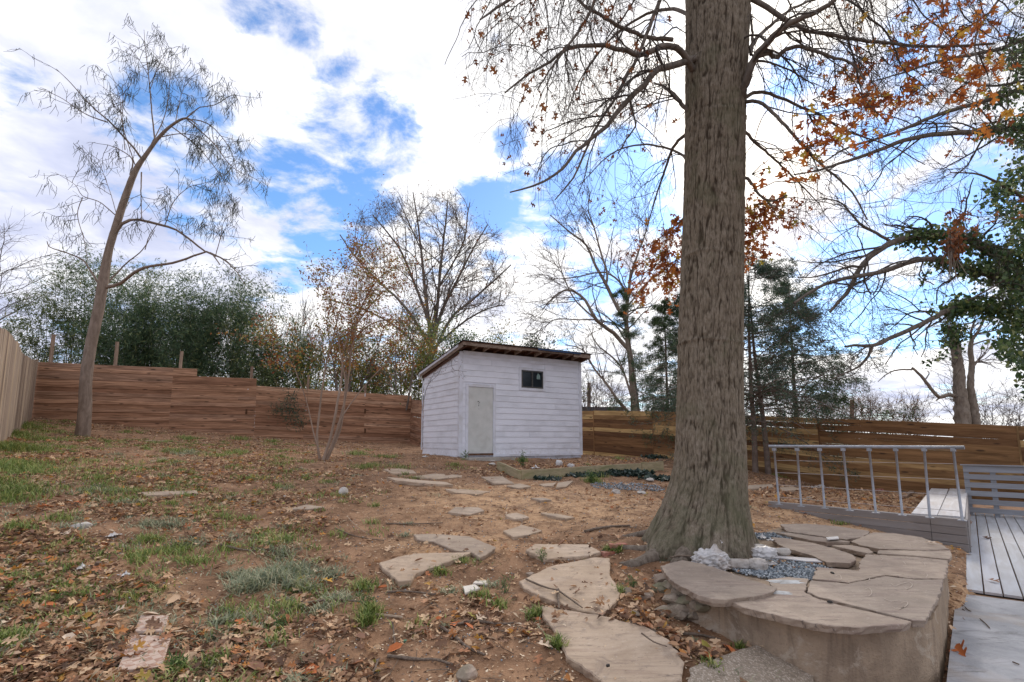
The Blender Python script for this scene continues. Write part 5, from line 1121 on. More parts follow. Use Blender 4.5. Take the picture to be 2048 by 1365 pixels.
# bamboo and broadleaf screen beyond the back fence: each clump its own thing
def clump(name, label, px, Yv, wpx, top, mat, seed, n=5200, culms=9, low=740, lsize=(.12, .26), group=None, tm=LEAF_LONG, cmat=None, ygap=.0, dens=None):
    r = np.random.default_rng(seed); s = Yv / 1059.; base = gat(px, Yv); topz = EYE + (880 - top) * s; t = thing(name, label, 'bamboo' if 'bamboo' in name else 'bush', base, group)
    hh = topz - base[2]; wr = wpx * s / 2
    st_ = base + np.stack([r.uniform(-wr * .8, wr * .8, culms), r.uniform(-.8, .8, culms), np.zeros(culms)], 1)
    hs = hh * r.uniform(.72, 1.0, culms) * (1 - .3 * np.abs((st_[:, 0] - base[0]) / wr) ** 2)
    Pn, Rn = grow(r, st_, np.tile([[0, 0, 1.]], (culms, 1)) + r.normal(0, .06, (culms, 3)), hs, np.full(culms, .022), 12, .035, ((0, 0, .1)), .3, .12)
    V_, Fq_ = tubes(Pn, Rn, 5); obj('culms' if 'bamboo' in name else 'stems', V_, Fq_, cmat or M_culm, t, kind='stuff')
    V1, F1, lv = twigs(r, Pn, Rn, [dict(per=22, ang=(25, 75), lf=(.2, .3), len=(.5, 1.5), K=5, wig=.15, bias=(0, 0, -.1), rf=.4, minr=.006, S=3, tr=(.28, 1)), dict(per=4, ang=(25, 65), lf=(.2, .3), len=(.2, .6), K=3, wig=.2, bias=(0, 0, -.5), minr=.005, S=3)])
    obj('twigs', V1, F1, cmat or M_culm, t, kind='stuff'); pts = np.concatenate([lv[0][0][:, 2:].reshape(-1, 3), lv[1][0].reshape(-1, 3)])
    nz = vnoise(pts[:, 0] * 1.1 + 90, pts[:, 2] * 1.1 + 90, seed + 5); pts = pts[nz > ygap * .8]
    fade = (pts[:, 2] - base[2]) / hh; pts = pts[(r.uniform(0, 1, len(pts)) < np.clip(1.6 - fade, .35, 1))]; n = int(n * 1.7)
    pts = pts[r.integers(0, len(pts), n)]
    add_leaves('leaves', pts, mat, t, tm, lsize, (0, 0, -.35), .8, seed + 2, .16); return t
M_culm = simple('green_culms', (.10, .13, .06), (.2, .2, .11), 3, .5, 0)
bamboos = [(105,24.5,110,520,4200,.22,'thin leafy bamboo clump at the left end, beside the first tall fence post'),(165,25.5,100,455,3200,.3,'sparse bamboo clump with its feathery top behind the leaning trunk'),
 (225,24,110,545,7200,.05,'dense dark bamboo clump just right of the leaning trunk'),(300,24.6,110,540,7600,.05,'full bamboo clump between the second and third tall fence posts'),(262,26,110,500,4200,.2,'tall bamboo clump at the back of the dark thicket'),
 (372,24.4,100,555,6600,.08,'bamboo clump with bare stalks showing above the third fence post'),(440,24.8,100,520,6000,.12,'bamboo clump rising above the step in the fence'),(500,25.2,90,575,5200,.14,'low green bamboo clump above the end of the tall boards'),
 (470,27,80,470,2200,.35,'wispy tall bamboo behind the right part of the thicket')]
M_bam2 = leafmat('olive_bamboo_leaves', [(0, (.06, .09, .035)), (.5, (.13, .18, .065)), (.85, (.24, .28, .10)), (1, (.42, .38, .15))], .4, .4, .4)
for i, (px, Yv, wp, top, n, gp_, lab) in enumerate(bamboos): clump('bamboo_clump', lab, px, Yv, wp, top, M_bam2 if i in (0, 4, 7, 8) else M_bam, 200 + i * 7, n, group='bamboo beyond the back fence', ygap=gp_)
shr = [(560,26,90,640,3400,.2,M_bam,'green bush beyond the low part of the back fence'),(620,27,80,655,2800,.25,M_bamy,'yellow green bush behind the multi-stemmed tree'),(700,26,90,640,3600,.2,M_bamy,'olive bush right of the multi-stemmed tree'),
 (770,26.5,90,650,3400,.2,M_bam,'green bush above the fence left of the shed'),(825,25,80,655,3400,.15,M_bamy,'bush with yellow leaves touching the shed roof edge'),(905,27,110,610,4600,.12,M_bam,'dark green bush right behind the shed roof peak'),
 (985,29,120,620,3000,.3,M_bamy,'airy olive tree top above the middle of the shed roof'),(1070,26,62,650,3000,.05,M_ev2,'compact bright green shrub above the right part of the shed roof'),(1105,30,70,690,1200,.3,M_bamy,'thin shrub top at the right end of the shed roof')]
for i, (px, Yv, wp, top, n, gp_, m_, lab) in enumerate(shr): clump('bush', lab, px, Yv, wp, top, m_, 400 + i * 7, n, 7, group='bushes behind the fence and shed', ygap=gp_, tm=LEAF_RH, lsize=(.09, .17), cmat=M_far)
bgtree('bare_shrub', 'leafless thin shrub between the bamboo and the rust tree', 'shrub', gat(606, 28), 6.3, .05, 61, M_far, M_fart, [dict(per=12, ang=(15, 40), lf=(.3, .5), len=(1, 2.4), K=7, wig=.1, bias=(0, 0, .8), rf=.5, minr=.016, S=3, tr=(.3, 1)), dict(per=6, ang=(20, 40), lf=(.3, .5), len=(.5, 1.2), K=5, wig=.12, bias=(0, 0, .6), minr=.01, S=3)], stems=6)
bgtree('autumn_tree', 'small tree with orange brown leaves behind the crape stems', 'tree', gat(690, 24), 6.2, .07, 64, M_far, M_twig_w, [dict(per=13, ang=(25, 55), lf=(.3, .5), len=(1, 2.2), K=7, wig=.12, bias=(0, 0, .4), rf=.5, minr=.014, S=3, tr=(.35, 1)), dict(per=6, ang=(25, 55), lf=(.3, .5), len=(.4, 1.1), K=5, wig=.15, minr=.009, S=3)], dict(mat=M_myl, size=(.08, .15), keep=.55), stems=4)
bgtree('autumn_tree', 'brownish leafy sapling cluster directly left of the shed roof', 'tree', gat(800, 23.9), 6.0, .06, 66, M_far, M_twig_w, [dict(per=12, ang=(25, 55), lf=(.3, .5), len=(1, 2.), K=7, wig=.12, bias=(0, 0, .4), rf=.5, minr=.014, S=3, tr=(.3, 1)), dict(per=6, ang=(25, 55), lf=(.3, .5), len=(.4, 1.), K=5, wig=.15, minr=.009, S=3)], dict(mat=M_myl, size=(.08, .15), keep=.6), stems=4)

# conifers
def conifer(label, base, top, wid, seed, mat, n_sp=1.0, tr_r=.1, low=.3, dens=1., group='evergreens around the oak', leaf=(.05, .11), droop=-.35, stems=1, off=0.):
    r = np.random.default_rng(seed); base = np.array(base, float); H_ = top - base[2]; t = thing('conifer', label, 'tree', base, group)
    for k in range(stems):
        b0 = base + np.array([k * .36 * (1 if stems > 1 else 0), 0, -.05]); P0, R0 = grow(r, b0[None], np.array([[.02 + off, 0, 1.]]), np.array([H_]), np.array([tr_r]), 16, .02, (0, 0, .2), .12)
        V_, Fq_ = tubes(P0, R0, 9); obj('trunk', V_, Fq_, M_con, t, smooth=True)
        if k == 0: PP, RRr = P0, R0
        else: PP = np.concatenate([PP, P0]); RRr = np.concatenate([RRr, R0])
    nb_ = int(46 * dens); st_, d, ln, rd = spawn(r, PP, RRr, nb_, (62, 100), (low, .985), (.1, .2), .35, minr=.012)
    hfrac = (st_[:, 2] - base[2]) / H_; ln = wid * np.clip(1.12 - hfrac, .1, 1) ** .75 * r.uniform(.6, 1.1, len(ln))
    Pb, Rb = grow(r, st_, d, ln, rd, 8, .09, (0, 0, droop), .25)
    V1, F1, lv = twigs(r, Pb, Rb, [dict(per=11, ang=(35, 70), lf=(.25, .4), K=5, wig=.14, bias=(0, 0, -.55), rf=.5, minr=.004, S=3, tr=(.15, 1)), dict(per=4, ang=(25, 60), lf=(.3, .5), K=3, wig=.15, bias=(0, 0, -.6), rf=.6, minr=.003, S=3)])
    V_, Fq_ = tubes(Pb, Rb, 4); obj('branches', np.concatenate([V_, V1]), np.concatenate([Fq_, F1 + len(V_)]), M_con, t, kind='stuff')
    pts = np.concatenate([lv[0][0][:, 1:].reshape(-1, 3), lv[1][0].reshape(-1, 3)]); i = r.integers(0, len(pts), int(15000 * n_sp))
    dirs = r.normal(0, .5, (len(i), 3)) + norm(pts[i] - np.array([base[0], base[1], 0]) * [1, 1, 0] - pts[i] * [0, 0, 1]) * .5 + np.array([0, 0, -.35])
    V, Fq, rn_ = scatter(r, LEAF_LONG, pts[i] + r.normal(0, .05, (len(i), 3)), dirs, r.uniform(*leaf, len(i))); obj('foliage', V, Fq, mat, t, attr={'rnd': rn_}, kind='stuff'); return t
M_con = simple('conifer_bark', (.12, .085, .065), (.2, .15, .12), 8, .9, .4, .01)
M_evs = leafmat('hemlock_needles', [(0, (.025, .055, .04)), (.6, (.06, .105, .07)), (1, (.14, .20, .11))], .45, .4, .35)
hb = gp(1511, 946); conifer('drooping dark hemlock with twin slim trunks right of the oak, in front of the fence', hb, P(1560, 520, 15)[2], 4.6, 71, M_evs, 4.2, .085, .24, 1.5, stems=2, leaf=(.05, .12))
conifer('dark evergreen just right of the oak, its crown behind the hemlock', gat(1590, 18.5), P(1590, 560, 18.5)[2], 3.0, 73, M_ev2, 1.6, .10, .2, 1.2, leaf=(.07, .16))
conifer('mid green conifer peeking out left of the oak trunk', gat(1335, 20), P(1330, 590, 20)[2], 1.7, 75, M_ev2, 1.7, .08, .12, 2.2, leaf=(.06, .13))
conifer('loose evergreen mixed into the pale limbed bare tree', gat(1283, 23), P(1285, 560, 23)[2], 1.7, 77, M_ev2, 1.0, .07, .1, 1.6, leaf=(.06, .13))
conifer('evergreen hidden behind the oak trunk', gat(1400, 20), P(1400, 560, 20)[2], 2., 79, M_ev, .8, .1, .15, .8, leaf=(.08, .16))
def leafball(name, label, cat, c_, rad, n_, mat, tm, size, seed, group=None, flat=.5, on_ground=True, ax=1.):
    r = np.random.default_rng(seed); a = r.normal(0, 1, (n_, 3)); a = norm(a) * r.uniform(0, 1, (n_, 1)) ** .4; pts = np.array(c_) + a * np.array([rad * ax, rad, rad * flat]); 
    if on_ground: pts[:, 2] = np.maximum(pts[:, 2], HZ(pts[:, 0], pts[:, 1]) + .01)
    V, Fq, rn_ = scatter(r, tm, pts, r.normal(0, 1, (n_, 3)) + [0, 0, .1], r.uniform(*size, n_), nrm=r.normal(0, .6, (n_, 3)) + [0, -.3, 1]); o = obj(name, V, Fq, mat, None, np.array([c_[0], c_[1], hz(c_[0], c_[1])]), attr={'rnd': rn_}); return setp(o, label, cat, group)
M_ivyd = leafmat('dark_ivy', [(0, (.012, .025, .02)), (.6, (.03, .055, .04)), (1, (.07, .10, .07))], .4, .1, .45)
leafball('ivy_patch', 'dark ivy growing round the base of the twin hemlock trunks', 'ivy', gp(1518, 938) + np.array([.05, -.1, .3]), .42, 900, M_ivyd, LEAF_IVY, (.05, .09), 81, flat=1.4)

# ================================================================ IVY TREE AT THE RIGHT EDGE
YI = 12.6; rng = np.random.default_rng(31)
iv = thing('ivy_tree', 'ivy-smothered tree filling the right edge with bare limbs reaching left', 'tree', gat(2125, YI))
V_, F_ = tube1([P(2135, 960, YI), P(2120, 700, YI), P(2100, 400, YI), P(2090, 100, YI), P(2085, -200, YI)], [.42, .36, .33, .3, .27], 14, 8, .03, 2); obj('trunk', V_, F_, M_limb, iv, smooth=True)
il = [([(2100,590,YI),(2030,535,YI),(1975,500,YI-.2),(1925,475,YI-.4),(1880,470,YI-.6),(1835,474,YI-.8),(1785,486,YI-1),(1745,510,YI-1.2),(1718,540,YI-1.3),(1695,585,YI-1.4),(1668,612,YI-1.5),(1660,625,YI-1.5)], .16, .035),
 ([(2090,600,YI),(2010,562,YI),(1950,542,YI-.3),(1900,525,YI-.6),(1850,519,YI-.9),(1800,530,YI-1.1),(1760,545,YI-1.3),(1710,553,YI-1.5),(1660,565,YI-1.7),(1620,585,YI-1.9),(1588,607,YI-2)], .12, .03),
 ([(2095,640,YI),(2020,625,YI),(1960,612,YI-.3),(1905,618,YI-.6),(1860,640,YI-.9),(1800,668,YI-1.1),(1745,692,YI-1.3),(1715,690,YI-1.4),(1690,694,YI-1.5)], .12, .03),
 ([(1745,692,YI-1.3),(1735,715,YI-1.3),(1715,735,YI-1.4),(1692,746,YI-1.5),(1660,760,YI-1.6)], .045, .015),
 ([(1785,486,YI-1),(1755,468,YI-1),(1722,450,YI-1),(1700,425,YI-1),(1680,405,YI-1),(1640,395,YI-1)], .05, .015),
 ([(1725,535,YI-1.3),(1700,533,YI-1.4),(1665,545,YI-1.5),(1625,555,YI-1.6),(1595,556,YI-1.7)], .04, .012),
 ([(2080,250,YI),(2043,256,YI),(1950,264,YI-.4),(1850,272,YI-.8),(1800,284,YI-1.1),(1741,307,YI-1.4),(1682,326,YI-1.7),(1640,340,YI-1.9),(1588,350,YI-2.1)], .11, .02),
 ([(2080,150,YI),(2030,185,YI),(1960,205,YI-.4),(1900,222,YI-.8),(1850,240,YI-1.1),(1800,262,YI-1.4),(1740,282,YI-1.7),(1690,298,YI-1.9),(1640,330,YI-2.1)], .09, .018),
 ([(2080,60,YI),(2010,95,YI),(1940,110,YI-.5),(1870,125,YI-1),(1810,145,YI-1.4),(1740,165,YI-1.8)], .09, .015),
 ([(2060,160,YI),(1990,172,YI-.3),(1930,165,YI-.8),(1880,150,YI-1)], .05, .012),
 ([(1735,525,YI-1.3),(1728,545,YI-1.3),(1732,570,YI-1.3),(1745,590,YI-1.3),(1758,565,YI-1.3),(1752,545,YI-1.3)], .035, .012),
 ([(2085,420,YI),(2020,380,YI-.5),(1960,350,YI-1),(1900,345,YI-1.4)], .06, .015), ([(1905,618,YI-.6),(1985,575,YI-.8),(2010,560,YI-1)], .03, .02),
 ([(2050,-60,YI-2),(1990,10,YI-2),(1950,80,YI-2.2),(1960,160,YI-2.4),(1940,250,YI-2.5)], .04, .01)]
Pq, Rq = limbset(rng, il, iv, M_limb, 'limb', 8, 26, .12, .75)
def cullI(Pn):
    x, y = pxy(Pn); return ((x > 1500) & (y < 790)).all(1)
V1, F1, lv = twigs(rng, Pq, Rq, [dict(per=13, ang=(30, 80), lf=(.3, .5), len=(.5, 1.9), K=9, wig=.18, bias=(-.2, 0, -.35), rf=.4, minr=.008, S=4, tr=(.12, 1), cull=cullI), dict(per=5, ang=(30, 70), lf=(.3, .5), len=(.25, .85), K=6, wig=.2, minr=.005, S=3, cull=cullI), dict(per=4, ang=(30, 65), lf=(.3, .5), len=(.1, .4), K=4, wig=.2, minr=.0035, S=3, cull=cullI)])
obj('twigs', V1, F1, M_twig, iv, kind='stuff')
M_ivy = leafmat('ivy_leaves', [(0, (.03, .055, .025)), (.5, (.065, .12, .04)), (.85, (.15, .21, .07)), (1, (.32, .33, .12))], .4, .35, .45)
pts = []
for (pl, ra, rb), n_, s0, s1, rd_i in ((il[0], 1900, 0, .62, .30), (il[1], 1200, 0, .45, .22), (il[2], 1700, 0, .5, .27), (il[6], 500, 0, .25, .22), (il[7], 400, 0, .25, .25)):
    q = resamp(smoothpath([list(P(*p)) for p in pl], 8), 60); t = rng.uniform(s0, s1, n_) * 59; a = q[t.astype(int)]; rr_i = rd_i * (1 - .6 * (t / 59 / s1)); pts.append(a + rng.normal(0, 1, (n_, 3)) * rr_i[:, None] * np.array([1, 1, .75]))
edge_y = np.array([-100, 0, 60, 130, 200, 260, 320, 380, 430, 480, 540, 600, 660, 720, 760, 800, 860]); edge_x = 22 + np.array([2020, 2035, 2030, 2010, 2040, 2030, 1990, 1975, 1985, 1990, 1990, 1985, 2000, 1995, 2010, 2040, 2080])
n_ = 12500; py = rng.uniform(-80, 800, n_); ex_ = np.interp(py, edge_y, edge_x) + rng.normal(0, 14, n_) + 22 * np.sin(py / 23.); px = ex_ + rng.exponential(60, n_); k_ = px < 2260
dep = YI + rng.normal(-.2, .55, n_); pp = np.array([P(a, c, d) for a, c, d in zip(px[k_], py[k_], dep[k_])]); nz = vnoise(pp[:, 0] * 2.2 + 50, pp[:, 2] * 2.2 + 50, 91); pts.append(pp[nz > .22])
pts = np.concatenate(pts); add_leaves('ivy_leaves', pts, M_ivy, iv, LEAF_IVY, (.06, .12), (0, -.2, -.6), .6, 92, .04)
# hanging ivy trails and the dry broken tuft
for (pl, n_) in ((((1868,500,YI-.6),(1855,540,YI-.7),(1845,570,YI-.8),(1853,600,YI-.8),(1866,625,YI-.8)), 70), (((1925,625,YI-.5),(1905,680,YI-.6),(1888,705,YI-.7),(1865,722,YI-.8),(1842,727,YI-.9)), 70), (((1905,600,YI-.5),(1900,650,YI-.5),(1890,690,YI-.5)), 80)):
    q = resamp(smoothpath([list(P(*p)) for p in pl], 6), 20); V_, Fq_ = tubes(q[None], np.full((1, 20), .008), 4); obj('vine', V_, Fq_, M_twig, iv)
    add_leaves('ivy_leaves', q[rng.integers(0, 20, n_)], M_ivy, iv, LEAF_IVY, (.05, .10), (0, 0, -.5), .7, 95 + n_, .05)
q0 = P(1905, 470, 10.8); Pn, Rn = grow(rng, np.repeat(q0[None], 14, 0) + rng.normal(0, .04, (14, 3)), np.array([[-.22, 0, -1.]]) + rng.normal(0, .10, (14, 3)), rng.uniform(.5, 1.15, 14), np.full(14, .022), 8, .09, (0, 0, -.4), .3); V_, Fq_ = tubes(Pn, Rn, 4); obj('broken_branch', V_, Fq_, M_lightb, iv)
add_leaves('dead_leaves', Pn[:, :4].reshape(-1, 3)[rng.integers(0, 56, 130)], M_oleafL, iv, LEAF_CURL, (.10, .18), (0, 0, -.8), .4, 99, .09)

# ================================================================ TOPPED TREES FAR RIGHT, BRUSH, NEIGHBOURING ROOF, POLE
YT = 24.; rng = np.random.default_rng(41)
M_top = barkmat('lichen_grey_bark', (.16, .13, .10), (.28, .235, .19), 9, (1, 1, .5), .7, .04)
tt = thing('topped_tree', 'thick broken-off tree stump trunk with an elbowed limb, far right beyond the fence', 'tree', gat(1925, YT)); base = [list(P(*p)) for p in ((1928,900,YT),(1926,850,YT),(1922,800,YT),(1918,750,YT),(1912,700,YT),(1908,665,YT),(1905,655,YT))]
V_, F_ = tube1(base, [.33,.31,.27,.22,.19,.16,.12], 14, 8, .09, 5); obj('trunk', V_, F_, M_top, tt, smooth=True)
tb = [([(1915,792,YT),(1895,790,YT),(1880,795,YT),(1868,785,YT),(1850,762,YT),(1835,745,YT),(1824,736,YT)], .10, .05), ([(1824,740,YT),(1800,740,YT),(1780,745,YT),(1762,758,YT),(1756,764,YT)], .04, .015), ([(1850,760,YT),(1858,748,YT),(1855,742,YT)], .03, .02), ([(1880,795,YT),(1872,802,YT)], .05, .02)]
Pq, Rq = limbset(rng, tb, tt, M_top, 'limb', 8, 16, .15)
r_ = np.random.default_rng(3); stt = np.array([P(1908 + r_.uniform(-8, 10), r_.uniform(660, 850), YT) for _ in range(60)]); Pn, Rn = grow(r_, stt, np.stack([r_.normal(-.6, .7, 60), r_.normal(0, .4, 60), r_.uniform(0, 1, 60)], 1), r_.uniform(.4, 1.6, 60), np.full(60, .012), 8, .15, (0, 0, .2), .5)
V0_, F0_ = tubes(Pn, Rn, 3); V1, F1, lv = twigs(r_, Pn, Rn, [dict(per=6, ang=(30, 60), lf=(.3, .5), K=5, wig=.2, minr=.007, S=3)]); obj('sprouts', np.concatenate([V0_, V1]), np.concatenate([F0_, F1 + len(V0_)]), M_fart, tt, kind='stuff')
add_leaves('ivy_leaves', np.array([P(1906 + r_.normal(0, 14), 650 + abs(r_.normal(0, 22)), YT - .2) for _ in range(420)]), M_ivy, tt, LEAF_IVY, (.10, .2), seed=7)
tt2 = thing('topped_tree', 'slimmer pale knobbly trunk right beside the thick broken one', 'tree', gat(1952, YT - .4)); V_, F_ = tube1([list(P(*p)) for p in ((1952,900,YT),(1950,850,YT),(1946,810,YT),(1941,770,YT),(1944,730,YT),(1941,700,YT),(1944,680,YT),(1955,665,YT),(1968,640,YT))], [.24,.21,.17,.14,.11,.10,.08,.06,.04], 12, 8, .08, 6)
obj('trunk', V_, F_, M_top, tt2, smooth=True)
Pq, Rq = limbset(rng, [([(1945,685,YT),(1942,665,YT),(1950,640,YT)], .07, .03), ([(1955,668,YT),(1975,665,YT),(2000,660,YT),(2030,670,YT)], .05, .02), ([(1944,734,YT),(1952,726,YT),(1958,719,YT)], .06, .05), ([(1950,645,YT),(1915,650,YT),(1880,645,YT)], .04, .02), ([(1945,690,YT),(1980,680,YT),(2010,690,YT),(2040,710,YT)], .04, .015)], tt2, M_top, 'limb', 7, 14, .12)
V1, F1, lv = twigs(rng, Pq, Rq, [dict(per=12, ang=(25, 60), lf=(.3, .5), len=(.6, 2.), K=7, wig=.16, bias=(0, 0, -.1), rf=.45, minr=.012, S=3), dict(per=5, lf=(.3, .5), len=(.3, .9), K=5, wig=.2, minr=.008, S=3)]); obj('twigs', V1, F1, M_fart, tt2, kind='stuff')
brush = [(1590,30,3.2,'low brush seen over the fence under the hemlock boughs'),(1650,27,2.9,'straw coloured brush over the fence right of the hemlock'),(1700,26,3.4,'twiggy brush with a few orange leaves above the first fence gap'),(1745,28,3.1,'tangled brush above the middle fence section'),
 (1790,26,2.9,'low brownish brush left of the topped trees'),(1840,28,3.0,'thin brush close to the elbowed limb'),(1985,29,4.0,'bare bush right of the topped trees'),(2030,31,4.0,'bare bush at the far right edge above the fence'),(1180,28,4.,'brush in the gap between shed and fence'),(1225,31,4.2,'brush above the left end of the right fence')]
for i, (px, Yv, hh, lab) in enumerate(brush):
    bgtree('brush', lab, 'bush', gat(px, Yv), hh, .03, 500 + i * 3, M_twig_w if i in (1, 2, 4) else M_fart, M_twig_w if i in (1, 2, 4) else M_fart, [dict(per=9, ang=(20, 60), lf=(.3, .5), len=(.6, 1.5), K=6, wig=.15, bias=(0, 0, .2), rf=.5, minr=.011, S=3, tr=(.3, 1)), dict(per=6, ang=(25, 60), lf=(.3, .5), len=(.3, .8), K=4, wig=.2, minr=.008, S=3)],
        dict(mat=M_rust, size=(.06, .12), keep=.10 if i in (1, 2, 4, 5) else .03, jit=.1), stems=9, group='brush beyond the right fence')
nr_ = thing('neighbour_shed', 'low dark grey roof showing over the fence right of the shed', 'building', gat(1200, 31))
q = P(1150, 816, 31); q2 = P(1248, 816, 31); mb = MB(); cc = (q + q2) / 2; mb.box(cc + np.array([0, 1.5, -.12]), (1, 0, 0), (0, 1, 0), (0, 0, 1), q2[0] - q[0], 3, .35); mb.build('roof', simple('slate_grey_roof', (.10, .11, .13), (.15, .16, .18), 6), nr_)
mb = MB(); mb.box(cc + np.array([0, 1.5, -1.4]), (1, 0, 0), (0, 1, 0), (0, 0, 1), q2[0] - q[0] - .3, 2.7, 2.2); mb.build('wall', M_grey, nr_)
for px, top, Yv, lab in ((1178, 766, 33, 'thin brown wooden pole in the gap right of the shed'), (1704, 800, 30, 'pale cut post standing in the brush over the fence')):
    a = gat(px, Yv); t_ = thing('pole', lab, 'pole', a); V_, F_ = tube1([a, P(px, (880 + top) / 2, Yv), P(px, top, Yv)], [.12, .115, .11], 8, 2); obj('shaft', V_, F_, M_myr, t_)
# evergreen sprig leaning over the back fence, dry twig over the shed corner
sg = thing('climbing_sprig', 'dark evergreen sprig hanging over the back fence boards', 'vine', gp(575, 880)); rng = np.random.default_rng(52)
Pq, Rq = limbset(rng, [([(590,782,21.2),(582,805,21.1),(578,830,21.1),(585,850,21.1)], .012, .006), ([(585,800,21.2),(565,815,21.1),(548,820,21.1)], .01, .005), ([(580,820,21.1),(600,835,21.1),(604,850,21.1)], .008, .005)], sg, M_twig, 'stem', 4, 10, 0)
add_leaves('leaves', Pq.reshape(-1, 3)[rng.integers(0, 30, 520)], M_ev, sg, LEAF_LONG, (.10, .2), (0, 0, .1), 1, 53, .16)
sg = thing('dry_vine', 'thin dry twig with seed heads reaching over the shed roof corner', 'vine', gp(850, 905))
Pq, Rq = limbset(rng, [([(848,800,16.5),(856,770,15.9),(876,750,15.3),(888,722,15.1),(905,712,14.9),(920,700,14.9),(928,692,14.9)], .008, .004), ([(880,722,15.),(900,718,14.9),(905,738,14.9),(918,742,14.9),(934,744,14.9)], .007, .003), ([(858,768,15.8),(866,752,15.4),(874,745,15.3)], .006, .003)], sg, M_twig, 'stem', 4, 14, .3)
V1, F1, lv = twigs(rng, Pq, Rq, [dict(per=9, ang=(30, 70), lf=(.2, .4), len=(.12, .35), K=4, wig=.2, minr=.003, S=3), dict(per=3, ang=(30, 60), lf=(.3, .5), len=(.05, .12), K=3, wig=.2, minr=.003, S=3)]); obj('twigs', V1, F1, M_twig, sg, kind='stuff')
add_leaves('seed_heads', lv[1][0][:, -1], M_oleafL, sg, LEAF_CURL, (.02, .035), seed=5, jit=.01)
# ================================================================ LEAF LITTER, DEBRIS, GRASS
rng = np.random.default_rng(77)
M_lit = leafmat('fallen_leaves', [(0, (.12, .07, .045)), (.25, (.29, .165, .10)), (.5, (.50, .295, .165)), (.78, (.70, .50, .31)), (.91, (.42, .17, .08)), (.97, (.58, .26, .06)), (1, (.35, .32, .08))], .75, .15, .2)
M_bits = leafmat('wood_chips_and_bits', [(0, (.07, .045, .03)), (.3, (.26, .16, .10)), (.65, (.56, .39, .24)), (1, (.76, .62, .45))], .9, 0, .15)
def slabfree(x, y):
    """True away from terrace top, patio and deck"""
    s_ = (x - BOX[0]) * NDIR[0] + (y - BOX[1]) * NDIR[1]; return s_ < -.02
ter_poly = np.array([q[:2] for q in tw])
def inpoly(x, y, poly):
    c = np.zeros(len(x), bool); n = len(poly); j = n - 1
    for i in range(n):
        xi, yi = poly[i]; xj, yj = poly[j]; cond = ((yi > y) != (yj > y)) & (x < (xj - xi) * (y - yi) / (yj - yi + 1e-12) + xi); c ^= cond; j = i
    return c
ST_POLY = []
for zf, lab, pl in YST: ST_POLY.append(np.array([gp(*zf(a))[:2] for a in pl]))
def onstone(x, y):
    m = np.zeros(len(x), bool)
    for p in ST_POLY: m |= inpoly(x, y, p)
    return m
shed_c = np.array([S0[:2], (S0 + e1 * SL)[:2], (S0 + e1 * SL + e2 * SM)[:2], (S0 + e2 * SM)[:2]])
def litter_density(x, y):
    u = x / np.maximum(y, .5)
    n = vnoise(x * 1.1 + 80, y * 1.1 + 80, 31) * .6 + vnoise(x * 3.1 + 80, y * 3.1 + 80, 32) * .4
    left = sm(-u, .22, .50); nearc = (1 - sm(y, 4.3, 5.6)) * sm(-u, -.30, .02); fence = sm(y, 14, 18) * sm(-u, .1, .5)
    base = .10 + .75 * left + .7 * nearc + .5 * fence + .28 * sm(x, 5.2, 7) * sm(y, 9, 12)
    base += .30 * ((np.abs(x - 1.2) < 2) & (y > 12)) 
    bare = np.exp(-((x + 2.9) ** 2 / .5 + (y - 4.7) ** 2 / .35)) + .8 * np.exp(-((x + .05) ** 2 / .18 + (y - 3.5) ** 2 / .12))
    return np.clip(base * np.clip((n - .37) * 4.4, .06, 1.8) - bare * .8, .015, 1.6)
def sample_ground(n, ymax=24, seed=0, dens=litter_density, gamma=1.25):
    r = np.random.default_rng(seed); y = 2.5 + (ymax - 2.5) * r.uniform(0, 1, n * 6) ** gamma; u = r.uniform(-1.08, .84, n * 6); x = u * y
    w_ = dens(x, y) * (y / 8.) ** .2; k_ = (r.uniform(0, 1, len(x)) < w_) & slabfree(x, y) & (~inpoly(x, y, ter_poly)) & (~inpoly(x, y, shed_c))
    s = (x - LA[0]) * nl[0] + (y - LA[1]) * nl[1]; k_ &= s > .05; s = (x - FA[0]) * nb[0] + (y - FA[1]) * nb[1]; k_ &= s > .05
    s = (x - RA_[0]) * rn[0] + (y - RA_[1]) * rn[1]; k_ &= s > .05
    x, y = x[k_][:n], y[k_][:n]; return x, y
def lay(name, tm, n, seed, size, mat, dens=litter_density, ymax=24, tilt=.35, lift=.008, stone=.12, label=None, cat=None, gamma=1.25, up_=1.):
    r = np.random.default_rng(seed + 1); x, y = sample_ground(n, ymax, seed, dens, gamma); os_ = onstone(x, y); k_ = (~os_) | (r.uniform(0, 1, len(x)) < stone); x, y, os_ = x[k_], y[k_], os_[k_]
    z = HZ(x, y) + lift * r.uniform(.4, 2.4, len(x)) + os_ * .055; d = np.stack([r.normal(0, 1, len(x)), r.normal(0, 1, len(x)), r.normal(0, .12, len(x))], 1); nm = np.stack([r.normal(0, tilt, len(x)), r.normal(0, tilt, len(x)), np.full(len(x), up_)], 1)
    V, Fq, rn_ = scatter(r, tm, np.stack([x, y, z], 1), d, r.uniform(size[0], size[1], len(x)), nrm=nm)
    o = obj(name, V, Fq, mat, None, np.zeros(3), attr={'rnd': rn_}, kind='stuff'); return setp(o, label, cat)
lay('leaf_litter', LEAF_CURL, 21000, 300, (.03, .085), M_lit, tilt=.9, label='carpet of curled brown fallen leaves across the left of the yard', cat='leaves')
lay('leaf_litter', LEAF_OAK, 4600, 310, (.05, .11), M_lit, ymax=14, tilt=.7, lift=.02, label='lobed tan and orange oak leaves scattered over the dirt', cat='leaves')
def bitdens(x, y): return np.clip(.34 + .6 * litter_density(x, y) + .25 * vnoise(x * 2 + 60, y * 2 + 60, 5), 0, 1.3)
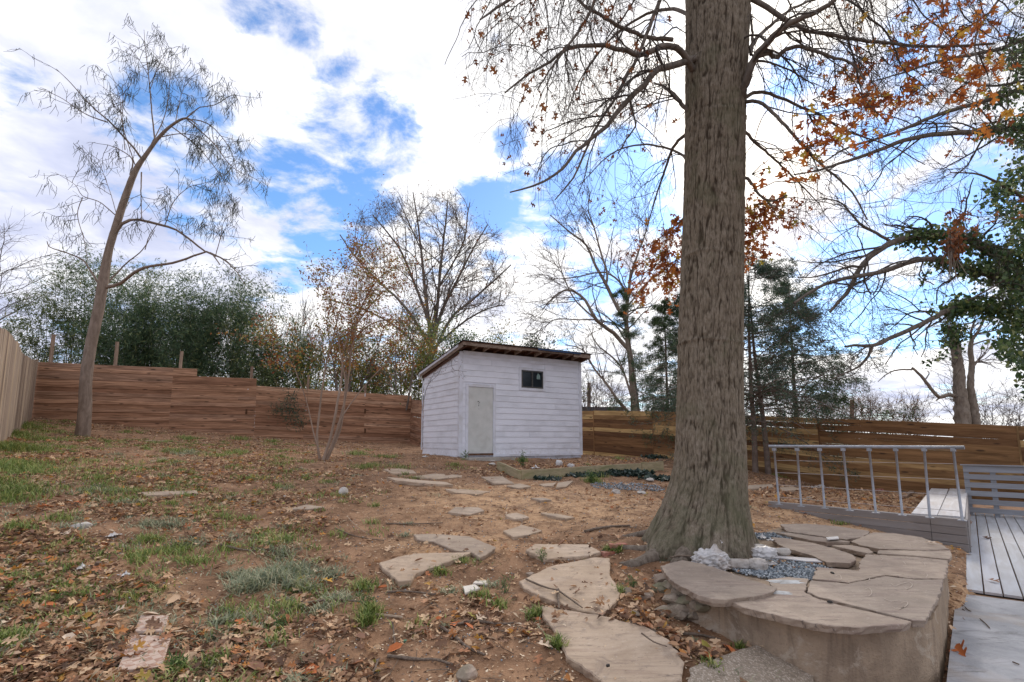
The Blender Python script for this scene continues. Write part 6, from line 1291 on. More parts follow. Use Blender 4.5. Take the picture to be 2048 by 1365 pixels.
lay('leaf_litter', LEAF_LONG, 15000, 320, (.04, .12), M_bits, dens=lambda x, y: litter_density(x, y), tilt=.3, label='narrow straw coloured dead bamboo leaves on the soil', cat='leaves')
lay('wood_chips', LEAF_RH, 85000, 330, (.010, .038), M_bits, dens=bitdens, tilt=.6, lift=.004, stone=.03, label='fine chips and crumbs of bark strewn over the whole yard', cat='debris', gamma=1.1)
lay('pebbles', GR, 5500, 335, (.004, .013), M_grav, dens=lambda x, y: .3 + 0 * x, tilt=.6, lift=.002, stone=0, label='tiny grey pebbles sprinkled through the dirt', cat='pebbles', gamma=1.1)
# leaf drift along the foot of the terrace wall and the fence
def drift(name, cen, sp_r, n, seed, tm, size, label, mat=M_lit, thick=.05):
    r = np.random.default_rng(seed); i = r.integers(0, len(cen), n); c_ = np.array([cen[k][:2] for k in i]); R0 = np.array([sp_r[k] for k in i]) if hasattr(sp_r, '__len__') else sp_r
    xy = c_ + r.normal(0, 1, (n, 2)) * (R0[:, None] if hasattr(R0, '__len__') else R0); k_ = slabfree(xy[:, 0], xy[:, 1]) & (~inpoly(xy[:, 0], xy[:, 1], ter_poly)) & (~onstone(xy[:, 0], xy[:, 1])); xy = xy[k_]; n = len(xy)
    z = HZ(xy[:, 0], xy[:, 1]) + r.uniform(.005, thick, n); V, Fq, rn_ = scatter(r, tm, np.column_stack([xy, z]), r.normal(0, 1, (n, 3)) * [1, 1, .3], r.uniform(*size, n), nrm=r.normal(0, .6, (n, 3)) + [0, 0, 1])
    o = obj(name, V, Fq, mat, None, np.array([cen[0][0], cen[0][1], 0.]), attr={'rnd': rn_}, kind='stuff'); return setp(o, label, 'leaves')
drift('leaf_drift', [gp(1250,1250), gp(1290,1265), gp(1340,1285), gp(1400,1310), gp(1450,1320), gp(1300,1230), gp(1280,1200)], .10, 520, 351, LEAF_CURL, (.05, .10), 'dead leaves caught between the big slab and the terrace wall')
drift('leaf_drift', [gp(300 + 26 * i, 848 + i * 1.6, ) for i in range(14)], .7, 1700, 352, LEAF_CURL, (.07, .13), 'thick drift of brown leaves along the foot of the back fence')
drift('leaf_drift', [gp(1530,1000), gp(1600,985), gp(1680,990), gp(1640,1005), gp(1760,995), gp(1500,985)], .6, 1100, 353, LEAF_CURL, (.05, .11), 'leaves and rubble behind the railing below the right fence')
drift('leaf_drift', [gp(1060,935), gp(1120,935), gp(1190,930), gp(1240,925), gp(1290,922)], .35, 700, 354, LEAF_CURL, (.05, .10), 'dead leaves lying inside the raised garden bed')
c_ = PZ(1500, 1120, .26); r = np.random.default_rng(9); xy = c_[:2] + r.normal(0, 1, (420, 2)) * [.35, .2]; V, Fq, rn_ = scatter(r, LEAF_CURL, np.column_stack([xy, np.full(420, .265)]), r.normal(0, 1, (420, 3)) * [1, 1, .2], r.uniform(.02, .05, 420), nrm=r.normal(0, .5, (420, 3)) + [0, 0, 1]); setp(obj('leaf_drift', V, Fq, M_lit, None, c_, attr={'rnd': rn_}, kind='stuff'), 'small reddish leaf scraps on the gravel under the white bags', 'leaves')

# individual big leaves near the camera (share two meshes per colour)
leafcol = [('tan', (.62, .43, .27), (.50, .33, .2)), ('orange', (.55, .17, .05), (.42, .12, .04)), ('brown', (.32, .17, .10), (.24, .12, .07)), ('yellow', (.70, .42, .07), (.6, .3, .05)), ('pale', (.72, .56, .40), (.6, .46, .33))]
bm_leaf = {}
for nm, c1, c2 in leafcol:
    m_ = simple('leaf_' + nm, c1, c2, 30, .7, .3, .002)
    for ti, tm in enumerate((LEAF_OAK, LEAF_CURL)):
        V0 = tm[0].copy(); V0[:, 0] -= .5; V0[:, 2] += (.12 * np.abs(V0[:, 1]) if ti == 0 else 0) + .10 * V0[:, 0] ** 2; bm_leaf[(nm, ti)] = mesh_from('fallen_leaf', V0, np.array(tm[1]), m_)
spots_px = [(110,1195,'yellow',.12),(330,1050,'orange',.10),(210,1090,'tan',.10),(455,1090,'orange',.12),(440,1145,'orange',.10),(520,1120,'tan',.10),(640,1150,'orange',.12),(655,1165,'yellow',.11),(765,1180,'orange',.11),(625,1225,'brown',.15),
 (300,1235,'pale',.13),(345,1215,'tan',.12),(385,1212,'tan',.12),(235,1228,'pale',.14),(290,1200,'brown',.12),(560,1245,'tan',.12),(545,1250,'tan',.12),(840,1265,'brown',.10),(910,1255,'orange',.11),(720,1285,'brown',.12),(650,1310,'brown',.14),(790,1300,'orange',.13),
 (470,1290,'brown',.13),(420,1300,'tan',.13),(380,1330,'tan',.13),(560,1350,'brown',.15),(510,1345,'brown',.15),(620,1350,'orange',.13),(700,1350,'brown',.14),(320,1345,'pale',.14),(1090,1305,'pale',.12),(1240,1230,'tan',.12),(1270,1215,'tan',.13),(1320,1150,'orange',.10),
 (1430,1290,'tan',.13),(1410,1320,'tan',.12),(1460,1305,'orange',.11),(1415,1325,'orange',.10),(1390,1300,'pale',.12),(1500,1298,'tan',.12),(30,1030,'orange',.14),(60,1075,'brown',.13),(95,1020,'orange',.12),(200,1050,'orange',.12),(120,1000,'brown',.13),(160,1010,'orange',.14),
 (250,1000,'brown',.10),(480,1040,'tan',.10),(560,1080,'tan',.09),(420,990,'orange',.10),(365,1000,'orange',.09),(60,1180,'tan',.11),(20,1250,'pale',.12),(150,1270,'tan',.12),(640,1245,'tan',.12),(880,1150,'yellow',.09),(860,1160,'orange',.08),(1000,1228,'pale',.09)]
r = np.random.default_rng(88); pool = list(spots_px)
xs, ys = sample_ground(175, 6.5, 390)
def put_leaf(x, y, z, nm, sz, label, grp):
    o = bpy.data.objects.new('fallen_leaf', bm_leaf[(nm, int(r.uniform() < .45))]); COL.objects.link(o); o.location = (x, y, z); o.scale = (sz * 1.0,) * 3; o.rotation_euler = (r.normal(0, .3), r.normal(0, .3), r.uniform(0, 6.28)); setp(o, label, 'leaf', grp); return o
lab_n = {'tan': 'tan curled fallen oak leaf lying in the litter', 'orange': 'orange fallen oak leaf lying in the litter', 'brown': 'dark brown fallen leaf lying in the litter', 'yellow': 'yellow fallen leaf lying in the litter', 'pale': 'pale bleached fallen leaf lying in the litter'}
for px, py, nm, sz in pool: q = gp(px, py); put_leaf(q[0], q[1], q[2] + .025 + onstone(q[:1], q[1:2])[0] * .05, nm, sz, lab_n[nm], nm + ' fallen leaves')
for x, y in zip(xs, ys): nm = ['tan', 'pale', 'brown', 'orange', 'tan', 'brown'][int(r.integers(0, 6))]; put_leaf(x, y, hz(x, y) + .02 + onstone(np.array([x]), np.array([y]))[0] * .05, nm, r.uniform(.08, .13), lab_n[nm], nm + ' fallen leaves')
for px, py, zz_, nm, sz, lab in ((1922,1303,DECK,'orange',.17,'orange brown leaf lying on the concrete patio'),(1905,1262,DECK-.03,'tan',.12,'small tan leaf on the sand strip beside the patio'),(1893,1245,DECK-.03,'pale',.07,'pale leaf scrap on the sand strip by the terrace wall'),(1973,1077,DECK,'brown',.14,'brown leaf caught in the upper deck gap'),(1987,1163,DECK,'brown',.13,'brown leaf caught in the lower deck gap'),(1862,1087,.31,'pale',.11,'pale narrow leaf on the far right flagstone')):
    q = PZ(px, py, zz_ + .01); put_leaf(q[0], q[1], q[2] + .008, nm, sz, lab, None)

# grass and weeds
M_grassm = leafmat('grass_blades', [(0, (.09, .13, .03)), (.5, (.20, .27, .065)), (.8, (.33, .38, .11)), (1, (.50, .44, .18))], .55, .3)
M_dryg = leafmat('grey_green_blades', [(0, (.13, .16, .10)), (.4, (.26, .30, .18)), (.75, (.40, .40, .25)), (1, (.58, .50, .32))], .6, .25)
def blades(name, tufts, mat, seed, label, cat='grass', flat=.5, wid=.005):
    """tufts: (x, y, radius, n, length)"""
    r = np.random.default_rng(seed); st, ln = [], []
    for x, y, rad, n, L in tufts:
        a = r.normal(0, rad * .5, (int(n), 2)); st.append(np.array([x, y]) + a); ln.append(r.uniform(.45, 1.1, int(n)) * L)
    st = np.concatenate(st); ln = np.concatenate(ln); k_ = slabfree(st[:, 0], st[:, 1]) & ~inpoly(st[:, 0], st[:, 1], shed_c); st, ln = st[k_], ln[k_]; n = len(st)
    b0 = np.column_stack([st, HZ(st[:, 0], st[:, 1])]); d = np.column_stack([r.normal(0, flat, n), r.normal(0, flat, n), np.full(n, 1.)]); hd = norm(d * [1, 1, 0]); d = norm(d)
    p1 = b0 + d * (ln * .5)[:, None]; p2 = p1 + norm(d + hd * .7 - np.array([0, 0, .35])) * (ln * .5)[:, None]
    w_ = np.column_stack([-hd[:, 1], hd[:, 0], np.zeros(n)]) * (wid * r.uniform(.6, 1.4, n))[:, None]
    V = np.stack([b0 - w_, b0 + w_, p1 + w_ * .8, p1 - w_ * .8, p2], 1).reshape(-1, 3); i = np.arange(n)[:, None] * 5
    T = np.concatenate([i + [0, 1, 2], i + [0, 2, 3], i + [3, 2, 4]]); o = obj(name, V, T, mat, None, np.zeros(3), attr={'rnd': np.repeat(r.uniform(0, 1, n), 5)}, kind='stuff'); return setp(o, label, cat)
def T_(px, py, rad, n, L): q = gp(px, py); return (q[0], q[1], rad, n, L)
green = [T_(20,870,.5,1100,.26),T_(50,855,.5,800,.24),T_(30,900,.5,1100,.26),T_(10,940,.5,1100,.22),T_(0,1000,.4,500,.16),T_(5,970,.5,600,.2),T_(75,880,.5,500,.2),T_(60,900,.5,420,.18),T_(90,865,.5,250,.16),T_(100,880,.5,200,.16),T_(45,930,.5,500,.18),T_(10,985,.45,450,.16),T_(40,990,.4,350,.16),T_(90,945,.5,260,.15),T_(150,925,.5,240,.14),
 T_(200,960,.4,300,.15),T_(240,985,.35,300,.15),T_(275,940,.4,260,.14),T_(250,1000,.3,260,.14),T_(360,905,.4,260,.18),T_(380,878,.4,260,.2),T_(480,880,.35,260,.26),T_(475,905,.3,200,.2),T_(430,912,.4,200,.15),T_(545,885,.3,160,.24),T_(560,930,.3,150,.14),T_(610,925,.3,120,.14),
 T_(715,910,.35,260,.2),T_(735,935,.4,300,.18),T_(770,915,.4,260,.16),T_(800,935,.3,150,.14),T_(830,955,.2,80,.12),T_(910,930,.25,120,.14),T_(1185,965,.22,260,.2),T_(1200,955,.2,160,.18),T_(1110,955,.2,140,.14),T_(500,960,.35,200,.12),T_(400,985,.3,160,.12),T_(340,975,.35,200,.12),
 T_(420,1020,.25,120,.1),T_(520,985,.3,140,.1),T_(120,1040,.2,160,.12),T_(30,1060,.2,160,.14),T_(1045,925,.15,160,.22),T_(1240,920,.3,160,.2),T_(1300,915,.3,180,.18),T_(1170,905,.3,120,.2),T_(1620,960,.4,240,.18),T_(1560,955,.3,160,.16),T_(1690,975,.4,120,.14),
 T_(1240,1190,.09,110,.13),T_(1220,1105,.08,120,.12),T_(1235,1108,.06,60,.12),T_(1070,1235,.06,110,.15),T_(1115,1300,.05,90,.12),T_(740,1235,.10,200,.16),T_(730,1250,.08,120,.14),T_(725,1175,.12,200,.14),T_(920,1125,.10,90,.12),T_(880,1150,.10,110,.11),T_(1080,1115,.04,40,.14),
 T_(1590,1320,.05,70,.12),T_(1610,1340,.04,50,.1),T_(1420,1345,.05,60,.1),T_(1480,1298,.04,50,.1),T_(960,1200,.10,70,.1),T_(1000,1215,.08,60,.12),T_(300,1080,.18,260,.11),T_(350,1100,.2,300,.11),T_(290,1110,.12,160,.1),T_(430,1330,.10,120,.1),T_(350,1345,.08,120,.1),T_(20,1180,.08,60,.1),T_(95,1210,.06,110,.12),T_(10,1280,.08,90,.12),T_(600,1180,.12,160,.12)]
r = np.random.default_rng(5)
xs, ys = sample_ground(620, 19, 401, lambda x, y: np.clip(sm(-x / y, .18, .6) * (vnoise(x * 1.1 + 70, y * 1.1 + 70, 44) > .46) * 1.2, .01, 1), 1.3)
green += [(x, y, r.uniform(.08, .25), r.uniform(18, 70), r.uniform(.06, .14)) for x, y in zip(xs, ys)]
blades('grass', green, M_grassm, 410, 'scattered green grass and weeds over the left side and along fences', flat=.55)
dry = [T_(540,1160,.20,620,.2),T_(580,1140,.22,600,.2),T_(500,1180,.16,420,.18),T_(600,1175,.16,380,.18),T_(650,1150,.18,300,.16),T_(480,1150,.15,260,.15),T_(560,1110,.2,260,.14),T_(250,1010,.25,260,.15),T_(210,985,.3,240,.15),T_(370,908,.4,260,.22),T_(340,1050,.25,260,.13),T_(680,1200,.14,200,.14),
 T_(380,1085,.2,240,.12),T_(300,1050,.22,240,.12),T_(150,1055,.2,160,.12),T_(450,1240,.12,120,.12),T_(640,1230,.12,140,.12),T_(420,1280,.12,100,.13),T_(320,1250,.1,80,.13),T_(1250,920,.3,120,.16),T_(900,1190,.1,80,.1),T_(980,1175,.12,90,.1)]
xs, ys = sample_ground(260, 14, 402, lambda x, y: np.clip(sm(-x / y, .05, .5) * (vnoise(x * 1.7 + 70, y * 1.7 + 70, 45) > .45), .02, 1), 1.4)
dry += [(x, y, r.uniform(.08, .22), r.uniform(15, 55), r.uniform(.06, .13)) for x, y in zip(xs, ys)]
blades('dry_grass', dry, M_dryg, 411, 'grey green cut grass and straw matted among the leaves', flat=1.1, wid=.0045)
# leafy weeds
def weed(px, py, h_, n, label, mat=None, seed=0, lsz=(.02, .045), spread=.08, stems=6):
    r = np.random.default_rng(seed); q = gp(px, py); t = thing('weed', label, 'weed', q); Pn, Rn = grow(r, np.repeat(q[None], stems, 0) + r.normal(0, .012, (stems, 3)) * [1, 1, 0], np.array([[0, 0, 1.]]) + r.normal(0, spread * 3, (stems, 3)) * [1, 1, 0], np.full(stems, h_) * r.uniform(.6, 1, stems), np.full(stems, .0035), 6, .1, (0, 0, .2), .4)
    V_, Fq_ = tubes(Pn, Rn, 4); obj('stems', V_, Fq_, M_culm, t); pts = Pn[:, 1:].reshape(-1, 3); pts = pts[r.integers(0, len(pts), n)]
    add_leaves('leaves', pts, mat or M_ev2, t, LEAF_IVY if mat is M_ivyd else LEAF_LONG, lsz, (0, 0, .2), .8, seed + 1, .015, r.normal(0, .4, (n, 3)) + [0, -.2, 1]); return t
M_weed = leafmat('weed_leaves', [(0, (.05, .10, .03)), (.6, (.10, .18, .05)), (1, (.24, .3, .09))], .5, .3)
for i, (px, py, h_, n, lab, sp_w) in enumerate(((1085,1128,.14,60,'small upright green weed growing over the oblong flagstone edge',.05),(1045,935,.42,110,'tall thin weed in the garden bed in front of the shed wall',.03),(1597,1325,.16,90,'green weed sprawling at the foot of the terrace wall',.12),
   (1265,1175,.10,70,'weed tuft between the fan shaped stone and the terrace',.1),(560,1255,.10,70,'low bright weed by the stick in the lower left litter',.1),(1185,968,.28,160,'bright green bushy weed below the garden bed boards',.12),(350,1340,.10,90,'broad leaved weed at the bottom edge left of centre',.12),
   (930,918,.3,60,'weeds against the shed door frame',.05),(550,868,.4,120,'leafy weed at the foot of the back fence below the hinge',.08),(120,1205,.10,50,'weed beside the yellow leaf in the bare dirt',.08),(1010,1190,.16,50,'reddish dry weed left of the fan shaped stone',.06),(735,1225,.18,120,'bushy weed in front of the large weedy flagstone',.1))):
    weed(px, py, h_, n, lab, M_weed, 600 + i * 3, spread=sp_w, lsz=(.03, .06) if py > 1000 else (.06, .12))
for px, py, rad, n, lab, k_ in ((1160,952,.28,520,'dark blue green ivy under the left half of the bed board',.35),(1250,950,.32,700,'dark blue green ivy under the right half of the bed board',.35),(1325,960,.25,320,'ivy creeping at the right end of the garden bed',.3),(1310,918,.25,260,'dark leafy plant behind the garden bed stake',.5),(1095,958,.15,130,'small ivy sprig at the left corner of the bed',.3)):
    leafball('ivy_patch', lab, 'ivy', gp(px, py) + np.array([0, -.1, .03]), rad, n, M_ivyd, LEAF_IVY, (.06, .12), int(px), flat=k_ * .55, ax=2.4)

# ================================================================ STICKS
M_stick = barkmat('dead_stick', (.10, .075, .055), (.22, .165, .125), 40, (1, 1, 1), .5, .004)
M_stick2 = barkmat('pale_stick', (.30, .22, .15), (.44, .34, .25), 40, (1, 1, 1), .4, .004)
sticks = [([(880,1258),(910,1280),(935,1300),(970,1318)], .014, 'dark thick stick lying diagonally on bare soil, lower centre'),([(905,1256),(950,1246),(1000,1248),(1028,1247)], .012, 'reddish stick lying level just above the diagonal one'),
 ([(980,1262),(988,1252)], .010, 'short stub beside the reddish level stick'),([(775,1312),(840,1322),(870,1322),(905,1332)], .013, 'knobbly stick in the litter at lower centre'),([(785,1250),(790,1290),(786,1305)], .007, 'thin upright twig curving through the lower litter'),
 ([(720,1355),(745,1342),(758,1315)], .010, 'curved grey twig at the bottom left of centre'),([(570,1232),(620,1215),(680,1208),(740,1215)], .012, 'stick half under grass near the brown broad leaf'),([(775,1187),(820,1190),(860,1195),(872,1197)], .011, 'stick with a leaf along it below the weedy flagstone'),
 ([(440,1092),(480,1105),(512,1112)], .014, 'dark stick under an orange leaf in the left litter'),([(500,1102),(545,1108)], .010, 'short stick continuing right of the dark one'),([(670,1058),(710,1070),(768,1080)], .008, 'long thin dark twig in the centre of the yard'),([(696,1036),(712,1055),(738,1070)], .005, 'pale bent straw above the long thin twig'),
 ([(772,1050),(820,1048),(886,1050)], .009, 'straight dark twig lying across the sandy centre'),([(1052,1176),(1090,1194),(1116,1200)], .010, 'thin twig arm on the left of the fan shaped stone'),([(1116,1200),(1140,1215),(1165,1230)], .009, 'thin twig arm reaching to the near tip of the fan shaped stone'),([(1116,1200),(1118,1232)], .014, 'thick stub of the forked twig on the fan shaped stone'),
 ([(1252,1245),(1300,1265),(1350,1275),(1410,1283)], .013, 'long stick in the gully between big slab and wall'),([(1360,1262),(1400,1268),(1440,1278)], .012, 'second stick right of the gully stick by the wall'),([(1284,1292),(1310,1308),(1335,1318)], .006, 'thin twig lying on the largest foreground slab'),
 ([(290,885),(350,883),(420,886)], .018, 'long bleached stick among leaves near the back fence'),([(300,925),(360,912),(400,907)], .015, 'bleached stick behind the left grass clump'),([(80,1158),(58,1154),(32,1158)], .009, 'short twig on the bare dirt at far left'),([(1170,1073),(1215,1062),(1260,1058)], .02, 'long bent stick lying left of the oak roots'),([(60,905),(100,903),(140,902)], .015, 'tan stick in the sand patch near the left tree'),
 ([(1340,1115),(1365,1112),(1420,1116),(1470,1122),(1505,1116)], .010, 'long thin stick lying before the white bags')]
for i, (pl, rd_s, lab) in enumerate(sticks):
    q = [gp(*p) for p in pl]; on_ = [bool(onstone(np.array([a[0]]), np.array([a[1]]))[0]) for a in q]
    lift = .02 + .05 * any(on_) ; q = [a + up * (lift * (1 if any(on_) else .6) + rd_s * .4) for a in q]
    if i == 24: q = [PZ(*p, .33) for p in pl]
    V_, F_ = tube1(q, list(np.linspace(rd_s, rd_s * .6, len(q))), 7, 5, .12, i); o = obj('stick', V_, F_, M_stick2 if i in (11, 19, 20, 23) else M_stick, None, smooth=True); setp(o, lab, 'stick', 'sticks lying in the yard')
for pl, lab in (([(1930,1214),(1936,1220),(1942,1223)], 'tiny twig on the near corner of the concrete patio'), ([(1960,1238),(1972,1248),(1979,1256)], 'thin dark twig in the middle of the patio'), ([(2025,1324),(2038,1329)], 'short twig at the right edge of the patio')):
    q = [PZ(*p, DECK + .006) for p in pl]; V_, F_ = tube1(q, [.005] * len(q), 6, 4, .1, 3); setp(obj('twig', V_, F_, M_stick), lab, 'twig')
o = obj('stick', *tube1([gp(745,1240)+up*.02, gp(752,1238)+up*.025, gp(805,1240)+up*.02], [.012,.012,.011], 6, 2), M_stick2); setp(o, 'flat greyish lath left of the diagonal stick', 'stick')
# twiggy debris, uncountable
r = np.random.default_rng(66); x, y = sample_ground(2600, 20, 420, bitdens, 1.2); k_ = ~onstone(x, y); x, y = x[k_], y[k_]; n = len(x)
Pn, Rn = grow(r, np.column_stack([x, y, HZ(x, y) + .012]), np.column_stack([r.normal(0, 1, (n, 2)), np.zeros(n)]), r.uniform(.06, .3, n), r.uniform(.0015, .004, n), 4, .12, (0, 0, 0), .6); Pn[..., 2] = HZ(Pn[..., 0].ravel(), Pn[..., 1].ravel()).reshape(Pn.shape[:2]) + .010
V_, Fq_ = tubes(Pn, Rn, 3); setp(obj('fine_twigs', V_, Fq_, M_stick, None, np.zeros(3), kind='stuff'), 'fine dead twigs scattered over the dirt', 'twigs')

# ================================================================ ROCKS, BRICKS, TILES, RUBBISH
M_rock = simple('pale_rock', (.42, .38, .33), (.56, .52, .47), 9, .9, .6, .01)
M_rockb = simple('brown_rock', (.26, .2, .15), (.4, .31, .24), 9, .9, .7, .015, big=(3, .4, (.12, .13, .07)))
for px, py, s, m_, lab, dz in ((687,986,(.09,.08,.085),M_rock,'pale round rock on bare soil left of the path',.05),(1108,1150,(.09,.05,.035),M_rockb,'small stone ledge at the left tip of the fan shaped stone',.02),(1062,1152,(.07,.045,.03),M_rockb,'small wedge stone behind the ledge stone',.02),
   (935,1352,(.09,.07,.06),M_rockb,'rough brown rock at the bottom edge, lower centre',.03),(1325,1172,(.10,.08,.07),M_rockb,'grey brown rock under the raised left flagstone',.06),(1295,1200,(.07,.06,.05),M_rockb,'rounded rock in the gully beside the fan shaped stone',.03),(1272,1228,(.06,.035,.025),M_rockb,'flat dark stone in the gully leaves',.02),
   (1255,1192,(.06,.05,.05),M_rockb,'mossy clod right of the fan shaped stone',.03),(165,1055,(.13,.09,.06),M_rock,'grey lump of rock in the left litter',.03),(1232,985,(.10,.08,.06),M_rock,'pale stone by the small gravel patch',.04),(1283,988,(.12,.08,.05),M_rock,'flat pale stone at the right of the gravel patch',.03),
   (1300,965,(.25,.10,.05),M_rock,'long pale stone lying left of the oak base',.04),(1130,1155,(.10,.05,.02),M_rockb,'thin slate behind the fan shaped stone',.02),(570,995,(.05,.04,.04),M_rock,'small pale stone in the litter, left',.02),(1640,975,(.14,.1,.07),M_rock,'whitish rock behind the third railing post',.05),
   (1615,1000,(.12,.1,.06),M_rockb,'brown rock seen between the second and third railing posts',.04),(890,905,(.12,.08,.04),M_rock,'pale rubble stone left of the shed corner',.03),(985,930,(.14,.1,.04),M_rock,'pale rubble stone in front of the shed door slab',.03)):
    q = gp(px, py); rock('rock', q + up * dz * .6, s, m_, int(px), lab, 'rock')
q = PZ(1562, 1108, .30); rock('rock', q + up * .02, (.11, .07, .06), M_rock, 9, 'angular grey rock on the gravel beside the white bags', 'rock')
# bricks
M_brick = simple('old_brick', (.30, .10, .065), (.40, .16, .11), 14, .9, .6, .006, big=(5, .5, (.45, .33, .26)))
def brick(px, py, a, lab, z=.03, sz=(.2, .095, .06)):
    q = gp(px, py); import bmesh; bm = bmesh.new(); bmesh.ops.create_cube(bm, size=1); bmesh.ops.scale(bm, vec=sz, verts=bm.verts); bmesh.ops.bevel(bm, geom=list(bm.edges), offset=.006, segments=2, affect='EDGES', profile=.6)
    V = np.array([v.co for v in bm.verts]); Fc = [tuple(v.index for v in f.verts) for f in bm.faces]; bm.free(); Rm = np.array([[math.cos(a), -math.sin(a), 0], [math.sin(a), math.cos(a), 0], [0, 0, 1]]); return setp(obj('brick', V @ Rm.T + q + up * z, Fc, M_brick), lab, 'brick')
brick(1236, 1103, .1, 'red brick half sunk in the soil between flagstone and roots', .02); brick(1216, 1110, .3, 'broken brick piece touching the weed tuft left of the whole brick', .0, (.14, .09, .06)); brick(1760, 985, .5, 'loose brick behind the railing near the ramp', .03)
board('plank', gp(1808, 998) + up * .05, gp(1828, 985) + up * .05, up, .09, .03, M_post, None); setp(bpy.data.objects[-1] if False else [o for o in bpy.data.objects if o.name.startswith('plank') and o.parent is None and 'label' not in o][0], 'short tan board offcut on the dirt left of the ramp', 'board')
board('plank', gp(1828, 985) + up * .04, gp(1852, 984) + up * .04, up, .07, .03, M_post, None); setp([o for o in bpy.data.objects if o.name.startswith('plank') and o.parent is None and 'label' not in o][0], 'narrow board offcut touching the ramp edge', 'board')
# white broken tiles
M_tile = simple('cream_tile', (.60, .54, .46), (.70, .64, .55), 8, .6, .2, .003)
for pl, lab in (([(950,1170),(974,1167),(975,1178),(946,1178)], 'cream tile shard, the farther of two, left of the fan shaped stone'), ([(926,1188),(950,1184),(960,1192),(930,1200)], 'cream tile shard, the nearer of two, left of the fan shaped stone')):
    o = slab('tile_shard', [gp(*p) + up * .03 for p in pl], .02, M_tile, None, .05, .002, 9, .003, .002); setp(o, lab, 'tile')
# patterned terracotta tiles at the lower left
mt_, b_, bs = newmat('patterned_tile', .8, .3); v = ocoord(b_, (1, 1, 1), False); rot = b_.n('ShaderNodeMapping'); rot.inputs['Rotation'].default_value = (0, 0, R_(38)); rot.inputs['Scale'].default_value = (20, 20, 20); b_.l(v, rot.inputs['Vector'])
ck = b_.n('ShaderNodeTexChecker'); b_.l(rot.outputs[0], ck.inputs['Vector']); ck.inputs['Scale'].default_value = 1.; f = b_.noise(v, 18, 4, .6)
c = b_.mix(b_.math('MULTIPLY', ck.outputs['Fac'], b_.mapr(f, .3, .6)), (.50, .38, .30), (.34, .19, .13)); c = b_.mix(b_.mapr(f, .55, .7, 0, .7), c, (.58, .47, .39)); b_.l(c, bs.inputs['Base Color']); bump(b_, bs, b_.math('ADD', ck.outputs['Fac'], f), .3, .003)
for pl, lab in (([(960,925),(1150,930),(1120,1040),(920,1040)], 'farther pinkish diamond patterned tile in the lower left litter'), ([(895,1060),(1165,1070),(1140,1150),(1100,1290),(800,1295),(850,1160)], 'nearer large pinkish diamond patterned tile at lower left')):
    z5 = lambda a: (a[0] * .29297, 965 + a[1] * .29297); pts = [gp(*z5(a)) for a in pl]; zm = max(p[2] for p in pts); A_ = np.array([[p[0], p[1], 1] for p in pts]); co = np.linalg.lstsq(A_, np.array([p[2] for p in pts]), rcond=None)[0]
    pts = [np.array([p[0], p[1], A_[i] @ co + .035]) for i, p in enumerate(pts)]; o = slab('patterned_tile', pts, .03, mt_, None, .08, .002, 5, .003, .002); setp(o, lab, 'tile')
# crumpled white plastic and sand bags
M_plast = simple('dirty_white_plastic', (.50, .48, .46), (.64, .62, .61), 14, .4, .6, .01, spec=.5, big=(7, .8, (.34, .27, .21)))
M_bag = simple('woven_sandbag', (.36, .32, .28), (.52, .48, .44), 20, .75, .5, .01, big=(6, .6, (.30, .22, .17)))
def lump(name, c_, sz, mat, seed, label, cat, rot=0., crum=.16, peak=None, sub=4, group=None, sq=.7):
    import bmesh
    bm = bmesh.new(); bmesh.ops.create_icosphere(bm, subdivisions=sub, radius=1); V = np.array([v.co for v in bm.verts]); Fc = np.array([[v.index for v in f.verts] for f in bm.faces]); bm.free(); r = np.random.default_rng(seed)
    V = np.sign(V) * np.abs(V) ** sq; d = norm(V)
    for k in range(14):
        a = norm(r.normal(0, 1, 3)); ph = r.uniform(0, 6); fr = r.uniform(4, 14); V = V + d * (np.abs(np.sin((V @ a) * fr + ph)) - .6)[:, None] * crum * .34
    V = V * np.array(sz)
    if peak is not None:
        k_ = np.exp(-((V[:, 0] - peak[0]) ** 2 + (V[:, 1] - peak[1]) ** 2) / peak[3] ** 2) * (V[:, 2] > 0); V[:, 2] += k_ * peak[2]
    Rm = np.array([[math.cos(rot), -math.sin(rot), 0], [math.sin(rot), math.cos(rot), 0], [0, 0, 1]]); V = V @ Rm.T + np.array(c_); return setp(obj(name, V, Fc, mat, None), label, cat, group)
B = lambda px, py, dz: PZ(px, py + 21, .26) + up * dz
lump('plastic_bag', B(1422, 1117, .075), (.15, .10, .085), M_plast, 3, 'largest crumpled white plastic bag, leftmost against the oak', 'plastic bag', .1, .32, (.06, .02, .06, .04), 5)
lump('plastic_bag', B(1443, 1102, .10), (.06, .045, .11), M_plast, 4, 'peaked fold of white plastic standing behind the largest bag', 'plastic bag', .5, .3, (.0, .0, .07, .03), 4)
lump('sandbag', B(1476, 1117, .045), (.15, .06, .045), M_bag, 5, 'slim whitish sandbag lying flat between the two bag heaps', 'sandbag', -.05, .12)
lump('sandbag', B(1516, 1119, .05), (.085, .07, .055), M_bag, 6, 'small lower sandbag at the right end of the row', 'sandbag', .1, .15)
lump('sandbag', B(1530, 1110, .12), (.11, .07, .055), M_plast, 7, 'silvery upper sandbag resting on the small lower one', 'sandbag', .2, .28)
lump('sandbag', B(1517, 1090, .07), (.10, .06, .045), M_bag, 8, 'sandbag tucked behind the silvery one against the bark', 'sandbag', -.4, .12)
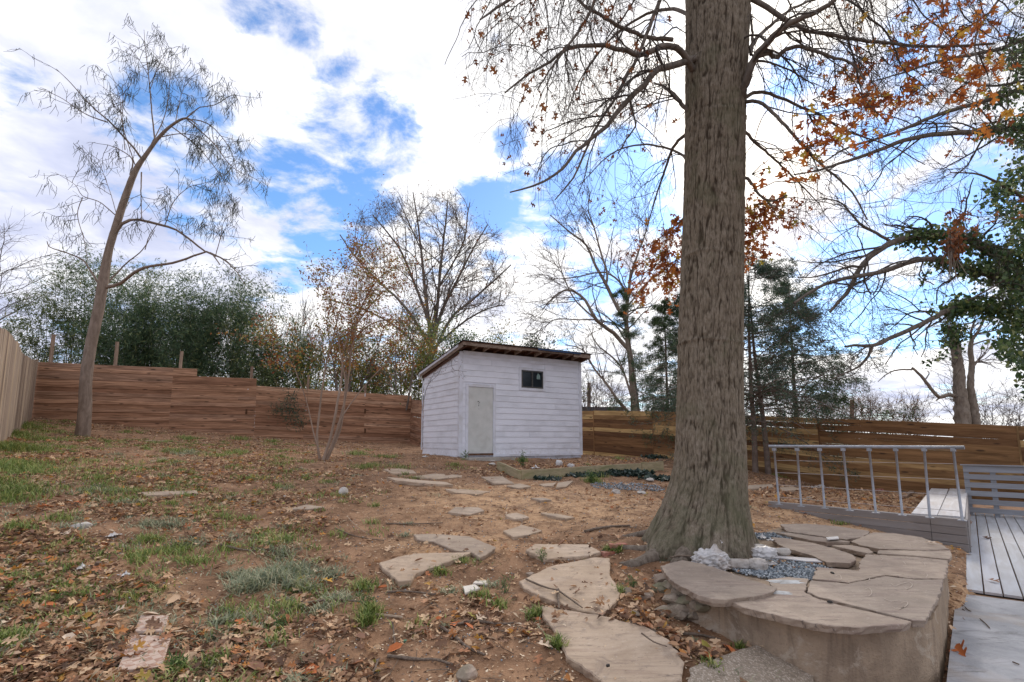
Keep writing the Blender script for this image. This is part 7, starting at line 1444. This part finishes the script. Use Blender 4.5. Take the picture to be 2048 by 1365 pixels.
def sheet(c_, s, seed, label, mat):
    r = np.random.default_rng(seed); n = 9; g = np.linspace(-1, 1, n); X_, Y_ = np.meshgrid(g, g); a = np.arctan2(Y_, X_); rad = np.maximum(np.abs(X_), np.abs(Y_)); k = 1 + .35 * np.sin(a * 2 + r.uniform(0, 6)) + .2 * np.sin(a * 5 + r.uniform(0, 6))
    Z_ = np.abs(r.normal(0, 1, (n, n))) * s * .28 * (1.2 - rad * .8) + s * .35 * np.exp(-((X_ - r.uniform(-.4, .4)) ** 2 + (Y_ - .2) ** 2) / .15); V = np.stack([X_ * k * s, Y_ * k * s * .75, Z_], -1).reshape(-1, 3) + r.normal(0, s * .05, (n * n, 3)); idx = np.arange(n * n).reshape(n, n)
    Fq = np.stack([idx[:-1, :-1], idx[:-1, 1:], idx[1:, 1:], idx[1:, :-1]], -1).reshape(-1, 4); w_ = r.uniform(0, 6); Rm = np.array([[math.cos(w_), -math.sin(w_), 0], [math.sin(w_), math.cos(w_), 0], [0, 0, 1]])
    V = V @ Rm.T + np.array(c_) + up * .012; return setp(obj('scrap', V, Fq, mat), label, 'scrap')
for i, (px, py, s, lab, zf) in enumerate(((227,1072,.06,'white cloth scrap among leaves on the left',None),(163,1145,.05,'folded cream paper scrap on bare dirt, left',None),(248,1155,.045,'round pale paper scrap right of the folded one',None),(1332,1253,.035,'white plaster crumb in the gully before the wall',None),(1248,1240,.02,'tiny white shard in the gully',None),
   (1070,940,.09,'white plastic sheet scrap at the left of the garden bed',None),(1118,932,.10,'white bone-like plastic chunk standing in the garden bed',None),(1142,935,.11,'flat white rubble chunk in the garden bed',None),(1178,905,.08,'white lump stuck low on the fence right of the shed',None),(985,925,.08,'white plaster spill by the shed doorstep',None),
   (1625,975,.06,'white scrap behind the railing near the fence foot',None),(850,915,.08,'white debris pile at the shed left corner',None),(870,912,.06,'second white debris bit near the shed corner',None),(1525,1077,.05,'white stone chip behind the bags',.29),(1540,1083,.04,'pinkish white chip on the gravel strip',.29))):
    q = gp(px, py) if zf is None else PZ(px, py, zf)
    if i not in (6, 7): sheet(q, s, 70 + i, lab, M_plast); continue
    lump('scrap', q + up * s * .35, (s, s * .7, s * .5 if i != 6 else s * 1.1), M_plast, 30 + i, lab, 'scrap', i * .7, .35, None, 3)
for pts, lab, m_ in (([(1505,1112),(1535,1110),(1640,1118),(1650,1124),(1610,1122),(1560,1116)], 'pale wooden shim lying on the gravel', M_ramp), ([(1528,1124),(1545,1122),(1554,1127),(1538,1129)], 'small white strip on the gravel before the bags', M_plast), ([(1652,1075),(1676,1073),(1678,1077),(1655,1079)], 'flat white scrap on the far flagstones', M_plast)):
    z_ = .29 if m_ is M_ramp else .30 if len(pts) == 4 and pts[0][0] < 1600 else .335; o = slab('shim' if m_ is M_ramp else 'scrap', [PZ(*p, z_) for p in pts], .012, m_, None, .2, .0, 4, .001, .001); setp(o, lab, 'wood strip' if m_ is M_ramp else 'scrap')
# cement spill on the terrace stone
rr2 = np.random.default_rng(4); q = PZ(1575, 1165, .309)
for (px, py, s, lab) in ((1572,1163,.10,'white cement splash on the terrace beside the gravel'),(1560,1185,.07,'greyish cement spill at the tip of the raised flagstone')):
    c_ = PZ(px, py, .31); an = np.linspace(0, 2 * np.pi, 26, endpoint=False); rad = s * (1 + .45 * rr2.normal(0, .5, 26)); top_ = [c_ + np.array([math.cos(a) * k * 1.3, math.sin(a) * k * .7, 0]) for a, k in zip(an, np.clip(rad, .02, .2))]
    o = obj('cement_spill', [c_ + up * .012] + [t - up * .004 for t in top_], [(0, 1 + i, 1 + (i + 1) % 26) for i in range(26)], simple('cement', (.55, .56, .55), (.36, .35, .33), 14, .9, .5, .004), smooth=True); setp(o, lab, 'cement')
# chalk drawings on the terrace stones: thin scuffed arcs
M_chalk = simple('chalk', (.44, .36, .29), (.52, .43, .35), 30, .95, 0)
cur = [[(1210,820),(1240,815),(1255,825),(1240,845),(1205,860)],[(1180,700),(1220,690),(1260,680),(1285,695),(1275,715),(1240,730)],[(980,650),(995,655),(985,670),(960,675)],[(1365,620),(1390,630),(1380,650)],[(1330,530),(1360,545),(1375,570)],[(1225,540),(1240,560)],[(1070,510),(1085,520),(1075,530)],
       [(960,730),(990,720),(1010,750),(990,775),(960,770)],[(1150,850),(1190,865),(1230,850)],[(760,640),(790,630),(800,660),(770,670)],[(1090,430),(1095,440)],[(1320,390),(1345,405),(1325,415)],[(690,350),(720,325)],[(1170,400),(1220,410)],[(1380,430),(1445,440)],[(1090,790),(1140,810),(1185,805)],[(1140,690),(1165,705),(1200,700)],[(1265,420),(1275,435)]]
ck_ = thing('chalk_drawing', 'faint pale chalk scribbles on the terrace flagstones', 'chalk marks', PZ(*z8((1200,700)), .311))
for pl in cur:
    q = smoothpath([list(PZ(*z8(p), .3105)) for p in pl], 5); t_ = np.gradient(q, axis=0); nn = norm(np.column_stack([-t_[:, 1], t_[:, 0], np.zeros(len(q))])); w_ = .0026; V = np.concatenate([q + nn * w_, q - nn * w_]); n = len(q)
    obj('stroke', V, [(i, i + 1, n + i + 1, n + i) for i in range(n - 1)], M_chalk, ck_)
# buried pipe stubs, bottle cap, small dark bits
M_pipe = simple('rusty_stub', (.10, .065, .045), (.18, .12, .085), 20, .9, .5)
for px, py, lab in ((82,1142,'short dark stump peg standing in bare dirt, leftmost'),(125,1105,'short brown peg left of the white cloth scrap'),(195,1140,'dark peg beside the folded cream scrap')):
    q = gp(px, py); V_, F_ = tube1([q - up * .05, q + up * .035, q + np.array([.004, 0, .055])], [.03, .028, .026], 9, 2, .05, 3); setp(obj('peg', V_, F_, M_pipe), lab, 'peg')
q = gp(810, 1280); V_, F_ = tube1([q, q + up * .012], [.016, .016], 14, 1); cp_ = obj('bottle_cap', V_, F_, simple('green_cap', (.04, .14, .08), (.06, .2, .12), 5, .5, 0)); setp(cp_, 'small green bottle cap on the bare soil, lower centre', 'bottle cap')
q = PZ(1216, 1332, .07); rock('pebble', q, (.018, .014, .012), M_dark, 3, 'small black pebble on the largest foreground slab', 'pebble')
for px, py, zz_, lab in ((1665,1146,.315,'dark bit of bark on the terrace stone right of the gravel'),(1660,1204,.315,'dark crumb in the terrace crack')):
    rock('crumb', PZ(px, py, zz_), (.025, .015, .01), M_dark, int(px), lab, 'bark bit')
